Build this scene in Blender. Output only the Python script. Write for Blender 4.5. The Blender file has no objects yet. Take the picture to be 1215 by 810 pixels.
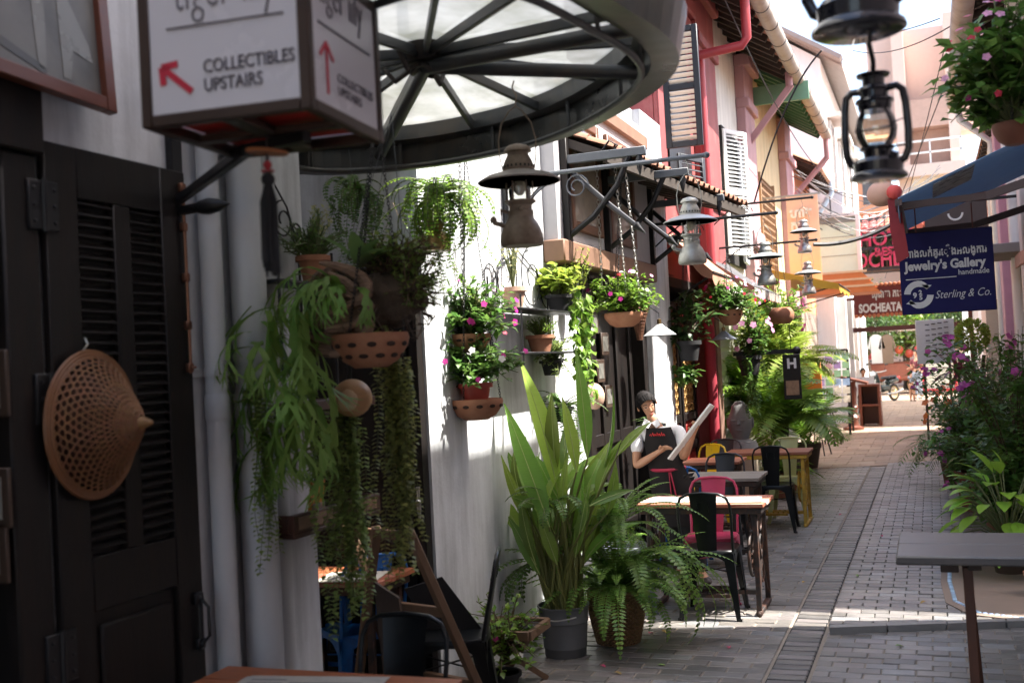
import bpy, bmesh, math, random
from math import sin, cos, pi, radians, atan2, sqrt, degrees
from mathutils import Vector, Matrix, noise
S = bpy.context.scene
COL = S.collection
R = random.Random(7)

# ---------------------------------------------------------------- camera, sky, sun, exposure
FPX, CXP, CYP, EYE = 1300.0, 607.5, 405.0, 1.74
CAMX, CAMU, CAMF = Vector((.9323, .3569, 0)), None, None
_yaw, _pit, _rol = radians(20.8997), radians(1.36736), radians(3.0)
CAMF = Vector((-sin(_yaw) * cos(_pit), cos(_yaw) * cos(_pit), sin(_pit)))
_r = Vector((cos(_yaw), sin(_yaw), 0))
_u = _r.cross(CAMF)
CAMX = _r * cos(_rol) - _u * sin(_rol)
CAMU = _u * cos(_rol) + _r * sin(_rol)
cam = bpy.data.cameras.new('camera')
cam.lens = FPX / 1215 * 36
cam.sensor_width = 36
cam.clip_start = .05
cam.clip_end = 1000
camo = bpy.data.objects.new('camera', cam)
COL.objects.link(camo)
camo.matrix_world = Matrix(((CAMX.x, CAMU.x, -CAMF.x, 0), (CAMX.y, CAMU.y, -CAMF.y, 0), (CAMX.z, CAMU.z, -CAMF.z, EYE), (0, 0, 0, 1)))
cam.dof.use_dof = True
cam.dof.focus_distance = 8.2
cam.dof.aperture_fstop = 2.8
S.camera = camo

SUN_EL, SUN_AZ = radians(58), radians(11)      # azimuth from +X towards +Y
sdir = Vector((cos(SUN_EL) * cos(SUN_AZ), cos(SUN_EL) * sin(SUN_AZ), sin(SUN_EL)))
wd = bpy.data.worlds.new('World')
S.world = wd
wd.use_nodes = True
nt = wd.node_tree
nt.nodes.clear()
sky = nt.nodes.new('ShaderNodeTexSky')
sky.sky_type = 'NISHITA'
sky.sun_disc = False
sky.sun_elevation = SUN_EL
sky.sun_rotation = atan2(sdir.x, sdir.y)
sky.air_density = 1.0
sky.dust_density = 3.5
bg = nt.nodes.new('ShaderNodeBackground')
bg.inputs['Strength'].default_value = .135
out = nt.nodes.new('ShaderNodeOutputWorld')
nt.links.new(sky.outputs[0], bg.inputs[0])
nt.links.new(bg.outputs[0], out.inputs[0])
sl = bpy.data.lights.new('sun', 'SUN')
sl.energy = 4.4
sl.angle = radians(.55)
sl.color = (1, .95, .87)
so = bpy.data.objects.new('sun', sl)
so.rotation_euler = (-sdir).to_track_quat('-Z', 'Y').to_euler()
so.location = (0, 0, 20)
COL.objects.link(so)
S.view_settings.view_transform = 'Standard'
S.view_settings.look = 'None'
S.view_settings.gamma = 1
S.view_settings.use_curve_mapping = False
S.view_settings.exposure = 2.12
S.render.engine = 'CYCLES'
S.cycles.max_bounces = 8
S.cycles.diffuse_bounces = 5
S.cycles.transparent_max_bounces = 16

# ---------------------------------------------------------------- photo measurement -> place in the world
def ray(x, y): return CAMF + CAMX * ((x - CXP) / FPX) - CAMU * ((y - CYP) / FPX)
EYEV = Vector((0, 0, EYE))
def G(x, y, z=0.): d = ray(x, y); return EYEV + d * ((z - EYE) / d.z)
def W(x, y, X): d = ray(x, y); return EYEV + d * (X / d.x)
def A(x, y, Y): d = ray(x, y); return EYEV + d * (Y / d.y)

# ---------------------------------------------------------------- materials
MATS = {}
def mat(name, col, rough=.6, metal=0., var=.12, scale=6., bump=.0, bscale=30., col2=None, thr=.55, soft=.15, patch=3.,
        island=0., transl=0., wood=None, emit=0., spec=.5, alpha=1., trans=0., coat=0., stain=0., streak=0., orand=False):
    if name in MATS: return MATS[name]
    m = bpy.data.materials.new(name); m.use_nodes = True
    t = m.node_tree; N = t.nodes; L = t.links
    b = N['Principled BSDF']; outn = N['Material Output']
    tc = N.new('ShaderNodeTexCoord')
    src = tc.outputs['Object']
    c = (*col, 1)
    if wood:
        mp = N.new('ShaderNodeMapping'); mp.inputs['Scale'].default_value = wood
        L.new(src, mp.inputs[0]); src1 = mp.outputs[0]
    else: src1 = src
    nz = N.new('ShaderNodeTexNoise'); nz.inputs['Scale'].default_value = scale; nz.inputs['Detail'].default_value = 6
    nz.inputs['Roughness'].default_value = .65
    L.new(src1, nz.inputs['Vector'])
    mx = N.new('ShaderNodeMix'); mx.data_type = 'RGBA'
    mx.inputs[6].default_value = tuple(max(0, v * (1 - 1.6 * var)) for v in col) + (1,)
    mx.inputs[7].default_value = tuple(min(1, v * (1 + 1.6 * var)) for v in col) + (1,)
    L.new(nz.outputs[0], mx.inputs[0]); cs = mx.outputs[2]
    if col2:
        n2 = N.new('ShaderNodeTexNoise'); n2.inputs['Scale'].default_value = patch; n2.inputs['Detail'].default_value = 8
        n2.inputs['Roughness'].default_value = .7
        L.new(src1, n2.inputs['Vector'])
        mr = N.new('ShaderNodeMapRange'); mr.inputs[1].default_value = thr - soft; mr.inputs[2].default_value = thr + soft
        L.new(n2.outputs[0], mr.inputs[0])
        m2 = N.new('ShaderNodeMix'); m2.data_type = 'RGBA'
        L.new(mr.outputs[0], m2.inputs[0]); L.new(cs, m2.inputs[6]); m2.inputs[7].default_value = (*col2, 1); cs = m2.outputs[2]
    if island:
        g = N.new('ShaderNodeObjectInfo' if orand else 'ShaderNodeNewGeometry'); hs = N.new('ShaderNodeHueSaturation'); rnd = 'Random' if orand else 'Random Per Island'
        mv = N.new('ShaderNodeMapRange'); mv.inputs[3].default_value = 1 - island; mv.inputs[4].default_value = 1 + island
        L.new(g.outputs[rnd], mv.inputs[0]); L.new(mv.outputs[0], hs.inputs['Value'])
        mh = N.new('ShaderNodeMapRange'); mh.inputs[3].default_value = .5 - island * .06; mh.inputs[4].default_value = .5 + island * .06
        mm = N.new('ShaderNodeMath'); mm.operation = 'FRACT'; m7 = N.new('ShaderNodeMath'); m7.operation = 'MULTIPLY'; m7.inputs[1].default_value = 7.31
        L.new(g.outputs[rnd], m7.inputs[0]); L.new(m7.outputs[0], mm.inputs[0]); L.new(mm.outputs[0], mh.inputs[0])
        L.new(mh.outputs[0], hs.inputs['Hue']); L.new(cs, hs.inputs['Color']); cs = hs.outputs[0]
    for amt, sc_, fl in ((stain, (.9, .9, .9), .45), (streak, (3.2, 3.2, .35), .5)):
        if not amt: continue
        gp = N.new('ShaderNodeNewGeometry'); mp2 = N.new('ShaderNodeMapping'); mp2.inputs['Scale'].default_value = sc_; L.new(gp.outputs['Position'], mp2.inputs[0])
        n4 = N.new('ShaderNodeTexNoise'); n4.inputs['Scale'].default_value = 1.6; n4.inputs['Detail'].default_value = 9; n4.inputs['Roughness'].default_value = .68; L.new(mp2.outputs[0], n4.inputs['Vector'])
        r4 = N.new('ShaderNodeMapRange'); r4.inputs[1].default_value = fl - .1; r4.inputs[2].default_value = fl + .22; r4.inputs[3].default_value = 1 + amt * .25; r4.inputs[4].default_value = 1 - amt; L.new(n4.outputs[0], r4.inputs[0])
        h4 = N.new('ShaderNodeHueSaturation'); L.new(r4.outputs[0], h4.inputs['Value']); L.new(cs, h4.inputs['Color']); cs = h4.outputs[0]
    L.new(cs, b.inputs['Base Color'])
    rr = N.new('ShaderNodeMapRange'); rr.inputs[3].default_value = max(0, rough - .12); rr.inputs[4].default_value = min(1, rough + .12)
    L.new(nz.outputs[0], rr.inputs[0]); L.new(rr.outputs[0], b.inputs['Roughness'])
    b.inputs['Metallic'].default_value = metal
    b.inputs['Specular IOR Level'].default_value = spec
    b.inputs['Coat Weight'].default_value = coat
    if trans: b.inputs['Transmission Weight'].default_value = trans
    if emit:
        L.new(cs, b.inputs['Emission Color']); b.inputs['Emission Strength'].default_value = emit
    if bump:
        n3 = N.new('ShaderNodeTexNoise'); n3.inputs['Scale'].default_value = bscale; n3.inputs['Detail'].default_value = 5
        L.new(src1, n3.inputs['Vector'])
        bp = N.new('ShaderNodeBump'); bp.inputs['Strength'].default_value = bump; bp.inputs['Distance'].default_value = .01
        L.new(n3.outputs[0], bp.inputs['Height']); L.new(bp.outputs[0], b.inputs['Normal'])
    if transl:
        tr = N.new('ShaderNodeBsdfTranslucent'); ms = N.new('ShaderNodeMixShader'); ms.inputs[0].default_value = transl
        L.new(cs, tr.inputs[0]); L.new(b.outputs[0], ms.inputs[1]); L.new(tr.outputs[0], ms.inputs[2]); L.new(ms.outputs[0], outn.inputs[0])
    MATS[name] = m
    return m

def glass_mat(name, col=(.9, .93, .92), rough=.05, clear=.75):
    if name in MATS: return MATS[name]
    m = bpy.data.materials.new(name); m.use_nodes = True
    t = m.node_tree; N = t.nodes; L = t.links; N.remove(N['Principled BSDF'])
    tr = N.new('ShaderNodeBsdfTransparent'); tr.inputs[0].default_value = (*col, 1)
    gl = N.new('ShaderNodeBsdfGlossy'); gl.inputs['Roughness'].default_value = rough
    mx = N.new('ShaderNodeMixShader'); fr = N.new('ShaderNodeFresnel'); fr.inputs[0].default_value = 1.5
    ad = N.new('ShaderNodeMath'); ad.operation = 'ADD'; ad.inputs[1].default_value = (1 - clear) * .3
    L.new(fr.outputs[0], ad.inputs[0]); L.new(ad.outputs[0], mx.inputs[0]); L.new(tr.outputs[0], mx.inputs[1]); L.new(gl.outputs[0], mx.inputs[2])
    L.new(mx.outputs[0], N['Material Output'].inputs[0]); MATS[name] = m
    return m

# ---------------------------------------------------------------- mesh building
def basis(d, up=Vector((0, 0, 1))):
    d = d.normalized()
    if abs(d.dot(up)) > .98: up = Vector((1, 0, 0)) if abs(d.x) < .9 else Vector((0, 1, 0))
    s = d.cross(up).normalized(); u = s.cross(d).normalized()
    return d, s, u
class MB:
    def __init__(s): s.v = []; s.f = []; s.mi = []; s.m = 0
    def add(s, vs, fs):
        o = len(s.v); s.v += [tuple(p) for p in vs]
        for q in fs: s.f.append(tuple(i + o for i in q)); s.mi.append(s.m)
    def box(s, c, sz, rot=None, bev=0.):
        hx, hy, hz = sz[0] / 2, sz[1] / 2, sz[2] / 2; c = Vector(c)
        b = min(bev, hx * .9, hy * .9, hz * .9)
        if b <= 0:
            vs = [Vector((x * hx, y * hy, z * hz)) for x in (-1, 1) for y in (-1, 1) for z in (-1, 1)]
            fs = [(0, 1, 3, 2), (4, 6, 7, 5), (0, 4, 5, 1), (2, 3, 7, 6), (0, 2, 6, 4), (1, 5, 7, 3)]
        else:
            vs = []; ix = {}
            for x in (-1, 1):
                for y in (-1, 1):
                    for z in (-1, 1):
                        for k in range(3):
                            h = [hx - b, hy - b, hz - b]; h[k] += b
                            ix[(x, y, z, k)] = len(vs); vs.append(Vector((x * h[0], y * h[1], z * h[2])))
            fs = []
            for k in range(3):
                i, j = (k + 1) % 3, (k + 2) % 3
                for sg in (-1, 1):
                    q = []
                    for a, bb in ((-1, -1), (1, -1), (1, 1), (-1, 1)):
                        t = [0, 0, 0]; t[k] = sg; t[i] = a; t[j] = bb; q.append(ix[(*t, k)])
                    fs.append(tuple(q if sg > 0 else q[::-1]))
            for k in range(3):
                i, j = (k + 1) % 3, (k + 2) % 3
                for a in (-1, 1):
                    for bb in (-1, 1):
                        def K(sg, f): t = [0, 0, 0]; t[k] = sg; t[i] = a; t[j] = bb; return ix[(*t, f)]
                        q = [K(-1, i), K(1, i), K(1, j), K(-1, j)]
                        fs.append(tuple(q if a * bb < 0 else q[::-1]))
            for x in (-1, 1):
                for y in (-1, 1):
                    for z in (-1, 1):
                        q = [ix[(x, y, z, k)] for k in range(3)]
                        fs.append(tuple(q if x * y * z > 0 else q[::-1]))
        if rot is not None: vs = [rot @ p for p in vs]
        s.add([p + c for p in vs], fs)
    def bx(s, x0, x1, y0, y1, z0, z1, bev=0.):
        s.box(((x0 + x1) / 2, (y0 + y1) / 2, (z0 + z1) / 2), (abs(x1 - x0), abs(y1 - y0), abs(z1 - z0)), None, bev)
    def beam(s, a, b, w, h, bev=0., up=(0, 0, 1)):
        a = Vector(a); b = Vector(b); d, sd, u = basis(b - a, Vector(up))
        s.box((a + b) / 2, (w, (b - a).length, h), Matrix((sd, d, u)).transposed(), bev)
    def tube(s, pts, r, n=8, closed=False):
        pts = [Vector(p) for p in pts]; k = len(pts); rs = r if isinstance(r, (list, tuple)) else [r] * k
        vs = []; fs = []; ref = None
        for i, p in enumerate(pts):
            if closed: d = pts[(i + 1) % k] - pts[i - 1]
            else: d = pts[min(i + 1, k - 1)] - pts[max(i - 1, 0)]
            if d.length < 1e-9: d = Vector((0, 0, 1))
            d.normalize()
            if ref is None: _, sd, u = basis(d)
            else:
                u = ref - d * ref.dot(d)
                if u.length < 1e-6: _, sd, u = basis(d)
                u.normalize(); sd = d.cross(u)
            ref = u
            for j in range(n):
                a = 2 * pi * j / n; vs.append(p + (sd * cos(a) + u * sin(a)) * rs[i])
        for i in range(k if closed else k - 1):
            i2 = (i + 1) % k
            for j in range(n):
                j2 = (j + 1) % n
                fs.append((i * n + j, i * n + j2, i2 * n + j2, i2 * n + j))
        if not closed: fs += [tuple(range(n))[::-1], tuple((k - 1) * n + j for j in range(n))]
        s.add(vs, fs)
    def lathe(s, prof, c=(0, 0, 0), n=20, rot=None, sx=1., sy=1.):
        vs = []; fs = []; c = Vector(c)
        for r, z in prof:
            for j in range(n):
                a = 2 * pi * j / n; p = Vector((r * cos(a) * sx, r * sin(a) * sy, z))
                vs.append((rot @ p if rot is not None else p) + c)
        for i in range(len(prof) - 1):
            for j in range(n):
                j2 = (j + 1) % n; fs.append((i * n + j, i * n + j2, (i + 1) * n + j2, (i + 1) * n + j))
        if prof[0][0] > 1e-4: fs.append(tuple(range(n))[::-1])
        if prof[-1][0] > 1e-4: fs.append(tuple((len(prof) - 1) * n + j for j in range(n)))
        s.add(vs, fs)
    def ball(s, c, r, n=10, sc=(1, 1, 1), rot=None):
        k = max(4, n // 2 + 1)
        s.lathe([(max(1e-5, r * sin(pi * i / k)) * sc[0], -r * cos(pi * i / k) * sc[2]) for i in range(k + 1)], c, n, rot, 1, sc[1] / sc[0])
    def quad(s, a, b, c, d): s.add([a, b, c, d], [(0, 1, 2, 3)])
    def poly(s, pts, d):                        # extruded polygon: pts list of 3D, d thickness vector
        k = len(pts); d = Vector(d); p = [Vector(q) for q in pts]
        nrm = Vector((0, 0, 0))
        for i in range(k): nrm += (p[i] - p[0]).cross(p[(i + 1) % k] - p[0])
        if nrm.dot(d) > 0: p = p[::-1]
        fs = [tuple(range(k)), tuple(range(2 * k - 1, k - 1, -1))] + [(i, k + i, k + (i + 1) % k, (i + 1) % k)[::1] for i in range(k)]
        fs = [fs[0], fs[1]] + [((i + 1) % k, i, k + i, k + (i + 1) % k) for i in range(k)]
        s.add(p + [q + d for q in p], fs)
    def leaf(s, base, d, up, L, wd, curl=.3, n=2, fold=.25, peak=.45):
        d, sd, u = basis(Vector(d), Vector(up)); p = Vector(base); vs = []; fs = []; mid = []
        step = L / n
        prof = lambda t: (sin(pi * min(1, max(0, t)) ** (math.log(.5) / math.log(peak))) ) if 0 < t < 1 else 0.
        for i in range(n + 1):
            t = i / n; w = wd / 2 * prof(t)
            if i in (0, n): w = wd * .03
            vs += [p - sd * w + u * w * fold, p.copy(), p + sd * w + u * w * fold]; mid.append(p + u * .0015)
            q = Matrix.Rotation(-curl / n, 3, sd); d = q @ d; u = q @ u
            p = p + d * step
        for i in range(n):
            o = i * 3; fs += [(o, o + 1, o + 4, o + 3), (o + 1, o + 2, o + 5, o + 4)]
        s.add(vs, fs)
        return mid
    def dleaf(s, base, d, up, L, wd, fold=.25):  # cheap diamond leaf
        d, sd, u = basis(Vector(d), Vector(up)); b = Vector(base); m = b + d * L * .45 - u * L * .03
        s.add([b, m - sd * wd / 2 + u * wd * fold * .5, b + d * L - u * L * .12, m + sd * wd / 2 + u * wd * fold * .5, m], [(0, 4, 1), (1, 4, 2), (2, 4, 3), (3, 4, 0)])

WL = {}
def mesh_of(name, mb, mats, off=Vector((0, 0, 0)), smooth=True):
    me = bpy.data.meshes.new(name)
    me.from_pydata([(v[0] - off.x, v[1] - off.y, v[2] - off.z) for v in mb.v], [], mb.f)
    mats = mats if isinstance(mats, (list, tuple)) else [mats]
    for m in mats: me.materials.append(m)
    if len(mats) > 1: me.polygons.foreach_set('material_index', mb.mi)
    if smooth and len(me.polygons):
        me.shade_smooth(); me.set_sharp_from_angle(angle=radians(38))
    me.update()
    return me
def thing(name, label, cat, loc=(0, 0, 0), rz=0., group=None, kind=None):
    o = bpy.data.objects.new(name, None); COL.objects.link(o); o.location = loc; o.rotation_euler = (0, 0, rz)
    o.empty_display_size = .1
    o['label'] = label; o['category'] = cat
    if group: o['group'] = group
    if kind: o['kind'] = kind
    WL[o.name] = Vector(loc)
    return o
def part(name, mb, mats, parent, label=None, world=True, kind=None, smooth=True):
    off = WL.get(parent.name, Vector((0, 0, 0))) if world else Vector((0, 0, 0))
    o = bpy.data.objects.new(name, mesh_of(name, mb, mats, off, smooth)); COL.objects.link(o); o.parent = parent
    WL[o.name] = WL.get(parent.name, Vector((0, 0, 0)))
    if label: o['label'] = label
    if kind: o['kind'] = kind
    return o
def single(name, mb, mats, label, cat, loc=(0, 0, 0), group=None, world=True, kind=None, smooth=True, rz=0.):
    off = Vector(loc) if world else Vector((0, 0, 0))
    o = bpy.data.objects.new(name, mesh_of(name, mb, mats, off, smooth)); COL.objects.link(o); o.location = loc
    o.rotation_euler = (0, 0, rz)
    if kind != 'structure': o['label'] = label; o['category'] = cat
    if group: o['group'] = group
    if kind: o['kind'] = kind
    WL[o.name] = Vector(loc)
    return o
def piece(name, me, parent, loc=(0, 0, 0), rot=None, label=None):      # alike pieces share mesh data
    o = bpy.data.objects.new(name, me); COL.objects.link(o); o.parent = parent; o.location = loc
    if rot: o.rotation_euler = rot
    if label: o['label'] = label
    return o
def dup(root, loc, rz=0., label=None, group=None, rxy=None):
    def cp(o, par):
        c = o.copy(); COL.objects.link(c)
        if par: c.parent = par
        for ch in list(o.children): cp(ch, c)
        return c
    r = cp(root, None); r.location = loc; r.rotation_euler = (rxy[0], rxy[1], rz) if rxy else (0, 0, rz)
    if label: r['label'] = label
    if group: r['group'] = group
    WL[r.name] = Vector(loc)
    return r

def text(name, s, size, m, parent, origin, xdir, ydir, depth=.002, bold=0., kind='sans', align='LEFT', width=None, shear=0., space=1., world=True):
    cu = bpy.data.curves.new(name, 'FONT'); cu.body = s; cu.size = size; cu.extrude = depth; cu.offset = bold; cu.shear = shear
    cu.align_x = align; cu.space_character = space; cu.resolution_u = 3
    to = bpy.data.objects.new(name, cu); COL.objects.link(to)
    dg = bpy.context.evaluated_depsgraph_get(); dg.update()
    me = bpy.data.meshes.new_from_object(to.evaluated_get(dg)); bpy.data.objects.remove(to); bpy.data.curves.remove(cu)
    me.name = name
    x = Vector(xdir).normalized(); y = Vector(ydir).normalized(); z = x.cross(y)
    if width and len(me.vertices):
        w = max(v.co.x for v in me.vertices) - min(v.co.x for v in me.vertices); k = width / w
    else: k = 1
    o0 = Vector(origin) - (WL.get(parent.name, Vector()) if world else Vector())
    for v in me.vertices: v.co = o0 + x * v.co.x * k + y * v.co.y + z * v.co.z
    me.materials.clear(); me.materials.append(m)
    o = bpy.data.objects.new(name, me); COL.objects.link(o); o.parent = parent; WL[o.name] = WL.get(parent.name, Vector())
    return o
# ---------------------------------------------------------------- palette
white_wall = mat('white_plaster', (.62, .64, .66), .85, var=.05, scale=2, bump=.15, bscale=60, col2=(.48, .49, .5), thr=.66, soft=.2, patch=1.3, streak=.42, stain=.15)
grey_wall = mat('grey_plaster', (.5, .5, .5), .85, var=.06, scale=2, bump=.15, bscale=50, col2=(.38, .36, .33), thr=.62, patch=2)
black_wood = mat('black_wood', (.014, .0122, .012), .42, spec=.22, var=.25, scale=5, bump=.08, bscale=18, wood=(6, 6, .8), col2=(.022, .015, .012), thr=.62, patch=4)
black_iron = mat('black_iron', (.012, .012, .014), .45, metal=.2, var=.2, bump=.06, bscale=60)
grey_iron = mat('grey_iron', (.05, .055, .065), .5, var=.25, bump=.05, scale=9)
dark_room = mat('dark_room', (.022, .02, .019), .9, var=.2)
brown_wood = mat('brown_wood', (.13, .06, .032), .5, var=.3, wood=(12, 12, 1.2), bump=.12, bscale=10)
dark_brown = mat('dark_brown_wood', (.05, .03, .02), .55, var=.3, wood=(10, 1.2, 10), bump=.15, bscale=10)
pale_wood = mat('pale_wood', (.34, .21, .11), .6, var=.25, wood=(14, 14, 1.5), bump=.12, bscale=10)
grey_pipe = mat('grey_pipe_paint', (.48, .49, .5), .55, var=.06, scale=3, bump=.05)
brass = mat('old_brass', (.3, .2, .09), .42, metal=.85, var=.3, scale=10, col2=(.1, .08, .05), thr=.6)
terracotta = mat('terracotta', (.31, .13, .07), .85, var=.18, scale=9, bump=.2, bscale=50, col2=(.42, .22, .13), thr=.62, patch=5)
red_paint = mat('red_wall_paint', (.28, .06, .058), .7, var=.14, streak=.25, scale=3, col2=(.36, .14, .12), thr=.68, patch=2, bump=.08)
pink_paint = mat('pink_paint', (.45, .26, .27), .75, streak=.2, var=.08, scale=3, bump=.08)
cream_paint = mat('cream_paint', (.7, .67, .6), .8, streak=.25, var=.06, scale=2, col2=(.5, .44, .36), thr=.68, patch=1.5)
yellow_paint = mat('yellow_paint', (.64, .5, .29), .8, streak=.2, var=.06, scale=2, col2=(.56, .38, .2), thr=.66, patch=1.5)
orange_paint = mat('orange_paint', (.66, .3, .17), .8, var=.08, scale=2)
green_paint = mat('green_paint', (.05, .16, .09), .6, var=.15)
tile_mat = mat('roof_tile', (.3, .14, .085), .85, var=.25, island=.35, bump=.25, bscale=30, col2=(.12, .09, .075), thr=.6, patch=3)
rafters = mat('dark_rafter', (.045, .035, .028), .8, var=.3)
zinc = mat('old_zinc', (.42, .38, .33), .6, metal=.3, var=.15, scale=4, col2=(.28, .22, .17), thr=.6)
white_trim = mat('white_trim', (.74, .74, .72), .6, var=.05)
black_cloth = mat('black_cloth', (.02, .02, .022), .9, var=.15)
soil = mat('soil', (.035, .022, .014), .95, var=.3, scale=30, bump=.6, bscale=60)
red_frame = mat('red_frame_paint', (.4, .03, .04), .5, var=.15)

# ---------------------------------------------------------------- ground and paving
joint = mat('sandy_joint', (.25, .21, .17), .95, var=.15, scale=12, bump=.2, bscale=90)
g = MB(); g.quad((-300, -60, -.06), (300, -60, -.06), (300, 400, -.06), (-300, 400, -.06))
single('ground', g, mat('ground_earth', (.3, .25, .19), .95, var=.2, scale=.8, bump=.2), '', '', kind='structure')
g = MB(); g.quad((-8, -6, -.006), (8, -6, -.006), (8, 20, -.006), (-8, 20, -.006))
pavement = single('pavement', g, joint, '', '', kind='structure')
PAV = [mat('paver_grey_%s' % n, c, .4, stain=.42, var=.15, scale=14, bump=.14, bscale=70, col2=c2, thr=.6, patch=7) for n, c, c2 in (
    ('slate', (.168, .155, .143), (.23, .205, .18)), ('ash', (.222, .203, .185), (.28, .25, .24)), ('blue', (.183, .172, .16), (.24, .22, .22)),
    ('stone', (.22, .22, .225), (.3, .285, .27)), ('dark', (.128, .119, .11), (.18, .17, .165)), ('mauve', (.21, .188, .18), (.28, .24, .23)))]
def paver_shape(mb, x0, x1, y0, y1, z, b=.004):
    t = z; vs = [(x0, y0, -.03), (x1, y0, -.03), (x1, y1, -.03), (x0, y1, -.03), (x0, y0, t - b), (x1, y0, t - b), (x1, y1, t - b), (x0, y1, t - b),
                 (x0 + b, y0 + b, t), (x1 - b, y0 + b, t), (x1 - b, y1 - b, t), (x0 + b, y1 - b, t)]
    fs = [(8, 9, 10, 11)]
    for i in range(4):
        j = (i + 1) % 4; fs += [(i, j, j + 4, i + 4), (i + 4, j + 4, j + 8, i + 8)]
    mb.add(vs, fs)
def pmesh(lx, ly, mi):
    m = MB(); paver_shape(m, -lx / 2, lx / 2, -ly / 2, ly / 2, 0, .005); return mesh_of('paver', m, PAV[mi])
LP = {(w, k): pmesh(w, .097, k) for w in (.23, .17) for k in range(6)}
bulk = MB(); npv = 0
def wpick(): return R.choices(range(6), (3, 3, 3, 2, 1.6, 1.2))[0]
def step_y(x): return 7.05 + (x + .686) * .305
def orange_y(x): return 16.87 + (x + 1.746) * .3
y = 2.0; row = 0
while y < 17.4:
    for side in (0, 1):
        w, p = ((.23, .24), (.17, .175))[side]
        xa, xb = ((-4.4, -.95), (-.7, 1.9))[side]
        x = xa + (row % 2) * p / 2 - p
        while x < xb:
            a, b2 = max(x, xa), min(x + w, xb)
            if b2 - a > .03 and y + .1 < orange_y((a + b2) / 2) + .1:
                raised = side == 1 and y > step_y((a + b2) / 2) - .03
                z = (.034 if raised else 0) + R.uniform(-.0025, .0025)
                vis = 5.75 < y < 8.35 and a > -2.6 and b2 < .55
                if vis and b2 - a > w - .01 and npv < 298:
                    piece('paver', LP[(w, wpick())], pavement, (a + w / 2 + R.uniform(-.002, .002), y + .0485 + R.uniform(-.002, .002), z + R.uniform(-.003, .002)), (R.uniform(-.014, .014), R.uniform(-.01, .01), R.uniform(-.02, .02))); npv += 1
                else:
                    bulk.m = wpick(); paver_shape(bulk, a, b2, y, y + .097, z)
            x += p
    y += .105; row += 1
bulk.m = 0
part('paver_field', bulk, PAV, pavement, kind='stuff', smooth=False)
# edge stones of the low step
me = MB()
for i in range(5):
    x = -.69 + i * .34
    me.poly([(x + .006, step_y(x) - .05, -.02), (x + .334, step_y(x + .334) - .05, -.02), (x + .334, step_y(x + .334) + .02, -.02), (x + .006, step_y(x) + .02, -.02)], (0, 0, .064))
part('step_edge', me, mat('edge_stone', (.25, .24, .23), .7, var=.15, bump=.2), pavement)
# drain strip
g = MB(); g.quad((-.93, 2, -.004), (-.72, 2, -.004), (-.72, 17, -.004), (-.93, 17, -.004))
drain = single('drain_channel', g, mat('drain_dark', (.012, .012, .013), .9), '', '', kind='structure')
for k in range(3):
    m = MB(); paver_shape(m, -.1, .1, -.037, .037, 0, .006); me = mesh_of('slat', m, PAV[(4, 0, 5)[k]])
    for i in range(k, 150, 3):
        y = 2.05 + i * .1
        if y > 5.4: piece('slat', me, drain, (-.825 + R.uniform(-.003, .003), y, R.uniform(.001, .005)), (0, R.uniform(-.01, .01), R.uniform(-.03, .03) + (.05 if 8 < y < 11 else 0)))
# orange tiled stretch
otile = mat('orange_tile', (.41, .285, .195), .7, var=.1, scale=3, island=.1, bump=.15, bscale=50, col2=(.28, .22, .175), thr=.52, soft=.25, patch=1.2, stain=.25)
g = MB(); g.quad((-9, 15.4, -.008), (9, 20, -.008), (9, 70, -.008), (-9, 70, -.008))
g = MB(); g.add([(-8, orange_y(-8) + 1, -.004), (-4.4, orange_y(-4.4), -.004), (1.9, orange_y(1.9), -.004), (8, orange_y(1.9), -.004), (8, 75, -.004), (-8, 75, -.004)], [(0, 1, 2, 3, 4, 5)])
oran = single('tiled_path', g, mat('tile_joint', (.3, .2, .14), .9), '', '', kind='structure')
tl = MB()
j = 0; y = 0.
while y < 46:
    x = -4.3 + (.2 if j % 2 else 0)
    while x < 1.9:
        dz = R.uniform(-.0015, .0015) + .006
        q = [(x, y), (x + .392, y), (x + .392, y + .392), (x, y + .392)]
        vs = [(a, b + orange_y(a) + .006, dz) for a, b in q] + [(a, b + orange_y(a) + .006, -.01) for a, b in q]
        tl.add(vs, [(0, 1, 2, 3), (0, 4, 5, 1), (1, 5, 6, 2), (2, 6, 7, 3), (3, 7, 4, 0)]); x += .4
    y += .4; j += 1
part('tile_field', tl, otile, oran, kind='stuff', smooth=False)
# threshold of the shop on the right, with a blue pebble border
zt = .0385
pts = [G(*p, zt) for p in ((1118, 660), (1116, 690), (1122, 714), (1150, 728), (1215, 736), (1330, 742))]
g = MB(); g.poly([(p.x, p.y, .01) for p in pts] + [(1.6, pts[-1].y, .01), (1.6, 9.3, .01), (pts[0].x, 9.3, .01)], (0, 0, zt - .01))
thr = single('shop_threshold', g, mat('threshold_clay', (.2, .15, .12), .75, var=.15, scale=5, bump=.15), '', '', kind='structure')
peb = MB()
for a, b in zip(pts[:-1], pts[1:]):
    n = int((b - a).length / .035)
    for i in range(n):
        p = a.lerp(b, i / n); peb.ball((p.x + .06, p.y + .05, zt), .017, 6, (1, 1, .35))
part('pebble_border', peb, mat('blue_pebble', (.25, .36, .5), .4, island=.4), thr, kind='stuff')

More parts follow.
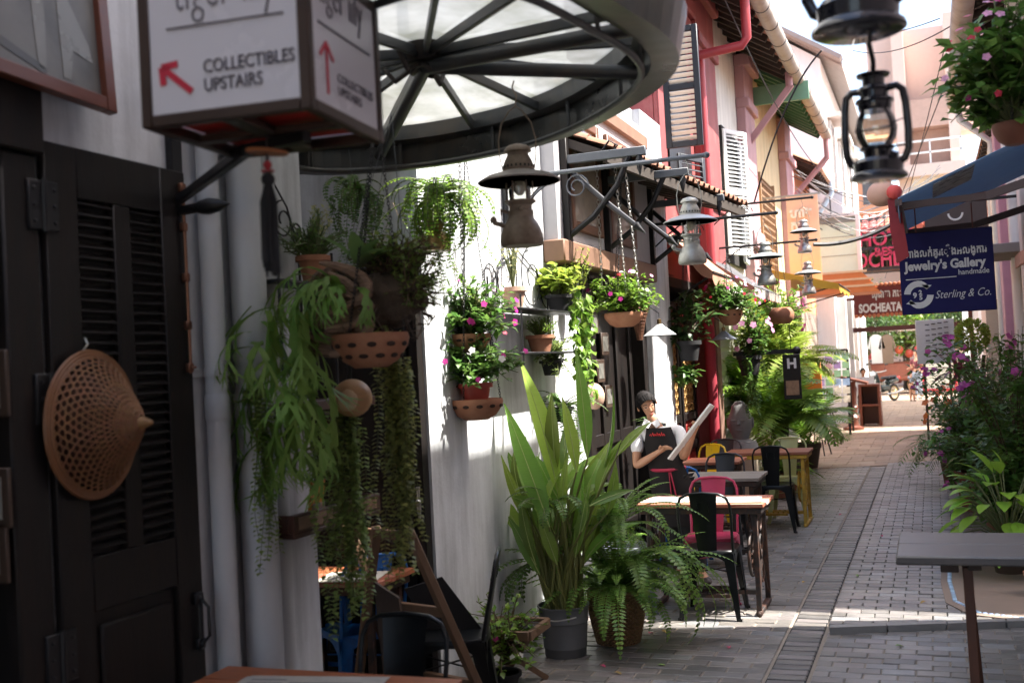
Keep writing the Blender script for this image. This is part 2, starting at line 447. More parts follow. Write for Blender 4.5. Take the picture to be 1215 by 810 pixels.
# ---------------------------------------------------------------- left: white shophouse beside the camera
XW = -2.5
wsh = thing('white_shophouse', 'white plastered shophouse filling the left side, with black doors and grey downpipes', 'building', (XW, 4, 0))
w = MB()
for y0, y1, z0, z1 in ((-5, .9, 0, 6.5), (.9, 2.56, 2.53, 6.5), (2.56, 4.085, 0, 6.5), (4.085, 5.13, 3.15, 6.5), (5.13, 8.05, 0, 6.5), (8.05, 10.0, 2.6, 4.1), (10.0, 10.9, 0, 4.1)):
    w.bx(XW - .3, XW, y0, y1, z0, z1)
w.bx(XW - 4, XW - .3, 3.785, 4.085, 0, 6.5)          # side walls of the recess
w.bx(XW - 4, XW - .3, 5.13, 5.43, 0, 6.5)
w.bx(XW, XW + .06, 5.13, 5.62, 0, 6.5)              # pilaster beside the recess
w.bx(XW, XW + .07, 10.02, 10.88, 0, 4.1)
part('wall', w, white_wall, wsh, smooth=False)
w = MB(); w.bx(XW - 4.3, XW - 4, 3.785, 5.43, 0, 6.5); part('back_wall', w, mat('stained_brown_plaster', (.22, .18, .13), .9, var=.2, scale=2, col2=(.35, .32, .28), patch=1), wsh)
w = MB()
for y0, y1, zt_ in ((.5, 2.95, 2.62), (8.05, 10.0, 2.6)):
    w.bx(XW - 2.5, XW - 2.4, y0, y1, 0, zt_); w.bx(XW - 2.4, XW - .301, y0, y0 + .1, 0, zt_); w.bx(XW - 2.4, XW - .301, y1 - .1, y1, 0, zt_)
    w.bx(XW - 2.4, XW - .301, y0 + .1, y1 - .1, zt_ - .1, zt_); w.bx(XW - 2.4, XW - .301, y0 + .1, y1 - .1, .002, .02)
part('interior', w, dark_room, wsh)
fr = MB()
fr.bx(XW - .05, XW + .05, .8, 2.575, 2.45, 2.66, .008); fr.bx(XW - .25, XW + .03, 2.42, 2.56, 0, 2.45, .008); fr.bx(XW - .25, XW + .03, .9, 1.0, 0, 2.45, .008)
part('door_frame', fr, black_wood, wsh)
fr = MB(); fr.bx(XW - .1, XW + .03, 8.052, 8.2, 0, 2.6, .01); fr.bx(XW - .1, XW + .03, 9.87, 9.998, 0, 2.6, .01); fr.bx(XW - .1, XW + .035, 8.2, 9.87, 2.4, 2.6, .01)
part('door_frame', fr, black_wood, wsh)
# black inner door panel with posts, behind the waitress
fr = MB(); fr.bx(XW - .16, XW - .11, 8.2, 9.87, 0, 2.4)
for yy in (8.35, 8.85, 9.35, 9.8): fr.bx(XW - .11, XW - .08, yy - .04, yy + .04, 0, 2.4, .005)
for zz in (.3, 1.1, 2.2): fr.bx(XW - .109, XW - .085, 8.2, 9.87, zz - .05, zz + .05, .004)
part('inner_door', fr, black_wood, wsh)
# louvred door leaf lying back on the wall
leafd = MB()
Y0, Y1, ZT = 2.58, 3.25, 2.5
xf = XW + .035; xb = XW + .004; xo = XW + .047
def rail(y0, y1, z0, z1, x1=xf): leafd.bx(xb, x1, y0, y1, z0, z1, .004)
st = .135
rail(Y0, Y0 + st, 0.02, ZT); rail(Y1 - st, Y1, 0.02, ZT); ym = (Y0 + Y1) / 2; rail(ym - .04, ym + .04, 1.22, ZT - .16); rail(Y0 + st, Y1 - st, ZT - .16, ZT)
rail(Y0 + st, Y1 - st, 1.05, 1.22); rail(Y0 + st, Y1 - st, .56, .64); rail(Y0 + st, Y1 - st, .02, .2)
leafd.bx(xb, xb + .012, Y0 + st, Y1 - st, .2, 1.22); leafd.bx(xb, xb + .003, Y0 + st, Y1 - st, 1.22, ZT - .16)
door = part('louvred_door', leafd, black_wood, wsh)
me = MB(); sw = (Y1 - Y0 - 2 * st - .08) / 2
me.box((0, 0, 0), (.03, sw - .004, .006), Matrix.Rotation(radians(38), 3, 'Y'), .0015)
sme = mesh_of('slat', me, black_wood)
for c0 in (Y0 + st + sw / 2, Y1 - st - sw / 2):
    for i in range(33): piece('slat', sme, door, (xf - .014 - XW, c0 - 4, 1.25 + i * .0338 ), (R.uniform(-.012, .012), 0, 0))
pm = MB()
for z0, z1, ys in ((.66, 1.03, ((Y0 + st, Y1 - st),)), (.22, .54, ((Y0 + st, ym - .02), (ym + .02, Y1 - st)))):
    for a, b in ys: pm.bx(xb + .011, xf - .002, a + .03, b - .03, z0 + .025, z1 - .025, .016)
    for a, b in ys: pm.bx(xf - .001, xf + .006, a + .01, b - .01, z0 - .005, z0 + .012, .003)
part('door_panel', pm, black_wood, door)
hb = MB(); hb.tube([(xf + .014, Y1 - .03, z) for z in (1.78, 1.95, 2.2, 2.45)], .006, 8)
for z in (1.8, 1.95, 2.12, 2.3, 2.44): hb.bx(xf, xf + .02, Y1 - .045, Y1 - .016, z - .016, z + .016, .004)
hb.tube([(xf + .02, Y1 - .03, 1.8), (xf + .03, Y1 - .02, 1.8)], .005, 6)
part('slide_bolt', hb, mat('coppery_bolt', (.17, .08, .05), .4, metal=.8, var=.2), door, 'long coppery slide bolt')
hb = MB(); hb.tube([(xf + .014, Y1 - .04, z) for z in (.82, .86, .94, 1.0)], [.006, .009, .006, .009], 8)
for z in (.83, .99): hb.bx(xf, xf + .02, Y1 - .06, Y1 - .02, z - .02, z + .02, .005); hb.ball((xf + .02, Y1 - .04, z), .011, 8)
hb.tube([(xf + .02, Y1 - .04, .83), (xf + .05, Y1 - .04, .86), (xf + .05, Y1 - .04, .96), (xf + .02, Y1 - .04, .99)], .006, 8)
part('handle', hb, black_iron, door)
for z in (.95, 1.72, 2.3):
    h = MB(); h.bx(xf - .01, xf + .006, Y0 - .07, Y0 + .05, z - .075, z + .075, .003); h.tube([(xf + .008, Y0 - .012, z - .08), (xf + .008, Y0 - .012, z + .08)], .009, 8)
    for dy in (-.05, .03):
        for dz in (-.05, 0, .05): h.ball((xf + .007, Y0 + dy, z + dz), .006, 6)
    part('hinge', h, black_iron, door)
# black leaf in the recess
d2 = MB(); q = W(488, 560, XW + .03)
d2.bx(XW + .0, XW + .045, 5.06, 5.128, 0, 2.3); d2.bx(XW - .62, XW - .02, 5.07, 5.12, 0.02, 2.3, .004)
for z in (.3, 1.2): d2.bx(XW - .55, XW - .1, 5.055, 5.07, z, z + .7, .006)
d2p = part('recess_door', d2, black_wood, wsh)
hb = MB(); hb.tube([(XW + .02, 5.045, z) for z in (1.0, 1.05, 1.12, 1.16)], [.008, .012, .008, .012], 8); hb.ball((XW + .02, 5.04, 1.08), .018, 8); part('bolt', hb, mat('bright_bolt', (.55, .53, .5), .3, metal=.9), d2p)
lt = MB(); lt.bx(XW - .32, XW + .02, 4.09, 5.125, 2.99, 3.15, .01); lt.bx(XW - 1.5, XW - 1.38, 4.09, 5.125, 2.6, 2.8, .01); part('lintel', lt, dark_brown, wsh)
# downpipes
for y0, r, cl in ((3.36, .042, (1.78,)), (3.55, .07, (1.83, .62)), (3.72, .045, ())):
    pp = MB(); pp.tube([(XW + r + .01, y0, z) for z in (0, 1.6, 1.601, 6.4)], [r * 1.0, r, r * .97, r * .97], 18)
    pp.lathe([(r * 1.0, 1.6), (r * 1.09, 1.61), (r * 1.09, 1.69), (r * 1.0, 1.7)], (XW + r + .01, y0, 0), 18)
    p = part('downpipe', pp, grey_pipe, wsh)
    for z in cl:
        c = MB(); c.lathe([(r * 1.06, z - .015), (r * 1.06, z + .015)], (XW + r + .01, y0, 0), 18); c.bx(XW, XW + .012, y0 - r - .05, y0 + r + .04, z - .016, z + .016, .002); part('clip', c, grey_pipe, p)
# bay with brown framed windows above the second doorway
bay = MB(); bay.bx(XW, XW + .1, 7.3, 10.015, 2.62, 3.9); part('bay', bay, mat('bay_grey', (.42, .41, .42), .8, var=.08), wsh)
bb = MB(); bb.bx(XW, XW + .16, 7.25, 10.0, 2.46, 2.62, .01); bb.bx(XW, XW + .14, 7.25, 10.0, 3.7, 3.82, .01); part('bay_beam', bb, mat('brown_beam', (.2, .11, .07), .7, var=.3), wsh)
for y0, y1 in ((7.55, 8.35), (8.6, 9.4)):
    f = MB(); x0 = XW + .1
    for a in ((y0, y0 + .07, 2.72, 3.6), (y1 - .07, y1, 2.72, 3.6), (y0 + .07, y1 - .07, 2.72, 2.79), (y0 + .07, y1 - .07, 3.53, 3.6)): f.bx(x0, x0 + .04, *a, .006)
    wi = part('window', f, brown_wood, wsh)
    f = MB(); f.bx(x0 + .002, x0 + .016, y0 + .07, y1 - .07, 2.79, 3.53); part('pane', f, mat('mirror_pane', (.32, .27, .22), .12, var=.4, scale=2, spec=.8), wi)
# ---- lean-to tile roof over the bay
lr = thing('lean_to_roof', 'brown clay tiled lean-to roof over the black window brackets', 'roof', (XW, 9, 3.5))
ea, eb = Vector((-2.1, 7.55, 3.28)), Vector((-1.66, 11.0, 3.22)); ra, rb = Vector((-2.62, 7.45, 3.50)), Vector((-2.62, 11.0, 3.52))
k = MB()
k.quad(ea, ra, rb, eb); k.quad(ea - Vector((0, 0, .03)), eb - Vector((0, 0, .03)), rb - Vector((0, 0, .03)), ra - Vector((0, 0, .03)))
k.beam(ea - Vector((0, 0, .07)), eb - Vector((0, 0, .07)), .035, .09, .005)
for i in range(12):
    t = i / 11; k.beam(ea.lerp(eb, t) - Vector((0, 0, .06)), ra.lerp(rb, t) - Vector((0, 0, .06)), .05, .06)
part('rafters', k, rafters, lr)
tm = MB(); pr = [(.085 * cos(a), .045 * sin(a)) for a in [pi * i / 6 for i in range(7)]]
tm.add([(x, 0, z) for x, z in pr] + [(x * .85, .3, z * .85) for x, z in pr] + [(x * .82, 0, z * .8) for x, z in pr], [(i, i + 1, i + 8, i + 7) for i in range(6)] + [(i + 1, i, 14 + i, 15 + i) for i in range(6)])
tme = mesh_of('tile', tm, tile_mat)
nx = 24
for i in range(nx):
    t = (i + .5) / nx; e0 = ea.lerp(eb, t); r0 = ra.lerp(rb, t); d, sd, u = basis(r0 - e0); nl = int((r0 - e0).length / .2)
    mr = Matrix((sd, d, u)).transposed()
    for j in range(nl):
        o = piece('tile', tme, lr, e0 + d * (j * .2 - .04) + u * (.012) - Vector((XW, 9, 3.5)), (mr @ Matrix.Rotation(-.05 + R.uniform(-.02, .02), 3, 'X')).to_euler()); o.location += sd * R.uniform(-.004, .004)

# ---------------------------------------------------------------- left: red, cream, yellow, orange shophouses
def roof(parent, y0, y1, xe, ze, xr, zr, m_under, tiles=True):
    k = MB(); k.quad((xe, y0, ze), (xe, y1, ze), (xr, y1, zr), (xr, y0, zr)); k.quad((xe, y0, ze + .04), (xr, y0, zr + .04), (xr, y1, zr + .04), (xe, y1, ze + .04)); k.quad((xe, y0, ze), (xe, y0, ze + .04), (xe, y1, ze + .04), (xe, y1, ze))
    rf = part('roof', k, tile_mat, parent)
    k = MB(); n = int((y1 - y0) / .35); sg = 1 if xr > xe else -1
    for i in range(n):
        y = y0 + (i + .5) * (y1 - y0) / n; k.beam((xe + .02 * sg, y, ze - .04), (xe + .9 * sg, y, ze - .04 + (zr - ze) * .9 / abs(xr - xe)), .07, .09)
    for i in range(5):
        x = .1 + i * .2; k.beam((xe + x * sg, y0 + .01, ze - .006 + (zr - ze) * x / abs(xr - xe)), (xe + x * sg, y1 - .01, ze - .006 + (zr - ze) * x / abs(xr - xe)), .05, .025)
    part('eave_rafters', k, m_under, rf)
    if tiles:
        k = MB(); L = Vector((xr - xe, 0, zr - ze)).length; d = Vector((xr - xe, 0, zr - ze)) / L; n = int((y1 - y0) / .2)
        for i in range(n):
            y = y0 + (i + .5) * (y1 - y0) / n
            s0 = Vector((xe, y, ze + .04)) - d * .05
            prv = [(Vector((0, .07 * cos(a), .045 * sin(a)))) for a in [pi * q / 4 for q in range(5)]]
            k.add([s0 + p for p in prv] + [s0 + d * (L + .05) + p for p in prv], [(q, q + 1, q + 6, q + 5) for q in range(4)] + [(0, 1, 2, 3, 4)])
        part('tile_row', k, tile_mat, rf, kind='stuff')
    return rf
def shutter(parent, c, wdt, h, m, slat_m, yaw=0., nsl=18, name='shutter', rows=2, thick=.04, tilt=35):
    """louvred shutter standing in its own frame; local y along the facade, x outwards"""
    rot = Matrix.Rotation(yaw, 3, 'Z'); c = Vector(c)
    f = MB(); b = .06
    def B(y, z, sy, sz, sx=thick, x=0): f.box(c + rot @ Vector((x, y, z)), (sx, sy, sz), rot, .004)
    B(-wdt / 2 + b / 2, 0, b, h); B(wdt / 2 - b / 2, 0, b, h)
    for i in range(rows + 1): B(0, -h / 2 + b / 2 + i * (h - b) / rows, wdt - 2 * b, b)
    o = part(name, f, m, parent)
    sm = MB(); tilt = Matrix.Rotation(radians(tilt), 3, 'Y'); sm.box((0, 0, 0), (thick * 1.15, wdt - 2 * b - .004, .007), rot @ tilt)
    me = mesh_of('slat', sm, slat_m, smooth=False)
    for r_ in range(rows):
        z0 = -h / 2 + b + r_ * (h - b) / rows; hh = (h - b) / rows - b
        for i in range(nsl): piece('slat', me, o, c + rot @ Vector((0, 0, z0 + (i + .5) * hh / nsl)) - WL[parent.name])
    return o
EX, EZ = -1.78, 5.95
def shop_upper(name, label, y0, y1, m, zlo=2.6):
    t = thing(name, label, 'building', (XW, (y0 + y1) / 2, 0)); w = MB(); w.bx(XW - .3, XW, y0, y1, zlo, 6.45); w.bx(XW - 4, XW - .3, y0 + .004, y0 + .2, 0, 6.4); part('wall', w, m, t, smooth=False)
    return t
red = shop_upper('red_shophouse', 'dark red shophouse above the bay roof, with open black louvred shutters', 10.905, 14.2, red_paint)
pl = MB()
for a, b, x in ((12.95, 14.15, .1), (10.91, 11.25, .05)): pl.bx(XW, XW + x, a, b, 2.6, 6.3, .01); pl.bx(XW, XW + x + .05, a - .03, b + .03, 5.5, 5.62, .01); pl.bx(XW, XW + x + .03, a - .02, b + .02, 3.55, 3.65, .01); pl.bx(XW, XW + x + .08, a - .03, b + .03, 6.1, 6.3, .02)
pl.bx(XW + .001, XW + .09, 13.1, 14.0, 2.9, 3.4, .02)
part('pilaster', pl, red_paint, red)
cr = MB(); cr.bx(XW, XW + .12, 11.25, 12.94, 5.75, 5.95, .02); cr.bx(XW, XW + .06, 11.25, 12.94, 5.6, 5.75, .02); part('cornice', cr, red_paint, red)
wf = MB(); wf.bx(XW - .02, XW + .05, 11.35, 12.5, 3.75, 5.45); part('window', wf, black_wood, red)
sa, sb_ = A(785, 35, 10.95), A(833, 172, 10.95); shutter(red, ((sa.x + sb_.x) / 2, 10.95, (sa.z + sb_.z) / 2), sb_.x - sa.x + .03, sa.z - sb_.z, black_iron, mat('cream_slat', (.6, .55, .47), .7, var=.1), radians(-90), 9, tilt=-42)
shutter(red, (XW + .14, 12.0, 3.72), .55, .5, grey_iron, grey_iron, radians(-20), 6, rows=1)
roof(red, 10.6, 14.19, EX, EZ, -5.2, 8.0, rafters)
dp = MB(); dp.tube([(EX + .02, 12.6, 5.9), (EX + .02, 12.6, 5.35), (EX - .04, 12.6, 5.27), (XW + .08, 12.6, 5.22)], .055, 12); dp.tube([(XW + .17, 12.75, 5.25), (XW + .17, 12.75, 2.6)], .05, 12)
part('downpipe', dp, mat('red_pipe', (.42, .06, .07), .4, var=.1), red)
cre = shop_upper('cream_shophouse', 'cream shophouse with weathered white louvred shutters, next to the red one', 14.203, 17.0, cream_paint)
shutter(cre, (XW + .16, 15.0, 3.95), .55, 1.7, white_trim, white_trim, radians(-25), 14); shutter(cre, (XW + .1, 15.9, 3.9), .6, 1.7, mat('grey_shutter', (.55, .58, .6), .6, var=.1), mat('grey_shutter'      , (.5, .5, .5)), radians(4), 14)
wf = MB(); wf.bx(XW, XW + .04, 14.75, 16.25, 3.0, 4.85); part('window', wf, dark_room, cre)
pl = MB(); pl.bx(XW, XW + .14, 16.35, 17.25, 2.6, 6.2, .01); pl.bx(XW, XW + .2, 16.33, 17.27, 5.4, 5.55, .015); pl.bx(XW, XW + .24, 16.32, 17.28, 6.02, 6.2, .015); pl.bx(XW, XW + .2, 16.33, 17.27, 3.3, 3.6, .03); part('pilaster', pl, pink_paint, cre)
bk = MB(); bk.beam((XW + .1, 16.8, 4.95), (EX + .05, 16.8, 5.75), .07, .09); bk.tube([(EX + .02, 16.8, 5.72), (EX + .02, 16.8, 5.95)], .055, 10); part('downpipe', bk, pink_paint, cre)
roof(cre, 14.2, 17.25, EX, EZ, -5.2, 8.0, rafters)
yel = shop_upper('yellow_shophouse', 'yellow shophouse with pink corner pilasters and green eaves', 17.253, 22.2, yellow_paint)
pl = MB(); pl.bx(XW, XW + .14, 21.2, 22.4, 2.6, 6.2, .01); pl.bx(XW, XW + .2, 21.17, 22.43, 5.4, 5.55, .015); part('pilaster', pl, pink_paint, yel)
lw = MB(); lw.bx(XW, XW + .03, 18.1, 19.7, 3.0, 4.65); part('window', lw, mat('lattice_back', (.12, .08, .05), .8), yel)
lw = MB()
for i in range(14):
    lw.beam((XW + .045, 18.12 + i * .118, 3.0), (XW + .045, 18.12 + i * .118, 4.65), .012, .03); lw.beam((XW + .05, 18.1, 3.05 + i * .118), (XW + .05, 19.7, 3.05 + i * .118), .012, .03)
lw.bx(XW, XW + .07, 18.02, 18.1, 2.95, 4.7); lw.bx(XW, XW + .07, 19.7, 19.78, 2.95, 4.7); part('lattice', lw, mat('lattice_wood', (.3, .18, .1), .7), yel)
roof(yel, 17.253, 22.2, EX, EZ, -5.2, 8.0, green_paint)
gf = MB(); gf.bx(-2.49, EX + .25, 17.3, 17.36, 5.62, 5.9); part('green_board', gf, mat('green_fascia', (.16, .32, .2), .6, var=.1), yel)
ora = thing('orange_shophouse', 'small orange shophouse with pale blue downpipe beyond the yellow one', 'building', (XW, 24.5, 0)); w = MB(); w.bx(XW - .3, XW, 22.43, 27, 2.6, 5.9); part('wall', w, orange_paint, ora)
roof(ora, 22.45, 27, -1.9, 5.4, -5.2, 7.2, rafters)
dp = MB(); dp.tube([(-1.85, 25, 5.5), (-1.85, 25, 5.2), (-2.4, 25, 4.45)], .06, 10); part('downpipe', dp, mat('pale_blue_pipe', (.5, .62, .72), .4), ora)
wf = MB(); wf.bx(XW, XW + .06, 23.0, 24.0, 3.6, 4.8); wf.bx(XW + .06, XW + .1, 22.95, 24.05, 4.8, 4.9); part('window', wf, white_trim, ora)
ac = MB(); ac.bx(XW, XW + .35, 25.4, 26.2, 3.9, 4.5, .02); a = part('air_conditioner', ac, white_trim, ora)
ac = MB()
for i in range(9): ac.bx(XW + .352, XW + .36, 25.45, 26.15, 3.96 + i * .055, 3.985 + i * .055)
part('grille', ac, grey_iron, a)
# long gutter under the three roofs
gt = thing('roof_gutter', 'long zinc gutter along the eaves of the red, cream and yellow shophouses', 'gutter', (EX, 15, EZ))
k = MB(); k.tube([(EX + .1, 10.6 + i * 1.45, EZ + .0) for i in range(9)], .1, 14); part('trough', k, zinc, gt)
for i in range(14):
    k = MB(); k.lathe([(.105, -.012), (.108, 0), (.105, .012)], (EX + .1, 11 + i * .8, EZ), 14, Matrix.Rotation(pi / 2, 3, 'X')); part('strap', k, grey_iron, gt)
k = MB(); k.tube([(EX + .1, 22.1, EZ - .05), (EX + .1, 22.1, 5.5), (XW + .2, 22.3, 4.9), (XW + .2, 22.3, 2.6)], .06, 10); part('downpipe', k, pink_paint, gt)

# ---- tall white house beyond
tal = thing('tall_white_house', 'tall bright white house with a blank gable above the gutter', 'building', (-4, 32, 0))
w = MB(); w.poly([(-7.5, 27.2, 0), (-2.1, 27.2, 0), (-2.1, 27.2, 8.75), (-4.2, 27.2, 10.2), (-7.5, 27.2, 12.0)], (0, 13, 0)); part('wall', w, mat('bright_white', (.86, .87, .87), .85, streak=.12, var=.03, bump=.05), tal, smooth=False)
w = MB(); w.beam((-1.6, 27.0, 8.62), (-4.2, 27.0, 10.36), .5, .1); w.beam((-4.2, 27.0, 10.36), (-7.6, 27, 12.2), .5, .1); w.poly([(-1.6, 27.2, 8.5), (-1.6, 40, 8.5), (-4.2, 40, 10.3), (-4.2, 27.2, 10.3)], (0, 0, .1)); part('roof', w, mat('grey_roof_edge', (.3, .26, .24), .8, var=.2), tal)
for y, z0, z1 in ((29, 5.6, 7.5), (32, 5.6, 7.5), (35.5, 5.6, 7.5), (29, 3.1, 4.6)):
    f = MB(); f.bx(-2.1, -2.02, y - .6, y + .6, z0, z1); wi = part('window', f, mat('stone_trim', (.55, .5, .45), .8), tal)
    f = MB(); f.bx(-2.02, -2.01, y - .5, y + .5, z0 + .1, z1 - .1); part('pane', f, mat('dim_pane', (.12, .11, .1), .2), wi)
    f = MB(); f.bx(-2.1, -1.75, y - .75, y + .75, z1 + .05, z1 + .15); part('canopy', f, mat('stone_trim', (.5, .5, .5)), wi)
# ---- pink and orange house closing the view
far = thing('pink_far_house', 'pink and cream house with white balcony rail closing the street', 'building', (0, 52, 0))
salmon = mat('salmon_paint', (.64, .49, .42), .8, var=.05); cream2 = mat('far_cream', (.7, .62, .52), .8, var=.04)
def fb(name, m, *b, parent=None): 
    k = MB()
    for q in b: k.bx(*q)
    return part(name, k, m, parent or far)
fb('wall', salmon, (-9, 9, 54, 60, 0, 9.2), (-2.0, 4, 52.5, 54, 11.2, 16), (-.9, -.4, 50.6, 54, 3, 16), (1.25, 1.7, 50.6, 54, 3, 16))
fb('upper_storey', cream2, (-.4, 1.25, 50.7, 53.9, 5.6, 9.0))
fb('balcony_floor', salmon, (-.95, 1.8, 49.9, 50.7, 9.0, 9.5))
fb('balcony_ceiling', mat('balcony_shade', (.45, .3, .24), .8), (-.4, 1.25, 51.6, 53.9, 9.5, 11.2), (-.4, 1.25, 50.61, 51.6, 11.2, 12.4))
fb('balcony_rail', white_trim, (-.9, 1.7, 49.95, 50.02, 10.45, 10.53), (-.9, 1.7, 49.95, 50.02, 9.95, 10.02), *[(x, x + .06, 49.95, 50.02, 9.5, 10.5) for x in (-.9, .4, 1.62)])
fb('terrace', orange_paint, (-5.5, -1.3, 50, 53.9, 7.6, 9.6))
k = MB(); k.poly([(-5.8, 49.6, 10.6), (-1.1, 49.6, 10.6), (-1.1, 53, 12.2), (-5.8, 53, 12.2)], (0, 0, .15)); rf = part('roof', k, mat('orange_roof', (.62, .33, .16), .8, island=.2, var=.1), far)
k = MB()
for i in range(60): k.bx(-5.8 + i * .078, -5.8 + i * .078 + .045, 49.55, 49.58, 10.25, 10.6)
part('eave_fringe', k, mat('fringe_grey', (.35, .36, .42), .7), rf, kind='stuff')
for x in (-4.6, -3.2, -2.0): fb('window', mat('far_window', (.1, .09, .09), .3), (x - .4, x + .4, 49.98, 50, 8.0, 9.3))
fb('shop_front', mat('far_wood', (.3, .17, .1), .7), (-.3, 1.2, 50.6, 50.7, 2.9, 5.5))

# ---------------------------------------------------------------- right side
XR, XE = 1.0, .55
pinkw = mat('pale_pink_plaster', (.62, .5, .48), .8, var=.06, col2=(.45, .36, .33), thr=.66, patch=1.5)
def right_house(name, label, y0, y1, m, ze, zr, h0=0.):
    t = thing(name, label, 'building', (XR, (y0 + y1) / 2, 0)); w = MB(); w.bx(XR, XR + .3, y0, y1, h0, ze + .25); w.bx(XR + .3, XR + 4.5, y0, y0 + .2, 0, ze + .25); w.bx(XR + .3, XR + 4.5, y1 - .2, y1, 0, ze + .25); part('wall', w, m, t, smooth=False)
    roof(t, y0 + .0, y1 - .0, XE, ze, XR + 4.2, zr, rafters, tiles=False)
    return t
r0 = right_house('tall_pink_shophouse', 'tall pale shophouse just out of sight on the near right', -6, 5.2, pinkw, 9.5, 10.6)
r1 = right_house('cream_corner_shophouse', 'cream shophouse behind the flower basket on the right', 5.25, 7.55, cream_paint, 6.2, 7.9)
r2 = right_house('jewellery_shophouse', 'pale pink shophouse behind the blue jewellery sign, with white downpipes', 8.3, 13.2, pinkw, 5.15, 6.9)
r3 = right_house('lilac_shophouse', 'lilac and white shophouse further along the right, with zinc gutter', 13.23, 16.2, mat('lilac_plaster', (.55, .38, .44), .8, var=.06), 5.05, 6.9)
XE, XE0 = .88, XE
r5 = right_house('pink_flat_house', 'pink shophouse without eaves past the lilac one on the right', 16.23, 24.6, mat('soft_pink_plaster', (.66, .6, .56), .8, var=.06), 4.8, 5.6)
r4 = right_house('white_end_shophouse', 'plain white shophouse at the far end of the right side', 26.2, 38.5, mat('bright_white', (.7, .7, .7)), 5.6, 7.3)
for t, ys in ((r0, (-2, 1.5)), (r1, (6.4,))):
    for y in ys:
        k = MB(); k.bx(XR - .03, XR + .01, y - .55, y + .55, 0, 2.3, .005); d = part('door', k, dark_brown, t)
        k = MB(); k.bx(XR - .05, XR + .01, y - .5, y + .5, 3.4, 4.9, .005); part('window', k, dark_brown, t)
XE = XE0
# visible ground-floor pillars and doors of the jewellery shop
for y in (8.75, 11.6, 13.0): k = MB(); k.bx(XR - .14, XR, y - .16, y + .16, .3, 5.1, .01); k.bx(XR - .18, XR, y - .2, y + .2, 0, .3, .01); part('pillar', k, mat('warm_white_pillar', (.66, .61, .56), .75, var=.06), r2)
k = MB(); k.bx(XR - .02, XR + .01, 11.8, 12.8, 0, 2.5); k.bx(XR - .02, XR + .01, 9.1, 11.3, 0, 2.5); d = part('door', k, mat('tan_door', (.42, .3, .2), .6, var=.15, wood=(10, 10, 1)), r2)
k = MB()
for y in (9.2, 9.75, 10.3, 10.85, 11.85, 12.3):
    for z in (.2, 1.0, 1.75): k.bx(XR - .035, XR - .02, y, y + .4, z, z + .62, .01)
part('door_panel', k, mat('tan_door', (.4, .3, .2)), d)
k = MB(); k.bx(XR - .5, XR, 11.9, 13.1, 2.62, 2.72, .01); part('ledge', k, mat('ledge_grey', (.3, .27, .25), .8), r2)
k = MB(); k.tube([(XR - .1, 12.7, 0), (XR - .1, 12.7, 5)], .06, 12); k.tube([(XE + .02, 12.9, 5.1), (XE + .05, 12.9, 4.8), (XR - .12, 12.9, 4.45), (XR - .12, 12.9, 3.6)], .06, 12); part('downpipe', k, white_trim, r2)
k = MB(); k.tube([(XE - .06, 8.35, 5.12), (XE - .06, 13.15, 5.12)], .11, 14); part('gutter', k, zinc, r2)
k = MB(); k.tube([(XE - .06, 13.3, 5.02), (XE - .06, 16.1, 5.02)], .11, 14); part('gutter', k, zinc, r3)
k = MB(); k.tube([(XE - .04, 15.9, 4.97), (XE - .02, 15.9, 4.75), (XR - .1, 15.9, 4.4), (XR - .1, 15.9, 0)], .05, 12); part('downpipe', k, white_trim, r3)
for y in (13.4, 15.3): k = MB(); k.bx(XR - .1, XR, y, y + .45, 0, 4.9, .01); part('pilaster', k, mat('lilac_pink', (.52, .3, .38), .8), r3)
for y in (17.2, 19, 21):
    k = MB(); k.bx(XR - .03, XR + .01, y, y + 1, 3.3, 4.7); wi = part('window', k, white_trim, r5)
    k = MB(); k.bx(XR - .035, XR - .03, y + .1, y + .9, 3.4, 4.6); part('pane', k, mat('dim_pane', (.1, .1, .1)), wi)
k = MB(); k.bx(XR - .02, XR + .01, 18, 22.2, 0, 2.4); part('door', k, dark_brown, r5)

# unseen roof added to shade the near end of the lane, behind and above the viewpoint
t = thing('shade_roof', 'unseen timber and sheet roof added to shade the near end of the lane', 'roof', (-.7, -1, 4.3)); k = MB(); k.poly([(-2.5, -5, 4.5), (1.0, -5, 4.2), (1.0, .3, 4.2), (-2.5, .3, 4.5)], (0, 0, .05)); part('sheet', k, zinc, t)
for i in range(4): k = MB(); k.beam((-2.5, -4.8 + i * 1.5, 4.44), (1.0, -4.8 + i * 1.5, 4.14), .08, .1); part('beam', k, rafters, t)
# ---------------------------------------------------------------- glass canopy over the left side
HUB = Vector((-1.70, 3.70, 2.95)); RZ = 2.72
half = [(-1.06, .80), (-.54, 1.03), (.14, .86), (.66, .40), (.98, -.14)]
ctrl = [Vector((a, b, 0)) for a, b in half] + [Vector((-a * q, -b * q, 0)) for (a, b), q in zip(half, (.92, 1.35, 1.18, .95, 1.0))]
def cr_closed(P, m):
    n = len(P); o = []
    for i in range(n):
        a, b, c, d = P[i - 1], P[i], P[(i + 1) % n], P[(i + 2) % n]
        for k in range(m):
            t = k / m; o.append(.5 * ((2 * b) + (c - a) * t + (2 * a - 5 * b + 4 * c - d) * t * t + (3 * b - a - 3 * c + d) * t ** 3))
    return o
RING = cr_closed(ctrl, 6)
canopy = thing('glass_canopy', 'round black steel canopy with frosted glass panes fanning out from a hub', 'canopy', (HUB.x, HUB.y, RZ))
canopy_grey = mat('canopy_steel', (.055, .06, .066), .42, metal=.3, var=.3, scale=5, bump=.06, bscale=14, col2=(.1, .085, .07), thr=.6, patch=3)
rim_m = mat('rim_sheet_metal', (.045, .048, .05), .3, metal=.7, var=.3, scale=2.5, bump=.25, bscale=5, col2=(.1, .075, .055), thr=.62, patch=3)
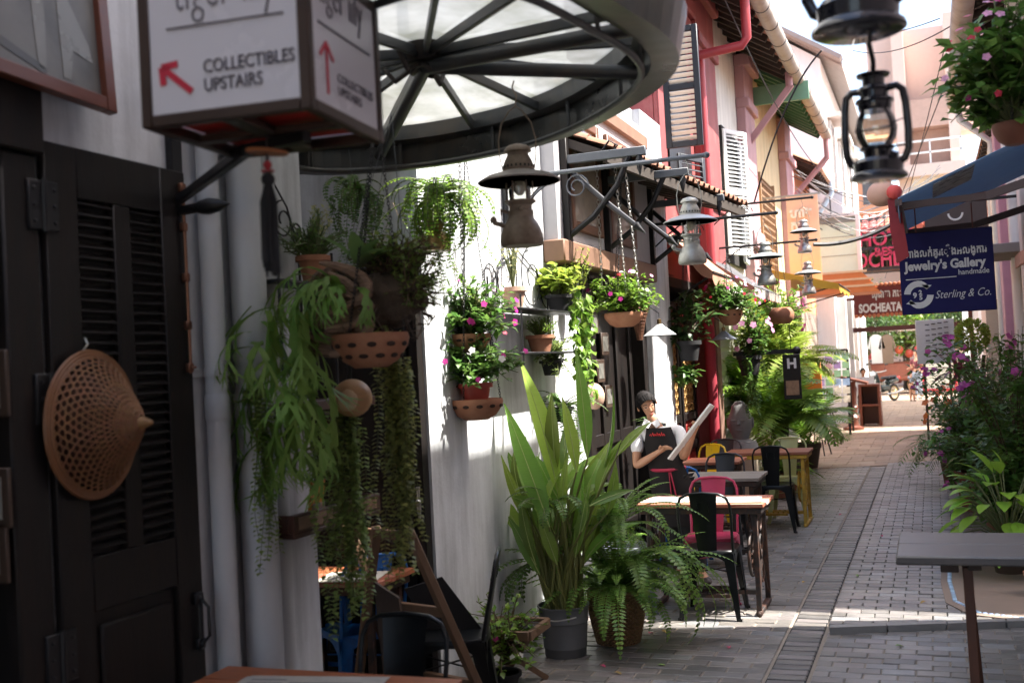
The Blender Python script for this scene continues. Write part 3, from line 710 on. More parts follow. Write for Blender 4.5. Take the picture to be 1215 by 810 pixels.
def rp(i, f, z): p = RING[i % len(RING)]; return Vector((HUB.x + p.x * f, HUB.y + p.y * f, z))
n = len(RING); k = MB(); sec = [(.90, RZ + .0), (1.0, RZ - .01), (1.035, RZ + .14), (1.02, RZ + .15), (.93, RZ + .15), (.90, RZ + .1)]
for i in range(n):
    for (f1, z1), (f2, z2) in zip(sec, sec[1:] + sec[:1]): k.quad(rp(i, f1, z1), rp(i, f2, z2), rp(i + 1, f2, z2), rp(i + 1, f1, z1))
part('rim', k, rim_m, canopy)
k = MB(); k.tube([rp(i, .865, RZ - .02) for i in range(n)], .012, 8, True); ir = part('inner_ring', k, canopy_grey, canopy)
for i in range(0, n, 5): k = MB(); k.bx(*[v for p in zip(rp(i, .87, 0), rp(i, .87, 0)) for v in (p[0] - .006, p[1] + .006)][:4], RZ - .02, RZ + .1); part('hanger', k, canopy_grey, ir)
k = MB(); k.quad
for i in range(n): k.quad(rp(i, .84, RZ + .10), rp(i, .90, RZ + .09), rp(i + 1, .90, RZ + .09), rp(i + 1, .84, RZ + .10)); k.quad(rp(i, .84, RZ + .10), rp(i + 1, .84, RZ + .10), rp(i + 1, .84, RZ + .18), rp(i, .84, RZ + .18))
part('inner_ledge', k, canopy_grey, canopy)
k = MB(); k.lathe([(.02, -.07), (.07, -.06), (.1, -.02), (.1, .03), (.05, .05)], HUB, 18); k.tube([HUB + Vector((.05 * cos(a), .05 * sin(a), -.085 + .012 * sin(3 * a))) for a in [i * .5 for i in range(13)]], .012, 6)
for a in (.3, 1.6, 3.1, 4.6): k.tube([HUB + Vector((.03 * cos(a), .03 * sin(a), -.06)), HUB + Vector((.13 * cos(a), .13 * sin(a), -.11)), HUB + Vector((.2 * cos(a), .2 * sin(a), -.03))], .01, 6)
part('hub', k, mat('hub_iron', (.05, .042, .036), .5, metal=.4, var=.3), canopy)
NR = 13
for j in range(NR):
    i = j * n // NR
    k = MB(); k.beam(HUB + Vector((RING[i].x * .05, RING[i].y * .05, -.03)), rp(i, .93, RZ + .11), .02, .038, .003); part('rib', k, canopy_grey, canopy)
for i in (21, 27, 4):
    k = MB(); k.tube([HUB + Vector((0, 0, -.075)), rp(i, .92, RZ + .05)], .026, 12); part('tie_pipe', k, canopy_grey, canopy)
fm = bpy.data.materials.new('frosted_glass'); fm.use_nodes = True; t_ = fm.node_tree; N_ = t_.nodes; L_ = t_.links; N_.remove(N_['Principled BSDF'])
nz_ = N_.new('ShaderNodeTexNoise'); nz_.inputs['Scale'].default_value = 3; nz_.inputs['Detail'].default_value = 7; cr_ = N_.new('ShaderNodeValToRGB'); cr_.color_ramp.elements[0].color = (.38, .39, .3, 1); cr_.color_ramp.elements[1].color = (.68, .69, .61, 1); cr_.color_ramp.elements[0].position = .3; cr_.color_ramp.elements[1].position = .6
tr_ = N_.new('ShaderNodeBsdfTranslucent'); tp_ = N_.new('ShaderNodeBsdfTransparent'); df_ = N_.new('ShaderNodeBsdfDiffuse'); m1_ = N_.new('ShaderNodeMixShader'); m2_ = N_.new('ShaderNodeMixShader'); m1_.inputs[0].default_value = .1; m2_.inputs[0].default_value = .12
L_.new(nz_.outputs[0], cr_.inputs[0]); L_.new(cr_.outputs[0], tr_.inputs[0]); L_.new(cr_.outputs[0], df_.inputs[0]); L_.new(tr_.outputs[0], m1_.inputs[1]); L_.new(tp_.outputs[0], m1_.inputs[2]); L_.new(m1_.outputs[0], m2_.inputs[1]); L_.new(df_.outputs[0], m2_.inputs[2]); L_.new(m2_.outputs[0], N_['Material Output'].inputs[0])
for j in range(NR):
    i0, i1 = j * n // NR, (j + 1) * n // NR; k = MB()
    for i in range(i0, i1): k.quad(HUB + Vector((RING[i % n].x * .04, RING[i % n].y * .04, .004)), rp(i, .95, RZ + .155), rp(i + 1, .95, RZ + .155), HUB + Vector((RING[(i + 1) % n].x * .04, RING[(i + 1) % n].y * .04, .004)))
    part('pane', k, fm, canopy)

# ---------------------------------------------------------------- chains
def chain_mesh(mb, a, b, link=.035, r=.0028):
    a, b = Vector(a), Vector(b); d, s, u = basis(b - a); L = (b - a).length; m = max(1, int(L / (link * .72)))
    for i in range(m):
        c = a + d * (i + .5) * L / m; q = s if i % 2 else u
        mb.tube([c + d * link / 2 * cos(t) + q * link * .27 * sin(t) for t in [j * pi / 4 for j in range(8)]], r, 4, True)
def chain(a, b, label, cat='chain', link=.035, r=.0028, name='hanging_chain', m=None):
    k = MB(); chain_mesh(k, a, b, link, r); return single(name, k, m or black_iron, label, cat, tuple(Vector(b)))

# ---------------------------------------------------------------- lanterns
lamp_glass = glass_mat('lamp_glass', (.86, .88, .84), .08, .6)
def pressure_lantern(loc, label, body, shade_m, sc=1., bail=.68, rz=0., tilt=0.):
    t = thing('pressure_lantern', label, 'lantern', loc, rz, 'pressure lanterns hanging along the left side')
    k = MB(); k.lathe([(.0, .004), (.094, 0), (.101, .01), (.102, .03), (.098, .055), (.088, .085), (.074, .112), (.062, .128), (.06, .14)], n=24); part('tank', k, body, t, world=False)
    k = MB(); k.lathe([(.06, .14), (.061, .165), (.055, .172), (.055, .19), (.064, .2), (.074, .205), (.074, .213), (.05, .215)], n=22)
    k.tube([(-.045, 0, .16), (-.075, 0, .165), (-.085, 0, .175)], .008, 8); k.lathe([(.016, 0), (.016, .008)], (-.088, 0, .165), 8, Matrix.Rotation(-pi / 2, 3, 'Y')); k.tube([(-.08, 0, .1), (-.125, 0, .115), (-.128, 0, .128)], .012, 8); k.ball((-.13, 0, .13), .017, 8); k.ball((.0, -.055, .17), .016, 8)
    part('burner', k, body, t, world=False)
    k = MB(); k.lathe([(.05, .215), (.053, .25), (.053, .3), (.05, .332)], n=20); part('glass', k, lamp_glass, t, world=False)
    k = MB(); k.lathe([(.012, .24), (.03, .26), (.032, .29), (.016, .315), (.012, .33)], n=10); part('mantle', k, mat('lamp_mantle', (.6, .55, .42), .9), t, world=False)
    k = MB()
    for i in range(6): a = i * pi / 3; k.tube([(.062 * cos(a), .062 * sin(a), .21), (.062 * cos(a), .062 * sin(a), .335)], .0035, 5)
    part('cage', k, body, t, world=False)
    k = MB(); k.lathe([(.19, .302), (.194, .3), (.196, .306), (.15, .332), (.08, .352), (.07, .355), (.07, .35), (.08, .346), (.15, .326), (.19, .302)], n=32); part('shade', k, shade_m, t, world=False)
    k = MB(); k.lathe([(.072, .35), (.074, .375), (.066, .4), (.056, .42), (.05, .432), (.05, .44), (.066, .444), (.064, .455), (.045, .473), (.015, .482), (0, .483)], n=22)
    hood = part('hood', k, body, t, world=False)
    k = MB()
    for i in range(22): a = i * 2 * pi / 22; k.box((.0735 * cos(a), .0735 * sin(a), .372), (.004, .008, .012), Matrix.Rotation(a, 3, 'Z'))
    part('vent', k, dark_room, hood, world=False)
    k = MB(); k.tube([(-.074, 0, .36), (-.085, 0, .42), (-.088, 0, .5), (-.07, 0, .58), (-.03, 0, bail - .04), (0, 0, bail - .02), (.03, 0, bail - .04), (.07, 0, .58), (.088, 0, .5), (.085, 0, .42), (.074, 0, .36)], .0035, 6)
    k.tube([(0, 0, bail - .02), (.008, 0, bail + .03), (-.01, 0, bail + .07), (0, 0, bail + .1)], .004, 6); part('bail', k, body, t, world=False)
    t.scale = (sc,) * 3
    return t
old_metal = mat('rusty_brown_metal', (.3, .24, .18), .5, metal=.2, var=.3, scale=8, col2=(.13, .085, .055), thr=.52, patch=6, bump=.08)
grey_metal = mat('dull_grey_metal', (.36, .37, .34), .45, metal=.55, var=.2, scale=8, col2=(.22, .2, .17), thr=.58, patch=6)
silver_metal = mat('dull_silver_metal', (.45, .45, .43), .35, metal=.7, var=.2, scale=8, col2=(.25, .22, .19), thr=.6, patch=6)
brown_shade = mat('brown_enamel', (.3, .27, .24), .45, metal=.1, var=.25, scale=6, col2=(.12, .08, .06), thr=.58, patch=5)
grey_shade = mat('grey_enamel', (.36, .38, .39), .4, metal=.3, var=.15, col2=(.2, .18, .16), thr=.62)
l1 = pressure_lantern(A(620, 292, 4.0), 'rusty brown pressure lantern with a wide shade, hanging under the glass canopy', old_metal, brown_shade, .83, rz=.35)
l2 = pressure_lantern(A(822, 313, 6.5), 'pale grey pressure lantern hanging in front of the dark red upper wall', grey_metal, grey_shade, .83, rz=.3)
l3 = pressure_lantern(A(910, 338, 10.2), 'dull grey pressure lantern hanging before the cream wall above the flower baskets', grey_metal, mat('green_grey_enamel', (.3, .34, .34), .4), .83, rz=.3)
l4 = pressure_lantern(A(955, 300, 13.4), 'upper of the two silver pressure lanterns before the orange banner', silver_metal, grey_shade, .83, rz=.3)
l5 = pressure_lantern(A(960, 349, 13.7), 'lower of the two silver pressure lanterns before the orange banner', silver_metal, grey_shade, .83, rz=.3)

def hurricane(loc, label, sc):
    t = thing('hurricane_lantern', label, 'lantern', loc, -.25, 'black hurricane lanterns hanging at the top right')
    gb = mat('glossy_black_tin', (.012, .012, .016), .22, var=.2, coat=.4)
    k = MB(); k.lathe([(0, .003), (.07, 0), (.078, .004), (.076, .012), (.066, .02), (.068, .045), (.06, .056), (.035, .06)], n=28); k.tube([(.05, -.03, .05), (.058, -.035, .066)], .012, 10); part('tank', k, gb, t, world=False)
    k = MB(); k.lathe([(.035, .06), (.038, .08), (.046, .084), (.046, .09), (.03, .095), (.02, .1)], n=20); k.tube([(.03, -.02, .082), (.085, -.03, .08)], .003, 5); part('burner', k, gb, t, world=False)
    k = MB(); k.lathe([(.037, .088), (.052, .115), (.056, .14), (.05, .17), (.04, .192)], n=24); part('globe', k, lamp_glass, t, world=False)
    k = MB(); k.lathe([(.041, .19), (.045, .2), (.045, .212), (.052, .215), (.05, .222), (.038, .228), (.038, .245), (.046, .248), (.043, .256), (.03, .262), (.03, .285), (.044, .287), (.046, .293), (.03, .297), (.01, .299)], n=24); part('chimney', k, gb, t, world=False)
    for s in (-1, 1):
        k = MB(); k.tube([(s * .036, 0, .25), (s * .062, 0, .252), (s * .078, 0, .238), (s * .084, 0, .2), (s * .087, 0, .13), (s * .085, 0, .075), (s * .074, 0, .05), (s * .055, 0, .04)], .0105, 10); part('side_tube', k, gb, t, world=False)
    k = MB(); k.tube([(.056 * cos(a), .056 * sin(a), .142 + .014 * sin(a)) for a in [i * pi / 8 for i in range(16)]], .0018, 5, True); k.tube([(.084, 0, .16), (.06, -.02, .15), (.05, -.03, .14)], .002, 5); part('guard_wire', k, gb, t, world=False)
    t.scale = (sc,) * 3
    return t
h1 = hurricane(A(1043, 213, 3.2), 'black hurricane lantern with a glass globe, hanging lower at the top right', 1.0)
p0 = A(1019, 40, 2.9)
h2 = hurricane(p0, 'larger black hurricane lantern cut off by the top edge, above the other', 1.5)
k = MB(); pa, pb = A(1030, 48, 3.05), A(1036, 96, 3.2); k.tube([pa, pa.lerp(pb, .5) + Vector((.006, 0, 0)), pb], .007, 8); k.tube([pb + Vector((.01 * cos(a), 0, .012 * sin(a))) for a in [i * .7 for i in range(9)]], .004, 6); k.tube([p0 + Vector((0, 0, .01)), pa], .006, 8)
single('lantern_hook', k, black_iron, 'black wire hook joining the two hurricane lanterns', 'hook', tuple(pb))
k = MB(); chain_mesh(k, p0 + Vector((0, 0, .45)), p0 + Vector((0, 0, 1.6))); k.beam(p0 + Vector((-.5, 0, 1.62)), p0 + Vector((1.3, .4, 1.62)), .04, .04); single('ceiling_bracket', k, black_iron, 'black arm and chain above the top edge carrying the hurricane lanterns', 'bracket', tuple(p0 + Vector((0, 0, 1.6))))

# ---------------------------------------------------------------- box sign, tassel, bracket
zb = 2.34
F_, L__, R__ = G(370, 128, zb), G(168, 153, zb), G(461, 158, zb)
ex = (F_ - L__).normalized(); wx = (F_ - L__).length
ey = Vector((-ex.y, ex.x, 0)); wy = (R__ - F_).dot(ey) * 1.33
o_ = F_ - ex * wx
lit = mat('milky_panel', (.69, .685, .73), .25, var=.02, spec=.6); framew = mat('sign_frame_bronze', (.055, .034, .025), .4, metal=.3, var=.2)
sb = thing('box_sign', 'square white box sign with red arrows and COLLECTIBLES UPSTAIRS lettering', 'sign', tuple(o_ + ex * wx / 2 + ey * wy / 2))
rot_ = Matrix((ex, ey, Vector((0, 0, 1)))).transposed()
def SB(mb, x0, x1, y0, y1, z0, z1, b=.003): mb.box(o_ + ex * (x0 + x1) / 2 + ey * (y0 + y1) / 2 + Vector((0, 0, (z0 + z1) / 2)), (x1 - x0, y1 - y0, z1 - z0), rot_, b)
HB = .365; k = MB(); fw = .028
for x in (0, wx - fw):
    for y in (0, wy - fw): SB(k, x, x + fw, y, y + fw, 0, HB)
for z in (0, HB - fw):
    for y in (0, wy - fw): SB(k, fw, wx - fw, y, y + fw, z, z + fw)
    for x in (0, wx - fw): SB(k, x, x + fw, fw, wy - fw, z, z + fw)
SB(k, fw, wx - fw, wy / 2 - .02, wy / 2 + .02, .001, .02); SB(k, wx / 2 - .025, wx / 2 + .025, fw, wy - fw, .0, .021)
part('frame', k, framew, sb)
k = MB(); SB(k, fw, wx - fw, wy - .012, wy - .006, fw, HB - fw, 0); part('panel', k, lit, sb); k = MB(); SB(k, fw, wx - fw, .006, .012, fw, HB - fw, 0); p1_ = part('panel', k, lit, sb)
k = MB(); SB(k, .006, .012, fw, wy - fw, fw, HB - fw, 0); part('panel', k, lit, sb); k = MB(); SB(k, wx - .012, wx - .006, fw, wy - fw, fw, HB - fw, 0); p2_ = part('panel', k, lit, sb)
k = MB(); SB(k, fw, wx - fw, fw, wy - fw, .03, .034, 0); part('floor_board', k, mat('red_board', (.5, .03, .02), .4, var=.1), sb, 'red board under the box')
ink = mat('dark_ink', (.06, .05, .07), .5); redink = mat('red_arrow', (.55, .02, .05), .5)
def sp(x, z, y=.004): return o_ + ex * x + ey * y + Vector((0, 0, z))
UZ = Vector((0, 0, 1))
text('lettering', 'COLLECTIBLES\nUPSTAIRS', .043, ink, p1_, sp(wx * .38, .112), ex, UZ, .001, .0003, width=wx * .53)
text('lettering', 'tiger lily', .15, mat('grey_ink', (.16, .15, .17), .5), p1_, sp(wx * .22, .262), ex, UZ, .001, -.002, width=wx * .6)
k = MB(); SB(k, wx * .17, wx * .86, .003, .0055, .222, .226, 0); part('rule', k, ink, p1_)
def arrow(parent, c, xd, ang, L, w, nrm):
    xd = Vector(xd); k = MB(); d = xd * cos(ang) + UZ * sin(ang); s = xd * -sin(ang) + UZ * cos(ang)
    for a, b in ((c - d * L / 2, c + d * L * .47), (c + d * L / 2, c + d * L * .2 + s * L * .3), (c + d * L / 2, c + d * L * .2 - s * L * .3)): k.beam(a, b, .002, w, 0, (b - a).cross(Vector(nrm)))
    return part('arrow', k, redink, parent)
arrow(p1_, sp(wx * .22, .105), ex, radians(140), .1, .016, ey)
def sq(y, z): return o_ + ex * (wx - .004) + ey * y + Vector((0, 0, z))
text('lettering', 'COLLECTIBLES\nUPSTAIRS', .031, ink, p2_, sq(wy * .37, .097), ey, UZ, .0005, 0, width=wy * .5)
text('lettering', 'tiger lily', .12, mat('grey_ink', (.16, .15, .17)), p2_, sq(wy * .16, .265), ey, UZ, .001, -.002, width=wy * .6)
k = MB(); SB(k, wx - .0055, wx - .003, wy * .15, wy * .85, .212, .216, 0); part('rule', k, ink, p2_)
arrow(p2_, sq(wy * .24, .115), ey, radians(90), .12, .009, ex)
cb = o_ + ex * wx * .5 + ey * wy * .5
ta = A(317, 186, 2.25)
t = thing('tassel', 'black tassel with red bead and wooden disc hanging under the box sign', 'tassel', tuple(ta))
k = MB(); k.lathe([(.0, .004), (.05, .003), (.052, 0), (.05, -.004), (0, -.005)], ta + Vector((0, 0, .012)), 22, Matrix.Rotation(.12, 3, 'Y')); part('disc', k, mat('orange_disc', (.38, .14, .05), .5, var=.2), t)
k = MB(); k.tube([ta + Vector((0, 0, -.005)), ta + Vector((0, 0, .055))], .002, 6); k.tube([ta, ta - Vector((0, 0, .03))], .004, 6); part('cord', k, black_iron, t)
k = MB(); k.ball(ta - Vector((0, 0, .02)), .011, 10); k.lathe([(.016, 0), (.016, .004)], ta - Vector((0, 0, .037)), 10); part('bead', k, mat('red_bead', (.4, .02, .03), .3), t)
k = MB(); k.ball(ta - Vector((0, 0, .055)), .017, 10)
for i in range(60):
    a = R.random() * 6.28; q = sqrt(R.random()); x, y = cos(a) * q, sin(a) * q; k.tube([ta + Vector((x * .008, y * .008, -.07)), ta + Vector((x * .02, y * .02, -.11)), ta + Vector((x * .021 + R.uniform(-.003, .003), y * .021, -.245 - R.random() * .04 - .02 * (1 - q)))], .0032, 4)
part('fringe', k, black_cloth, t)
ba = W(203, 205, XW)
t = thing('sign_bracket', 'black iron bracket with pointed finial holding the box sign', 'bracket', (XW, ba.y, ba.z))
k = MB(); k.bx(XW, XW + .03, ba.y - .03, ba.y + .03, ba.z - .22, ba.z + .5, .004); e2 = cb + Vector((-.1, .05, .0)); s2 = Vector((XW + .03, ba.y, ba.z - .1)); k.beam(s2, e2 + Vector((0, 0, -.012)), .03, .03, .004); k.beam(Vector((XW + .03, ba.y, ba.z + .45)), e2 + Vector((-.1, .3, HB + .05)), .03, .03, .004)
k.beam(e2 + Vector((0, 0, -.012)), cb + ex * .1 - Vector((0, 0, .012)), .03, .024)
k.tube([(XW + .03, ba.y, ba.z - .14), (XW + .12, ba.y - .02, ba.z - .14)], .018, 8); part('arm', k, black_iron, t)
k = MB(); k.lathe([(.018, 0), (.026, .02), (.03, .05), (.022, .09), (0, .14)], (XW + .12, ba.y - .02, ba.z - .14), 12, Matrix.Rotation(pi / 2, 3, 'Y')); part('finial', k, black_iron, t)

# ---------------------------------------------------------------- framed photograph above the door
def framed(name, label, c, w_, h_, fw_, m_frame, m_pic, group=None, tilt=0., lean=0., depth=.03, mount=0.):
    t = thing(name, label, 'picture', tuple(c), 0, group); k = MB()
    rt = Matrix.Rotation(lean, 3, 'Y') @ Matrix.Rotation(tilt, 3, 'X')
    def B(mb, y, z, sy, sz, x, sx, b=.003): mb.box(Vector(c) + rt @ Vector((x, y, z)), (sx, sy, sz), rt, b)
    B(k, -w_ / 2 + fw_ / 2, 0, fw_, h_, depth / 2, depth); B(k, w_ / 2 - fw_ / 2, 0, fw_, h_, depth / 2, depth); B(k, 0, h_ / 2 - fw_ / 2, w_ - 2 * fw_, fw_, depth / 2, depth); B(k, 0, -h_ / 2 + fw_ / 2, w_ - 2 * fw_, fw_, depth / 2, depth); part('frame', k, m_frame, t)
    k = MB(); B(k, 0, 0, w_ - 2 * fw_, h_ - 2 * fw_, depth * .3, .006, 0); pc = part('photo', k, m_pic, t)
    return t, pc, rt
oldphoto = mat('faded_grey_print', (.1, .1, .095), .45, spec=.25, var=.25, scale=3, col2=(.19, .185, .17), thr=.55, patch=2.2, soft=.25)
fc = W(60, 20, XW + .03); fc = Vector((XW + .03, 2.38, 3.0))
pic, pc_, rt_ = framed('framed_photograph', 'brown framed faded street photograph on the white wall above the black door', fc, .95, .72, .045, mat('red_brown_frame', (.12, .036, .018), .4, var=.2, wood=(8, 1, 8)), oldphoto, tilt=radians(-3), lean=radians(-6), depth=.035)
def pic_shape(pts, m, name):
    k = MB(); k.poly([fc + rt_ @ Vector((.0145, y + .1, z * .9 - .05)) for y, z in pts], rt_ @ Vector((.0008, 0, 0))); part(name, k, m, pc_)
dk = mat('print_dark', (.03, .032, .031), .3, var=.3, scale=8); md = mat('print_mid', (.06, .06, .057), .3, var=.3, scale=8); lt_ = mat('print_light', (.17, .167, .15), .3, var=.1)
pic_shape([(-.2, .2), (-.05, .24), (.12, .3), (.26, .25), (.24, .06), (.1, .02), (-.02, .0), (-.1, .05), (-.1, -.2), (-.17, -.2), (-.15, .02)], dk, 'dark_shape')
pic_shape([(.06, .1), (.1, .12), (.11, -.08), (.1, -.27), (.07, -.27), (.06, -.06)], lt_, 'figure_shape')
pic_shape([(.17, .2), (.2, .05), (.29, -.12), (.3, -.18), (.22, -.16), (.2, -.27), (.17, -.27), (.165, -.05)], lt_, 'figure_shape')
pic_shape([(-.4, -.1), (.1, -.26), (.1, -.285), (-.4, -.15)], md, 'shadow_shape'); pic_shape([(-.4, .08), (-.2, .05), (-.2, .2), (-.3, .22), (-.4, .16)], md, 'building_shape')
small = mat('small_print', (.42, .4, .35), .4, var=.35, scale=14, col2=(.1, .1, .095), thr=.5, patch=14)
for lab, x, y, w_, h_ in (('small dark framed print inside the black doorway, upper of the two pale ones', -3, 590, .07, .12), ('small dark framed print at the left edge inside the black doorway, lowest', -6, 655, .07, .12), ('small dark framed print high inside the black doorway', -6, 455, .07, .14)):
    c = A(x, y, 2.405); c.y = 2.395
    t = thing('framed_print', lab, 'picture', tuple(c), 0, 'small framed prints inside the near doorway'); k = MB(); k.box(c, (w_ + .05, .016, h_ + .05), None, .003); part('frame', k, dark_brown, t); k = MB(); k.box(c - Vector((0, .009, 0)), (w_, .004, h_)); part('print', k, small, t)

# ---------------------------------------------------------------- woven hat on the door
hc = Vector((XW + .052, 2.69, 1.632)); hat = thing('woven_hat', 'brown woven conical hat hung on the louvred black door', 'hat', tuple(hc))
straw = mat('straw', (.2, .09, .036), .6, var=.25, scale=20, island=.22); rx = Matrix.Rotation(pi / 2, 3, 'Y') @ Matrix.Rotation(.0, 3, 'X')
def hp(r, a):                       # cone point: r 0..1
    h = .205 * (1 - r) ** 1.25 + .02 * sin(pi * r) ; return hc + Vector((h + .012, .018 + cos(a) * r * .196, sin(a) * r * .225))
k = MB(); NS = 40
for sgn in (1, -1):
    for i in range(NS):
        a0 = i * 2 * pi / NS; pts = [hp(r, a0 + sgn * 1.35 * (1 - r) ** .8) for r in (1, .9, .8, .7, .6, .5, .4, .3, .2, .1)]; k.tube(pts, [.0024] * 8 + [.0018, .0012], 4)
for j in range(17):
    r = .12 + j * .053; k.tube([hp(r, i * 2 * pi / 40) for i in range(40)], .0021, 4, True)
part('weave', k, straw, hat)
k = MB()
for r, q in ((1.0, .008), (.965, .006), (.93, .004)): k.tube([hp(r, i * 2 * pi / 48) for i in range(48)], q, 6, True)
part('rim', k, mat('cane', (.18, .075, .027), .5, var=.2, scale=15), hat)
k = MB(); k.lathe([(.055, .132), (.036, .165), (.02, .2), (.008, .235), (0, .242)], hc + Vector((0, .018, 0)), 14, Matrix.Rotation(pi / 2, 3, 'Y')); part('crown_tip', k, straw, hat)
k = MB(); k.lathe([(.185, .0), (.11, .055), (.05, .11), (0, .15)], hc + Vector((0, .018, 0)), 28, Matrix.Rotation(pi / 2, 3, 'Y')); part('lining', k, mat('hat_lining', (.05, .02, .01), .9, var=.2), hat)
k = MB(); k.tube([hc + Vector((-.012, .01, .225)), hc + Vector((.012, .01, .25)), hc + Vector((.0, .01, .27))], .003, 6); part('hook', k, silver_metal, hat)

# ---------------------------------------------------------------- metal cafe chairs
def make_chair(label, m, m2=None, loc=(0, 0, 0), rz=0., group='metal cafe chairs on the street side'):
    t = thing('cafe_chair', label, 'chair', loc, rz, group)
    k = MB(); pts = []
    N4 = 24
    def sq_(a, s): c, d = cos(a), sin(a); e = 4.; q = (abs(c) ** e + abs(d) ** e) ** (-1 / e); return Vector((c * q * s, d * q * s, 0))
    rings = [(.172, .452), (.182, .455), (.187, .448), (.187, .43), (.18, .43)]
    vs = [sq_(2 * pi * i / N4, r) + Vector((0, 0, z)) for r, z in rings for i in range(N4)]
    fs = [(j * N4 + i, j * N4 + (i + 1) % N4, (j + 1) * N4 + (i + 1) % N4, (j + 1) * N4 + i) for j in range(4) for i in range(N4)]; fs = [f[::-1] for f in fs]; fs.append(tuple(range(N4)))
    k.add(vs, fs); k.lathe([(.0, .4535), (.012, .4536)], n=10); part('seat', k, m2 or m, t, world=False)
    for sx in (-1, 1):
        for sy in (-1, 1):
            k = MB(); a = Vector((sx * .165, sy * .165, .435)); b = Vector((sx * .2, sy * (.215 if sy < 0 else .2), .0)); out_ = Vector((sx, sy, 0)).normalized(); ln = Vector((-sx, sy, 0)).normalized()
            vs = []
            for tt, w_ in ((0, .066), (.2, .058), (.6, .042), (.97, .026), (1, .024)):
                p = a.lerp(b, tt)
                vs += [p + Vector((-sx * w_, 0, 0)), p + out_ * .008, p + Vector((0, -sy * w_, 0)), p + Vector((-sx * w_ * .9, -sy * .006, 0)), p - out_ * .002, p + Vector((-sx * .006, -sy * w_ * .9, 0))]
            fs = []
            for i in range(4):
                o = i * 6; q = [(o, o + 1, o + 7, o + 6), (o + 1, o + 2, o + 8, o + 7), (o + 4, o + 3, o + 9, o + 10), (o + 5, o + 4, o + 10, o + 11), (o + 3, o, o + 6, o + 9), (o + 2, o + 5, o + 11, o + 8)]
                fs += q if sx * sy < 0 else [f[::-1] for f in q]
            k.add(vs, fs); k.box(b + Vector((0, 0, .008)), (.024, .024, .016)); part('leg', k, m, t, world=False)
    k = MB()                                        # arched aprons
    for q in range(4):
        r4 = Matrix.Rotation(q * pi / 2, 3, 'Z'); P = []
        for i in range(9):
            x = -.165 + i * .04125; zlo = .43 - .012 - .085 * abs(x / .165) ** 2.6; P.append((x, zlo))
        for i in range(8):
            (x0, z0), (x1, z1) = P[i], P[i + 1]; k.quad(r4 @ Vector((x0, .181, z0)), r4 @ Vector((x1, .181, z1)), r4 @ Vector((x1, .181, .44)), r4 @ Vector((x0, .181, .44)))
    part('apron', k, m, t, world=False)
    k = MB(); hoop = [(-.168, -.165, .45), (-.17, -.185, .55), (-.175, -.215, .68), (-.172, -.232, .765), (-.15, -.242, .815), (-.1, -.248, .84), (0, -.252, .848), (.1, -.248, .84), (.15, -.242, .815), (.172, -.232, .765), (.175, -.215, .68), (.17, -.185, .55), (.168, -.165, .45)]
    k.tube(hoop, .0095, 8); part('backrest_hoop', k, m, t, world=False)
    k = MB(); vs = []; fs = []
    for i in range(7):
        tt = i / 6; z = .452 + tt * .388; y = -.168 - .08 * tt; w_ = .062 + .03 * tt
        vs += [(-w_, y, z), (-w_ * .55, y - .008, z), (0, y - .01, z), (w_ * .55, y - .008, z), (w_, y, z)]
    for i in range(6):
        for j in range(4): fs.append((i * 5 + j, i * 5 + j + 1, i * 5 + j + 6, i * 5 + j + 5))
    k.add(vs, fs); k.add([(x, y - .004, z) for x, y, z in vs], [f[::-1] for f in fs]); sp_ = part('splat', k, m, t, world=False)
    k = MB(); k.tube([(-.035, -.237, .72), (-.035, -.249, .78), (0, -.255, .79), (.035, -.249, .78), (.035, -.237, .72)], .003, 5); part('handle_groove', k, m, sp_, world=False)
    k = MB(); k.beam((-.175, -.17, .3), (.175, .17, .3), .012, .006); k.beam((-.175, .17, .307), (.175, -.17, .307), .012, .006); part('brace', k, m, t, world=False)
    return t
blackch = mat('black_chair_paint', (.007, .008, .009), .35, var=.25, scale=8, spec=.3, col2=(.03, .029, .027), thr=.7, patch=12)
redch = mat('raspberry_paint', (.42, .03, .09), .35, var=.12, col2=(.2, .05, .06), thr=.66, patch=11); bluech = mat('blue_paint', (.01, .13, .45), .35, var=.15, col2=(.03, .06, .14), thr=.66, patch=12); yelch = mat('yellow_chair_paint', (.66, .43, .01), .38, var=.12, col2=(.3, .18, .03), thr=.66, patch=12); olivech = mat('pale_olive_paint', (.42, .45, .2), .4, var=.08); greych = mat('gunmetal_paint', (.16, .18, .2), .35, metal=.5, var=.15)
ST = 'metal cafe chairs on the street side'; TE = 'metal cafe chairs on the left terrace'
def put(proto, x, y, z, facing, label, m=None, dz=0.):
    P = G(x, y, .845); dy = .25 if facing == 0 else -.25; dx = 0
    if proto is None: return make_chair(label, m, loc=(P.x, P.y + dy, dz), rz=facing)
    c = dup(proto, (P.x, P.y + dy, dz), facing, label)
    for ch in c.children_recursive:
        if m: ch.data = ch.data.copy(); ch.data.materials.clear(); ch.data.materials.append(m)
    return c
ch1 = make_chair('nearest black metal chair, back to us, drawn up to the red and white table', blackch, loc=(-1.475, 7.46, 0), rz=.03)
def ch(x, y, rz, label, m=None, group=None):
    c = dup(ch1, (x, y, 0), rz, label, group)
    if m:
        cache = {}
        for q in c.children_recursive:
            q.data = q.data.copy(); q.data.materials.clear(); q.data.materials.append(m)
    return c
ch2 = ch(-1.53, 11.1, .04, 'black metal chair with its back to us at the yellow framed table')
P = G(848, 566, .845); ch(P.x, P.y - .25, pi + .05, 'raspberry red metal chair facing us behind the red and white table', redch)
P = G(800, 554, .845); ch(P.x, P.y + .25, .1, 'bright blue metal chair beside the waitress and the weathered table', bluech)
P = G(833, 527, .845); ch(P.x, P.y - .25, pi - .5, 'yellow metal chair just right of the waitress', yelch)
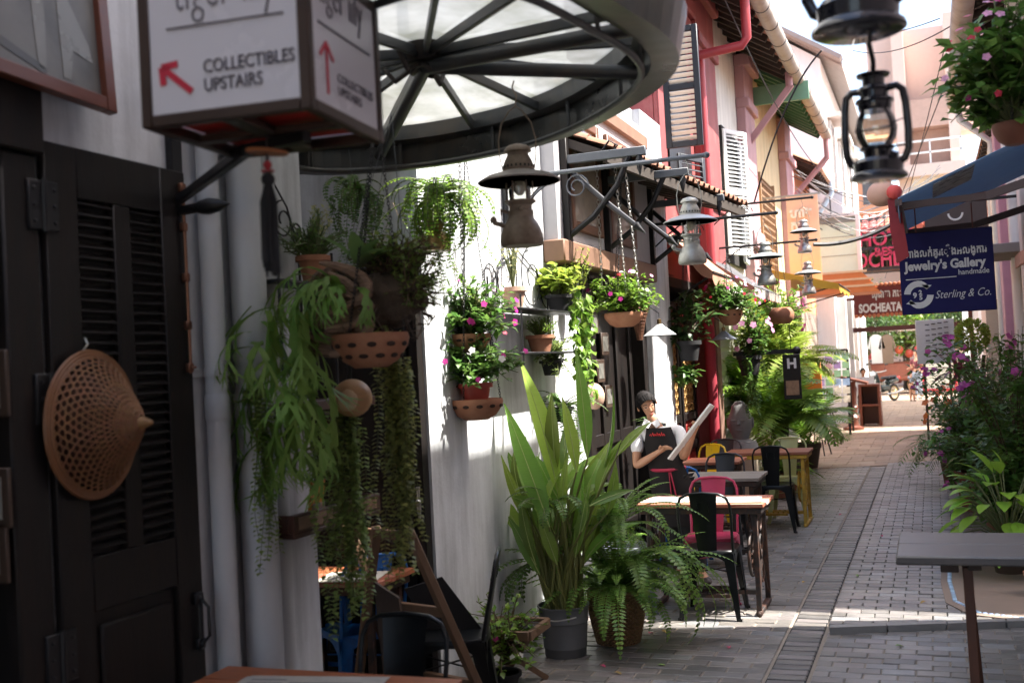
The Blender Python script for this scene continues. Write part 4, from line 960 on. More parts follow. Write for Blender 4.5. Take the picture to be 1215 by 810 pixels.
P = G(860, 538, .845); ch(P.x, P.y - .25, pi, 'black metal chair facing us behind the weathered grey table', mat('dark_grey_chair', (.03, .033, .037), .4))
P = G(858, 521, .845); ch(P.x, P.y - .25, pi - .1, 'dark grey metal chair facing us behind the left end of the red brown table', mat('dark_grey_chair', (.03, .033, .037)))
P = G(936, 519, .845); ch(P.x, P.y - .25, pi, 'pale olive green metal chair facing us behind the yellow framed table', olivech)
ch(-2.12, 7.5, -1.2, 'gunmetal chair at the left end of the red and white table behind the fern', greych)
ch(-1.88, 3.42, pi + .02, 'black metal chair behind the foreground wooden table, only its back showing', None, TE)
ch(A(533, 690, 4.95).x, 4.95, 1.9, 'black metal chair standing side-on against the white wall behind the easel', None, TE)
ch(-2.83, 5.0, .9, 'blue metal chair tucked into the terrace behind the easel', bluech, TE)
P = G(402, 722, .5)
t = thing('blue_stool', 'blue metal stool under the trailing strings of leaves', 'stool', (P.x, P.y, 0)); k = MB(); k.box((0, 0, .62), (.29, .29, .03), None, .012); part('seat', k, bluech, t, world=False)
for sx in (-1, 1):
    for sy in (-1, 1): k = MB(); k.beam((sx * .11, sy * .11, .61), (sx * .18, sy * .18, 0), .045, .02, .003); part('leg', k, bluech, t, world=False)
k = MB()
for q in range(4): r4 = Matrix.Rotation(q * pi / 2, 3, 'Z'); k.beam(r4 @ Vector((-.15, .15, .25)), r4 @ Vector((.15, .15, .25)), .015, .02)
part('rung', k, bluech, t, world=False)

# ---------------------------------------------------------------- treadle tables
def treadle(label, x0, x1, y0, y1, planks, m_fr, wheel=True, h=.75, along='x'):
    t = thing('treadle_table', label, 'table', ((x0 + x1) / 2, (y0 + y1) / 2, 0), 0, 'cafe tables made from sewing machine stands')
    ms = planks; n_ = len(ms); w_ = (y1 - y0) / n_
    for i, m in enumerate(ms):
        k = MB(); k.bx(x0 + R.uniform(-.005, .005), x1 + R.uniform(-.005, .005), y0 + i * w_ + .0015, y0 + (i + 1) * w_ - .0015, h - .028 + R.uniform(0, .002), h, .003); part('plank', k, m, t)
    k = MB(); k.bx(x0 + .02, x1 - .02, y0 + .015, y1 - .015, h - .07, h - .03, .004); part('top_frame', k, m_fr, t)
    for x in (x0 + .07, x1 - .07):
        k = MB(); ya, yb = y0 + .06, y1 - .06
        k.beam((x, ya, h - .07), (x, ya - .03, .03), .03, .035, .004); k.beam((x, yb, h - .07), (x, yb + .03, .03), .03, .035, .004); k.beam((x, ya - .05, .02), (x, yb + .05, .02), .04, .035, .006); k.beam((x, ya, h - .1), (x, yb, h - .1), .02, .03)
        k.beam((x, ya, h - .15), (x, yb, .1), .014, .02); k.beam((x, yb, h - .15), (x, ya, .1), .014, .02)
        for zc in (.25, .45, .6): k.tube([(x, (ya + yb) / 2 + .06 * cos(a), zc + .06 * sin(a)) for a in [i * pi / 6 for i in range(12)]], .008, 6, True)
        for yy in (ya - .04, yb + .04): k.ball((x, yy, .014), .02, 8)
        part('side_frame', k, m_fr, t)
    k = MB(); ym_ = (y0 + y1) / 2; k.bx(x0 + .1, x1 - .1, ym_ - .012, ym_ + .012, .1, .13)
    for i in range(8): k.bx(x0 + .2 + i * .05, x0 + .23 + i * .05, ym_ - .13, ym_ + .13, .105, .118)
    for yy in (-.14, .14): k.bx(x0 + .17, x0 + .6, ym_ + yy - .01, ym_ + yy + .01, .1, .122)
    part('treadle', k, m_fr, t)
    if wheel:
        k = MB(); xc = x1 - .13; k.tube([(xc, ym_ + .15 * cos(a), .38 + .15 * sin(a)) for a in [i * pi / 12 for i in range(24)]], .011, 8, True)
        for i in range(6): a = i * pi / 3; k.tube([(xc, ym_, .38), (xc, ym_ + .15 * cos(a), .38 + .15 * sin(a))], .006, 6)
        k.lathe([(.025, -.02), (.025, .02)], (xc, ym_, .38), 10, Matrix.Rotation(pi / 2, 3, 'Y')); part('wheel', k, m_fr, t)
    return t
tw = lambda n_, c, c2: mat(n_, c, .5, var=.2, scale=8, wood=(1.2, 14, 14), col2=c2, thr=.57, patch=6, bump=.12, bscale=8)
pl_red = tw('red_plank', (.36, .075, .035), (.5, .3, .2)); pl_white = tw('white_plank', (.62, .58, .52), (.36, .17, .1)); pl_brown = tw('red_brown_plank', (.3, .09, .05), (.2, .1, .06)); pl_grey = tw('weathered_plank', (.26, .23, .2), (.16, .13, .11)); pl_or = tw('orange_plank', (.4, .12, .045), (.22, .09, .05))
rust_iron = mat('rusty_black_iron', (.03, .025, .024), .6, metal=.3, var=.3, col2=(.14, .055, .03), thr=.6, patch=9)
yel_iron = mat('yellow_iron', (.5, .3, .03), .55, var=.2, col2=(.1, .06, .035), thr=.62, patch=9, bump=.1)
tA = treadle('cafe table with red and white worn planks on a black sewing stand', -1.97, -1.10, 7.40, 7.88, (pl_red, pl_white, pl_red, pl_red), rust_iron)
tB = treadle('cafe table with weathered grey planks between the raspberry and dark chairs', -2.15, -1.36, 8.95, 9.5, (pl_grey, pl_grey, pl_grey), rust_iron)
tC = treadle('cafe table with red brown planks on a yellow painted stand', -2.05, -1.2, 11.25, 11.75, (pl_brown, pl_brown), yel_iron)
tD = treadle('long red brown cafe table behind the weathered grey one', -2.3, -1.75, 10.35, 10.85, (pl_brown, pl_red), rust_iron, False)
tE = treadle('foreground orange wooden cafe table cut off by the bottom edge', -2.36, -1.47, 2.62, 3.24, (pl_or, tw('light_brown_plank', (.3, .14, .07), (.4, .2, .1)), pl_or, pl_or), rust_iron, False)
tF = treadle('small terrace table with an orange red top behind the hanging strings', -3.1, -2.5, 4.6, 5.0, (pl_red, pl_or), rust_iron, False, .76)
paper = mat('newsprint', (.6, .57, .5), .8, var=.06, col2=(.25, .24, .23), thr=.6, patch=30, soft=.05)
def sheets(loc, w_, d_, rz, label, m=paper, print_=True, nm='menu_sheet', cat='paper'):
    t = thing(nm, label, cat, loc, rz); k = MB(); k.box((0, 0, .002), (w_, d_, .003)); k.box((.01, .006, .0045), (w_ * .98, d_ * .97, .002)); s_ = part('sheet', k, m, t, world=False)
    if print_:
        k = MB(); k.box((w_ * .12, d_ * .05, .0058), (w_ * .5, d_ * .5, .0006)); part('printed_picture', k, mat('grey_print', (.2, .2, .2), .7, var=.5, scale=20), s_, world=False)
        k = MB()
        for i in range(7): k.box((-w_ * .3, d_ * (.38 - i * .11), .0058), (w_ * .25, d_ * .03, .0006))
        part('text_lines', k, mat('grey_print', (.2, .2, .2)), s_, world=False)
    return t
sheets((-1.93, 2.98, .751), .5, .36, .15, 'newspaper page lying on the foreground wooden table', mat('newspaper', (.5, .47, .41), .8, var=.06, col2=(.34, .32, .3), thr=.56, patch=5))
sheets((-1.36, 7.6, .751), .42, .3, .12, 'white paper menu on the right of the red and white table')
sheets((-1.8, 7.62, .751), .3, .3, -.1, 'white paper mat on the left of the red and white table behind the fern')
sheets((-2.7, 4.72, .761), .3, .24, .2, 'folded newspaper on the orange red terrace table')

# ---------------------------------------------------------------- right foreground bench table
t = thing('plank_table', 'dark grey plank table on brown legs at the right edge', 'table', (.4, 5.9, 0))
k = MB(); k.bx(-.215, 1.0, 5.5, 5.86, .712, .755, .008); part('plank', k, mat('dark_grey_plank', (.12, .112, .108), .42, var=.18, wood=(1, 12, 12), bump=.12, bscale=8), t)
k = MB(); k.bx(-.217, 1.0, 5.864, 6.22, .713, .754, .008); part('plank', k, mat('dark_grey_plank', (.1, .1, .1)), t)
k = MB(); k.bx(-.02, .06, 5.55, 6.15, .672, .711, .004); k.bx(.1, .16, 5.6, 6.1, .672, .711, .004); part('cleat', k, dark_brown, t)
leg_m = mat('dark_orange_steel', (.1, .035, .016), .5, var=.25)
for (xa, ya), (xb2, yb2) in (((.1, 5.66), (.105, 5.6)), ((.1, 6.05), (.13, 6.1)), ((.85, 5.66), (.86, 5.6)), ((.85, 6.05), (.86, 6.1))): k = MB(); k.beam((xa, ya, .68), (xb2, yb2, .0), .045, .045, .004, up=(0, 1, 0)); part('leg', k, leg_m, t)
k = MB(); k.bx(.0, .98, 7.3, 7.36, .02, .14)
# ---------------------------------------------------------------- easels
def easel(label, foot, top, w_, dirx, board=True):
    t = thing('wooden_easel', label, 'easel', tuple(foot)); f, tp = Vector(foot), Vector(top); s = Vector(dirx).normalized() * w_
    for q in (0, 1): k = MB(); k.beam(f + s * q, tp + s * q, .075, .035, .003); part('leg', k, pale_brown, t)
    for tt in (.28, .62, .97): k = MB(); k.beam(f.lerp(tp, tt), f.lerp(tp, tt) + s, .03, .045, .003); part('crossbar', k, pale_brown, t)
    k = MB(); bk = Vector((-.35, .3, 0)); k.beam(tp + s * .5, Vector((tp.x, tp.y, 0)) + s * .5 + bk, .04, .03); part('rear_leg', k, pale_brown, t)
    if board: k = MB(); d = (tp - f).normalized(); n_ = d.cross(s).normalized(); k.poly([f.lerp(tp, .3) + n_ * .03, f.lerp(tp, .3) + s + n_ * .03, f.lerp(tp, .95) + s + n_ * .03, f.lerp(tp, .95) + n_ * .03], n_ * .012); part('board', k, black_cloth, t)
    return t
pale_brown = mat('easel_wood', (.15, .085, .048), .6, var=.25, wood=(10, 10, 1.5), bump=.1)
et_, eb_ = A(484, 628, 4.45), A(563, 805, 4.65); eb_ = et_ + (eb_ - et_) * (et_.z / (et_.z - eb_.z)); easel('brown wooden easel leaning by the terrace behind the foreground chair', eb_, et_, .4, (-.95, .3, 0), False)
fb_ = G(560, 770); t = thing('folding_tray', 'folding wooden frame with a black tray behind the easel', 'tray', (fb_.x, fb_.y, 0)); b0 = A(566, 752, 5.5)
k = MB()
for a, b in (((0, 0), (.3, 0)), ((0, .32), (.3, .32)), ((0, 0), (0, .32)), ((.3, 0), (.3, .32))): k.beam(b0 + Vector((a[0], a[1], 0)), b0 + Vector((b[0], b[1], 0)), .028, .05, .003)
part('frame', k, pale_brown, t); k = MB(); k.bx(b0.x + .012, b0.x + .288, b0.y + .012, b0.y + .308, b0.z - .004, b0.z + .004); part('panel', k, black_cloth, t)
k = MB(); k.beam(b0 + Vector((.02, .02, -.02)), Vector((b0.x + .28, b0.y + .3, .0)), .03, .03); k.beam(b0 + Vector((.28, .02, -.02)), Vector((b0.x + .02, b0.y + .3, .0)), .03, .03); part('leg', k, pale_brown, t)
k = MB(); c = A(528, 718, 5.0); d1 = Vector((.3, .1, 0)); k.poly([c + Vector((-.2, -.05, .09)), c + Vector((-.02, .02, .14)), c + Vector((.17, .06, -.13)), c + Vector((-.1, -.0, -.13))], (.01, -.012, 0)); single('menu_board', k, black_cloth, 'black menu board tilted against the easel', 'board', tuple(c))
k = MB(); c = A(455, 690, 4.3); k.poly([c + Vector((-.05, 0, .0)), c + Vector((.07, 0, -.07)), c + Vector((.1, .05, -.6)), c + Vector((-.04, .05, -.6))], (0, .02, 0)); single('wood_panel', k, dark_brown, 'dark brown wooden panel leaning behind the foreground chair', 'panel', tuple(c))
# ---------------------------------------------------------------- greenery builders
def lm(name, c, transl=.45, isl=.3, rough=.45, orand=False): return mat(name, c, rough, var=.12, scale=12, island=isl, transl=transl, orand=orand)
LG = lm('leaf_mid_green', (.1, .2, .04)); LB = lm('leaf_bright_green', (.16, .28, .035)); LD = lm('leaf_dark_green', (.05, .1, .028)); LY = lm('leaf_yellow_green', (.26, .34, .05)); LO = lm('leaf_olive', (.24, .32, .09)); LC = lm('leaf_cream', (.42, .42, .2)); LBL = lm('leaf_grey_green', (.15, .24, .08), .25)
STEM = mat('green_stem', (.09, .11, .04), .6, var=.2); TWIG = mat('brown_twig', (.1, .065, .04), .8, var=.3)
PINK = lm('petal_magenta', (.55, .03, .28), .3, .2); PALE = lm('petal_pink', (.75, .35, .55), .3, .2); WHI = lm('petal_white', (.75, .72, .7), .3, .05); REDP = lm('petal_red', (.5, .015, .04), .3, .2); BOU = lm('bract_violet_pink', (.5, .1, .4), .35, .25)
def rv(s=1.): return Vector((R.uniform(-s, s), R.uniform(-s, s), R.uniform(-s, s)))
def rdir(zmin=-1, zmax=1):
    z = R.uniform(zmin, zmax); a = R.uniform(0, 2 * pi); q = sqrt(max(0, 1 - z * z)); return Vector((q * cos(a), q * sin(a), z))
def bush(mb, ms, base, c, rad, ns, nl, L, wd, zmin=-.3, seg=0, upb=.5, droop=0.):
    base = Vector(base); c = Vector(c)
    for i in range(ns):
        d = rdir(zmin, 1); q = R.uniform(.55, 1.05); e = c + Vector((d.x * rad[0], d.y * rad[1], d.z * rad[2])) * q
        mid = base.lerp(e, .5) + Vector((0, 0, rad[2] * R.uniform(.05, .35))) + rv(rad[0] * .12); P = [base, mid, e]
        if ms is not None: ms.tube([base, base.lerp(mid, .5) + rv(.006), mid, e], [.006, .005, .004, .002], 4)
        for j in range(nl):
            t = .25 + .75 * (j + R.random()) / nl; p = base * (1 - t) ** 2 + mid * 2 * t * (1 - t) + e * t * t
            ld = ((e - base).normalized() * .4 + rdir(-.5, .8) + Vector((0, 0, upb * .3 - droop))).normalized(); l = L * R.uniform(.6, 1.15)
            if seg: mb.leaf(p, ld, Vector((0, 0, 1)) + rv(.35), l, wd * R.uniform(.8, 1.15), R.uniform(.1, .9), seg)
            else: mb.dleaf(p, ld, Vector((0, 0, 1)) + rv(.4), l, wd * R.uniform(.8, 1.2))
def flower(mb, p, n, r):
    d, s, u = basis(Vector(n), rdir())
    for i in range(5):
        a = i * 2 * pi / 5; e = s * cos(a) + u * sin(a); f = -s * sin(a) + u * cos(a)
        mb.add([p, p + e * r * .6 + f * r * .42 + d * r * .05, p + e * r, p + e * r * .6 - f * r * .42 + d * r * .05], [(0, 1, 2, 3)])
def flowers(parent, c, rad, n, r, m, zmin=-.2, name='flower', face=(.35, -.8, .3)):
    k = MB()
    for i in range(n):
        d = rdir(zmin, 1); flower(k, Vector(c) + Vector((d.x * rad[0], d.y * rad[1], d.z * rad[2])) * R.uniform(.9, 1.08), d + Vector(face), r * R.uniform(.75, 1.1))
    return part(name, k, m, parent, kind='stuff')
def frond(mb, base, d, L, wd, droop, n=16, pw=.2, sweep=.5, rach=None, up=(0, 0, 1), v=0.):
    d, s, u = basis(Vector(d), Vector(up)); p = Vector(base); st = L / n; P = [p.copy()]
    for i in range(1, n + 1):
        q = Matrix.Rotation(-droop / n * (.4 + 1.2 * i / n), 3, s); d = q @ d; u = q @ u; p = p + d * st; P.append(p.copy()); t = i / n
        w = wd * (sin(pi * min(1, (t * .88 + .1))) ** .7)
        for sg in (-1, 1):
            dd = (s * sg + d * sweep + u * (v + R.uniform(-.08, .08))).normalized(); mb.dleaf(p, dd, u, w, min(st * 1.15, max(st * pw * 5, .009)), .1)
    if rach is not None: rach.tube(P, [.0035 * (1 - .7 * i / n) + .0008 for i in range(n + 1)], 4)
def fern(mb, ms, base, nf, L, rnd=.25, el=(.2, 1.2), droop=(1., 2.2), wd=.055, n=16, az=None):
    for i in range(nf):
        a = R.uniform(*(az or (0, 2 * pi))); e = R.uniform(*el); frond(mb, Vector(base) + rv(.02), (cos(a) * cos(e), sin(a) * cos(e), sin(e)), L * R.uniform(1 - rnd, 1 + rnd), wd, R.uniform(*droop), n, .17, .35, ms)
def string(mb, top, L, r=.011, sway=.02, n=None, ms=None):
    p = Vector(top); n = n or int(L / .016); ph = R.random() * 6; P = []
    for i in range(n):
        t = i / n; q = p + Vector((sin(t * 5 + ph) * sway * t, cos(t * 4 + ph) * sway * t, -L * t)); P.append(q)
        a = R.random() * 6.28
        for sg in (0, pi): mb.dleaf(q, (cos(a + sg), sin(a + sg), -.35), (0, 0, 1), r * 2 * R.uniform(.7, 1.2), r * 1.7)
    if ms is not None: ms.tube(P[::4] + [P[-1]], .0014, 3)
def antler(mb, p, d, up, w, L, depth, bend):
    d, s, u = basis(Vector(d), Vector(up)); p = Vector(p); n = 4; vs = []
    for i in range(n + 1):
        t = i / n; ww = w * (.55 + .45 * t if depth else 1 - .82 * t ** 1.5) / 2; vs += [p - s * ww + u * ww * .12, p.copy(), p + s * ww + u * ww * .12]
        if i < n:
            q = Matrix.Rotation(-bend / n + R.uniform(-.06, .06), 3, s); d = q @ d; u = q @ u; d = (d + Vector((0, 0, -.05))).normalized(); p = p + d * L / n
    fs = []
    for i in range(n): o = i * 3; fs += [(o, o + 1, o + 4, o + 3), (o + 1, o + 2, o + 5, o + 4)]
    mb.add(vs, fs)
    if depth:
        for sg in ((-1, 1) if R.random() < .75 else (-1, 0, 1)):
            q = Matrix.Rotation(sg * R.uniform(.3, .6), 3, u); antler(mb, p - d * L * .06 + s * sg * w * -.22 * -1, q @ d, u, w * R.uniform(.5, .72), L * R.uniform(.65, .95), depth - 1, bend * R.uniform(.6, 1.2))
def pot(parent, c, r, h, m, rim=.012, name='pot', taper=.72, soil_=True):
    k = MB(); k.lathe([(0, .001), (r * taper, 0), (r * .98, h * .8), (r + rim, h * .8), (r + rim, h), (r - .006, h), (r - .012, h * .86), (0, h * .86)], c, 22); o = part(name, k, m, parent)
    if soil_: k = MB(); k.lathe([(0, 0), (r * .93, 0)], Vector(c) + Vector((0, 0, h * .87)), 14); part('soil', k, soil, o)
    return o
def bowl(parent, c, r, h, m, holes=True, name='bowl', rows=2):
    c = Vector(c); k = MB(); k.lathe([(0, .002), (r * .42, 0), (r * .72, h * .22), (r * .95, h * .62), (r, h * .85), (r * .97, h), (r * .92, h), (r * .9, h * .8), (0, h * .78)], c, 30); o = part(name, k, m, parent)
    if holes:
        k = MB()
        for row in range(rows):
            for i in range(12):
                a = i * 2 * pi / 12 + row * .26; rr, z = ((r * .965, h * .66), (r * .8, h * .33))[row]; nn = Vector((cos(a), sin(a), (-.25, -.6)[row])).normalized(); k.ball(c + Vector((cos(a) * rr, sin(a) * rr, z)), .0125 * r / .14, 8, (1.5, .8, .25), nn.to_track_quat('Z', 'Y').to_matrix())
        part('hole', k, mat('hole_shadow_clay', (.03, .015, .01), .95), o, kind='stuff')
    return o
def three_chains(parent, c, r, top, link=.02):
    for i in range(3): a = i * 2.094 + .4; k = MB(); chain_mesh(k, Vector(c) + Vector((cos(a) * r, sin(a) * r, 0)), top, link, .0018); part('chain', k, black_iron, parent)

# ---------------------------------------------------------------- wrought iron shelves
def spiral(c, r, turns, a0, sg=1, n=26): return [Vector(c) + Vector((0, cos(a0 + sg * turns * 2 * pi * i / n), sin(a0 + sg * turns * 2 * pi * i / n))) * r * (1 - .75 * i / n) for i in range(n)]
def wall_shelf(name, label, y0, y1, zs, ztop, zbot, depth, x=XW, cat='shelf'):
    t = thing(name, label, cat, (x, (y0 + y1) / 2, zbot)); k = MB()
    for yy in (y0, y1):
        for xx in (x + .012, x + depth): k = MB(); k.tube([(xx, yy, zbot), (xx, yy, ztop - (0 if xx < x + .05 else .12))], .006, 6); part('upright', k, black_iron, t)
    for z in zs: k = MB(); k.bx(x + .008, x + depth + .01, y0 - .01, y1 + .01, z - .012, z, .002); part('board', k, black_iron, t)
    ym = (y0 + y1) / 2; w_ = (y1 - y0) / 2; k = MB()
    for sg in (-1, 1):
        k.tube(spiral((x + .015, ym + sg * w_ * .45, ztop + .02), w_ * .42, 1.4, pi / 2, sg), .0045, 6); k.tube(spiral((x + .015, ym + sg * w_ * .95, ztop - .02), w_ * .25, 1.3, -pi / 2, -sg), .0045, 6)
        k.tube([(x + .015, ym + sg * w_, ztop - .1), (x + .015, ym + sg * w_ * .6, ztop + .08), (x + .015, ym, ztop + .2)], .0045, 6)
    part('scrollwork', k, black_iron, t)
    return t
a = W(292, 335, XW); b = W(352, 335, XW)
s1 = wall_shelf('iron_wall_shelf', 'black wrought iron wall shelf with scrolled top beside the grey downpipe', 3.62, 4.03, (2.13, 1.6), 2.38, 1.5, .17)
t = thing('potted_asparagus_fern', 'small orange pot with feathery green plant on the scrolled iron shelf', 'potted plant', (XW + .12, 3.92, 2.13)); c = Vector((XW + .14, 3.93, 2.132)); pot(t, c, .06, .11, terracotta)
k = MB(); ms = MB(); bush(k, ms, c + Vector((0, 0, .09)), c + Vector((0, 0, .16)), (.15, .17, .14), 70, 16, .03, .005); part('foliage', k, LG, t); part('stem', ms, STEM, t)
k = MB(); bush(k, None, c + Vector((0, .03, .12)), c + Vector((.02, .06, .28)), (.06, .06, .08), 14, 18, .022, .01); part('seed_head', k, LC, t)
t = thing('succulent_string_plant', 'long trailing beaded plant hanging beside the grey downpipe', 'trailing plant', tuple(W(297, 480, XW + .12))); k = MB(); ms = MB()
tp = W(300, 472, XW + .14)
for i in range(9): string(k, tp + Vector((R.uniform(-.03, .05), R.uniform(-.05, .07), R.uniform(-.02, .03))), R.uniform(.25, .7), .012, .02, ms=ms)
bush(k, ms, tp, tp, (.06, .07, .05), 20, 8, .025, .02); part('foliage', k, LO, t); part('stem', ms, STEM, t)
# ---- dark wood ledge with a booklet
lc = A(368, 622, 3.85)
t = thing('wooden_ledge', 'dark brown wooden wall ledge under the staghorn fern', 'ledge', tuple(lc)); k = MB()
y0, y1 = 3.6, 4.3; zc = lc.z
for b in ((XW, XW + .2, y0, y1, zc - .02, zc, .003), (XW + .17, XW + .2, y0, y1, zc, zc + .07, .003), (XW, XW + .17, y0, y0 + .02, zc, zc + .07, .003), (XW, XW + .17, y1 - .02, y1, zc, zc + .07, .003), (XW + .02, XW + .06, y0 + .1, y0 + .14, zc, zc + .5, .003), (XW + .02, XW + .06, y1 - .14, y1 - .1, zc, zc + .5, .003), (XW + .015, XW + .2, y0, y1, zc + .46, zc + .5, .003)): k.bx(*b)
part('box', k, mat('mahogany', (.06, .022, .014), .4, var=.3, wood=(8, 1, 8)), t)
k = MB()
for i in range(2): k.bx(XW + .201, XW + .203, y0 + .03 + i * .33, y0 + .33 + i * .33, zc + .012, zc + .06)
part('inlay', k, mat('inlay_brown', (.22, .13, .08), .5, var=.4, scale=30), t)
t = thing('orange_booklet', 'orange printed booklet standing on the dark wooden ledge', 'booklet', (XW + .12, 3.86, zc + .002)); k = MB(); k.box((XW + .13, 3.88, zc + .09), (.01, .1, .17), Matrix.Rotation(.15, 3, 'Y')); part('cover', k, mat('booklet_orange', (.6, .22, .02), .5, col2=(.4, .3, .3), thr=.62, patch=18), t); k = MB(); k.box((XW + .138, 3.88, zc + .05), (.004, .094, .07), Matrix.Rotation(.15, 3, 'Y')); part('printed_picture', k, mat('booklet_print', (.4, .25, .2), .5, var=.6, scale=60, col2=(.1, .2, .3), patch=40), t)

# ---------------------------------------------------------------- staghorn fern on a driftwood basket
sc_ = A(428, 350, 3.62)
t = thing('staghorn_fern', 'large staghorn fern with antler leaves spilling from a hanging driftwood root', 'fern', tuple(sc_))
drift = mat('driftwood', (.3, .19, .13), .85, var=.35, wood=(3, 3, 14), bump=.5, bscale=8, col2=(.07, .045, .035), thr=.55, patch=6)
k = MB()
for i in range(16):
    a = R.uniform(0, 6.28); c = sc_ + Vector((cos(a) * .06 - .08, sin(a) * .05 - .07, R.uniform(-.13, .06))); k.tube([c + Vector((.11 * cos(b + a), .07 * sin(b), .09 * sin(b * .8 + a))) for b in [j * .45 for j in range(8)]], [.012, .02, .026, .028, .025, .022, .016, .006], 7)
part('driftwood_root', k, drift, t)
k = MB(); vs = []
k.ball(sc_ + Vector((.09, .06, -.02)), .125, 26, (.95, .95, .85)); k.v = [tuple(Vector(v) + (Vector(v) - sc_).normalized() * .09 * noise.noise(Vector(v) * 11)) for v in k.v]
for i in range(70):
    d_ = rdir(); p_ = sc_ + Vector((.09, .06, -.02)) + d_ * .14; k.tube([p_, p_ + d_ * .03 + rv(.03), p_ + d_ * .03 + rv(.06) - Vector((0, 0, .05))], [.004, .003, .001], 4)
o_r = part('root_ball', k, mat('peat', (.07, .048, .033), 1, var=.4, scale=30, bump=1, bscale=40), t)
STG = lm('staghorn_green', (.18, .31, .06), .4, .25, .5, True)
for i in range(16):
    a = R.uniform(2.4, 5.6); k = MB(); antler(k, sc_ + Vector((cos(a) * .12 - .04, sin(a) * .1, R.uniform(-.04, .08))), (cos(a), sin(a) * .7, R.uniform(-.2, .9)), (0, 0, 1), R.uniform(.032, .05), R.uniform(.09, .13), 3, R.uniform(.4, .8)); part('antler_leaf', k, STG, t)
p2 = A(330, 440, 3.5)
for i in range(44):
    a = R.uniform(2.3, 6.0); k = MB(); antler(k, p2 + Vector((R.uniform(-.1, .2), R.uniform(-.08, .06), R.uniform(-.26, .26))), (cos(a) * .6, sin(a) * .6, R.uniform(-1.1, .35)), (0, 0, 1), R.uniform(.032, .052), R.uniform(.1, .15), 3, R.uniform(.25, .6)); part('antler_leaf', k, STG, t)
k = MB()
for i in range(7): k.leaf(sc_ + Vector((.0, 0, .1)), (R.uniform(-.5, .7), R.uniform(-.6, .2), R.uniform(.3, 1)), (0, 0, 1), R.uniform(.12, .22), .06, .7, 4)
part('new_leaf', k, LBL, t, kind='stuff')
for i in range(3): a = i * 2.1; k = MB(); k.tube([sc_ + Vector((.05 + cos(a) * .14, sin(a) * .1, .08)), sc_ + Vector((.04, .25, .72))], .0016, 4); part('wire', k, grey_iron, t)
t = thing('creeping_fig_plant', 'fine leafed creeper growing on the right side of the driftwood root', 'creeper', tuple(sc_ + Vector((.2, .08, .05)))); k = MB(); ms = MB()
for q, rad, ns in ((sc_ + Vector((.1, .08, .13)), (.2, .16, .11), 110), (sc_ + Vector((.2, .06, -.02)), (.12, .13, .22), 120)): bush(k, ms, q - Vector((.03, 0, .05)), q, rad, ns, 9, .025, .018)
part('foliage', k, lm('fig_leaf', (.19, .27, .06)), t); part('stem', ms, TWIG, t)
bc_ = A(441, 436, 3.6); t = thing('terracotta_bowl', 'round terracotta bowl with pierced holes hanging under the driftwood root', 'bowl', tuple(bc_)); bowl(t, bc_, .145, .125, terracotta, name='clay_bowl'); three_chains(t, bc_ + Vector((0, 0, .115)), .13, bc_ + Vector((.02, .1, .98)))
k = MB(); ms = MB(); bush(k, ms, bc_ + Vector((0, 0, .09)), bc_ + Vector((0, 0, .12)), (.12, .12, .06), 26, 9, .03, .018); part('foliage', k, LO, t)
gc = A(418, 472, 3.75); t = thing('clay_globe_lamp', 'pale wooden globe hanging below the terracotta bowl', 'globe', tuple(gc)); k = MB(); k.ball(gc, .078, 20, (1, 1, .95)); part('shell', k, mat('pale_gourd', (.5, .27, .13), .5, var=.2, wood=(2, 2, 16)), t); k = MB(); k.ball(gc + Vector((.01, -.055, -.005)), .045, 14, (1, .6, 1)); part('inner_disc', k, mat('gourd_light', (.62, .42, .25), .5, var=.15), t); k = MB(); k.tube([gc + Vector((0, 0, .07)), gc + Vector((0, 0, .25))], .002, 5); part('cord', k, black_iron, t)
for lab, xp, yp, Y, ns, Ls, m, wd in (('long thick curtain of trailing round leaves hanging left of the easel', 410, 500, 3.75, 26, (.4, .82), LO, .04), ('feathery brownish trailing plant hanging below the terracotta bowl on its right', 462, 430, 3.72, 27, (.35, .85), lm('leaf_bronze_green', (.28, .3, .09)), .035)):
    tp = A(xp, yp, Y); t = thing('trailing_plant', lab, 'trailing plant', tuple(tp)); k = MB(); ms = MB()
    for i in range(ns): string(k, tp + Vector((R.gauss(0, wd), R.gauss(0, wd), R.uniform(-.03, .05))), R.uniform(*Ls), .014, .03, ms=ms)
    bush(k, ms, tp, tp, (wd * 1.4, wd * 1.4, .06), 30, 8, .03, .022); part('foliage', k, m, t); part('stem', ms, STEM, t)
    k = MB(); k.tube([tp, tp + Vector((.0, .05, .35))], .0015, 4); part('wire', k, grey_iron, t)
# ---- ferns under the canopy
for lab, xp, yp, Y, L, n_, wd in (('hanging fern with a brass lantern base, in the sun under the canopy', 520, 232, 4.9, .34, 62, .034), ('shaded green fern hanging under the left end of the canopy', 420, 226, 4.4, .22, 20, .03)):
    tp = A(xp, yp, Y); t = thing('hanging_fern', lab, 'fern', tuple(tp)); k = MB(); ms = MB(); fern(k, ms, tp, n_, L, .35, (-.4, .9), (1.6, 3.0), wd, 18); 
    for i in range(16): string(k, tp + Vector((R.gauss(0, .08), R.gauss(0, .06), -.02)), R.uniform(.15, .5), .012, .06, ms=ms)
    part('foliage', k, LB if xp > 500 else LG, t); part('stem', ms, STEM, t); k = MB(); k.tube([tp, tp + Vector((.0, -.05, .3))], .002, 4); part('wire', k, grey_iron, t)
    if xp > 500: k = MB(); c = A(517, 298, 4.9); k.lathe([(0, 0), (.075, 0), (.078, .07), (.05, .09), (.035, .1), (.05, .13), (.03, .16), (.01, .2)], c, 20); part('brass_base', k, brass, t)
t = thing('dangling_roots', 'thin bare dangling stems hanging under the sunny fern', 'roots', tuple(A(520, 300, 4.9))); k = MB()
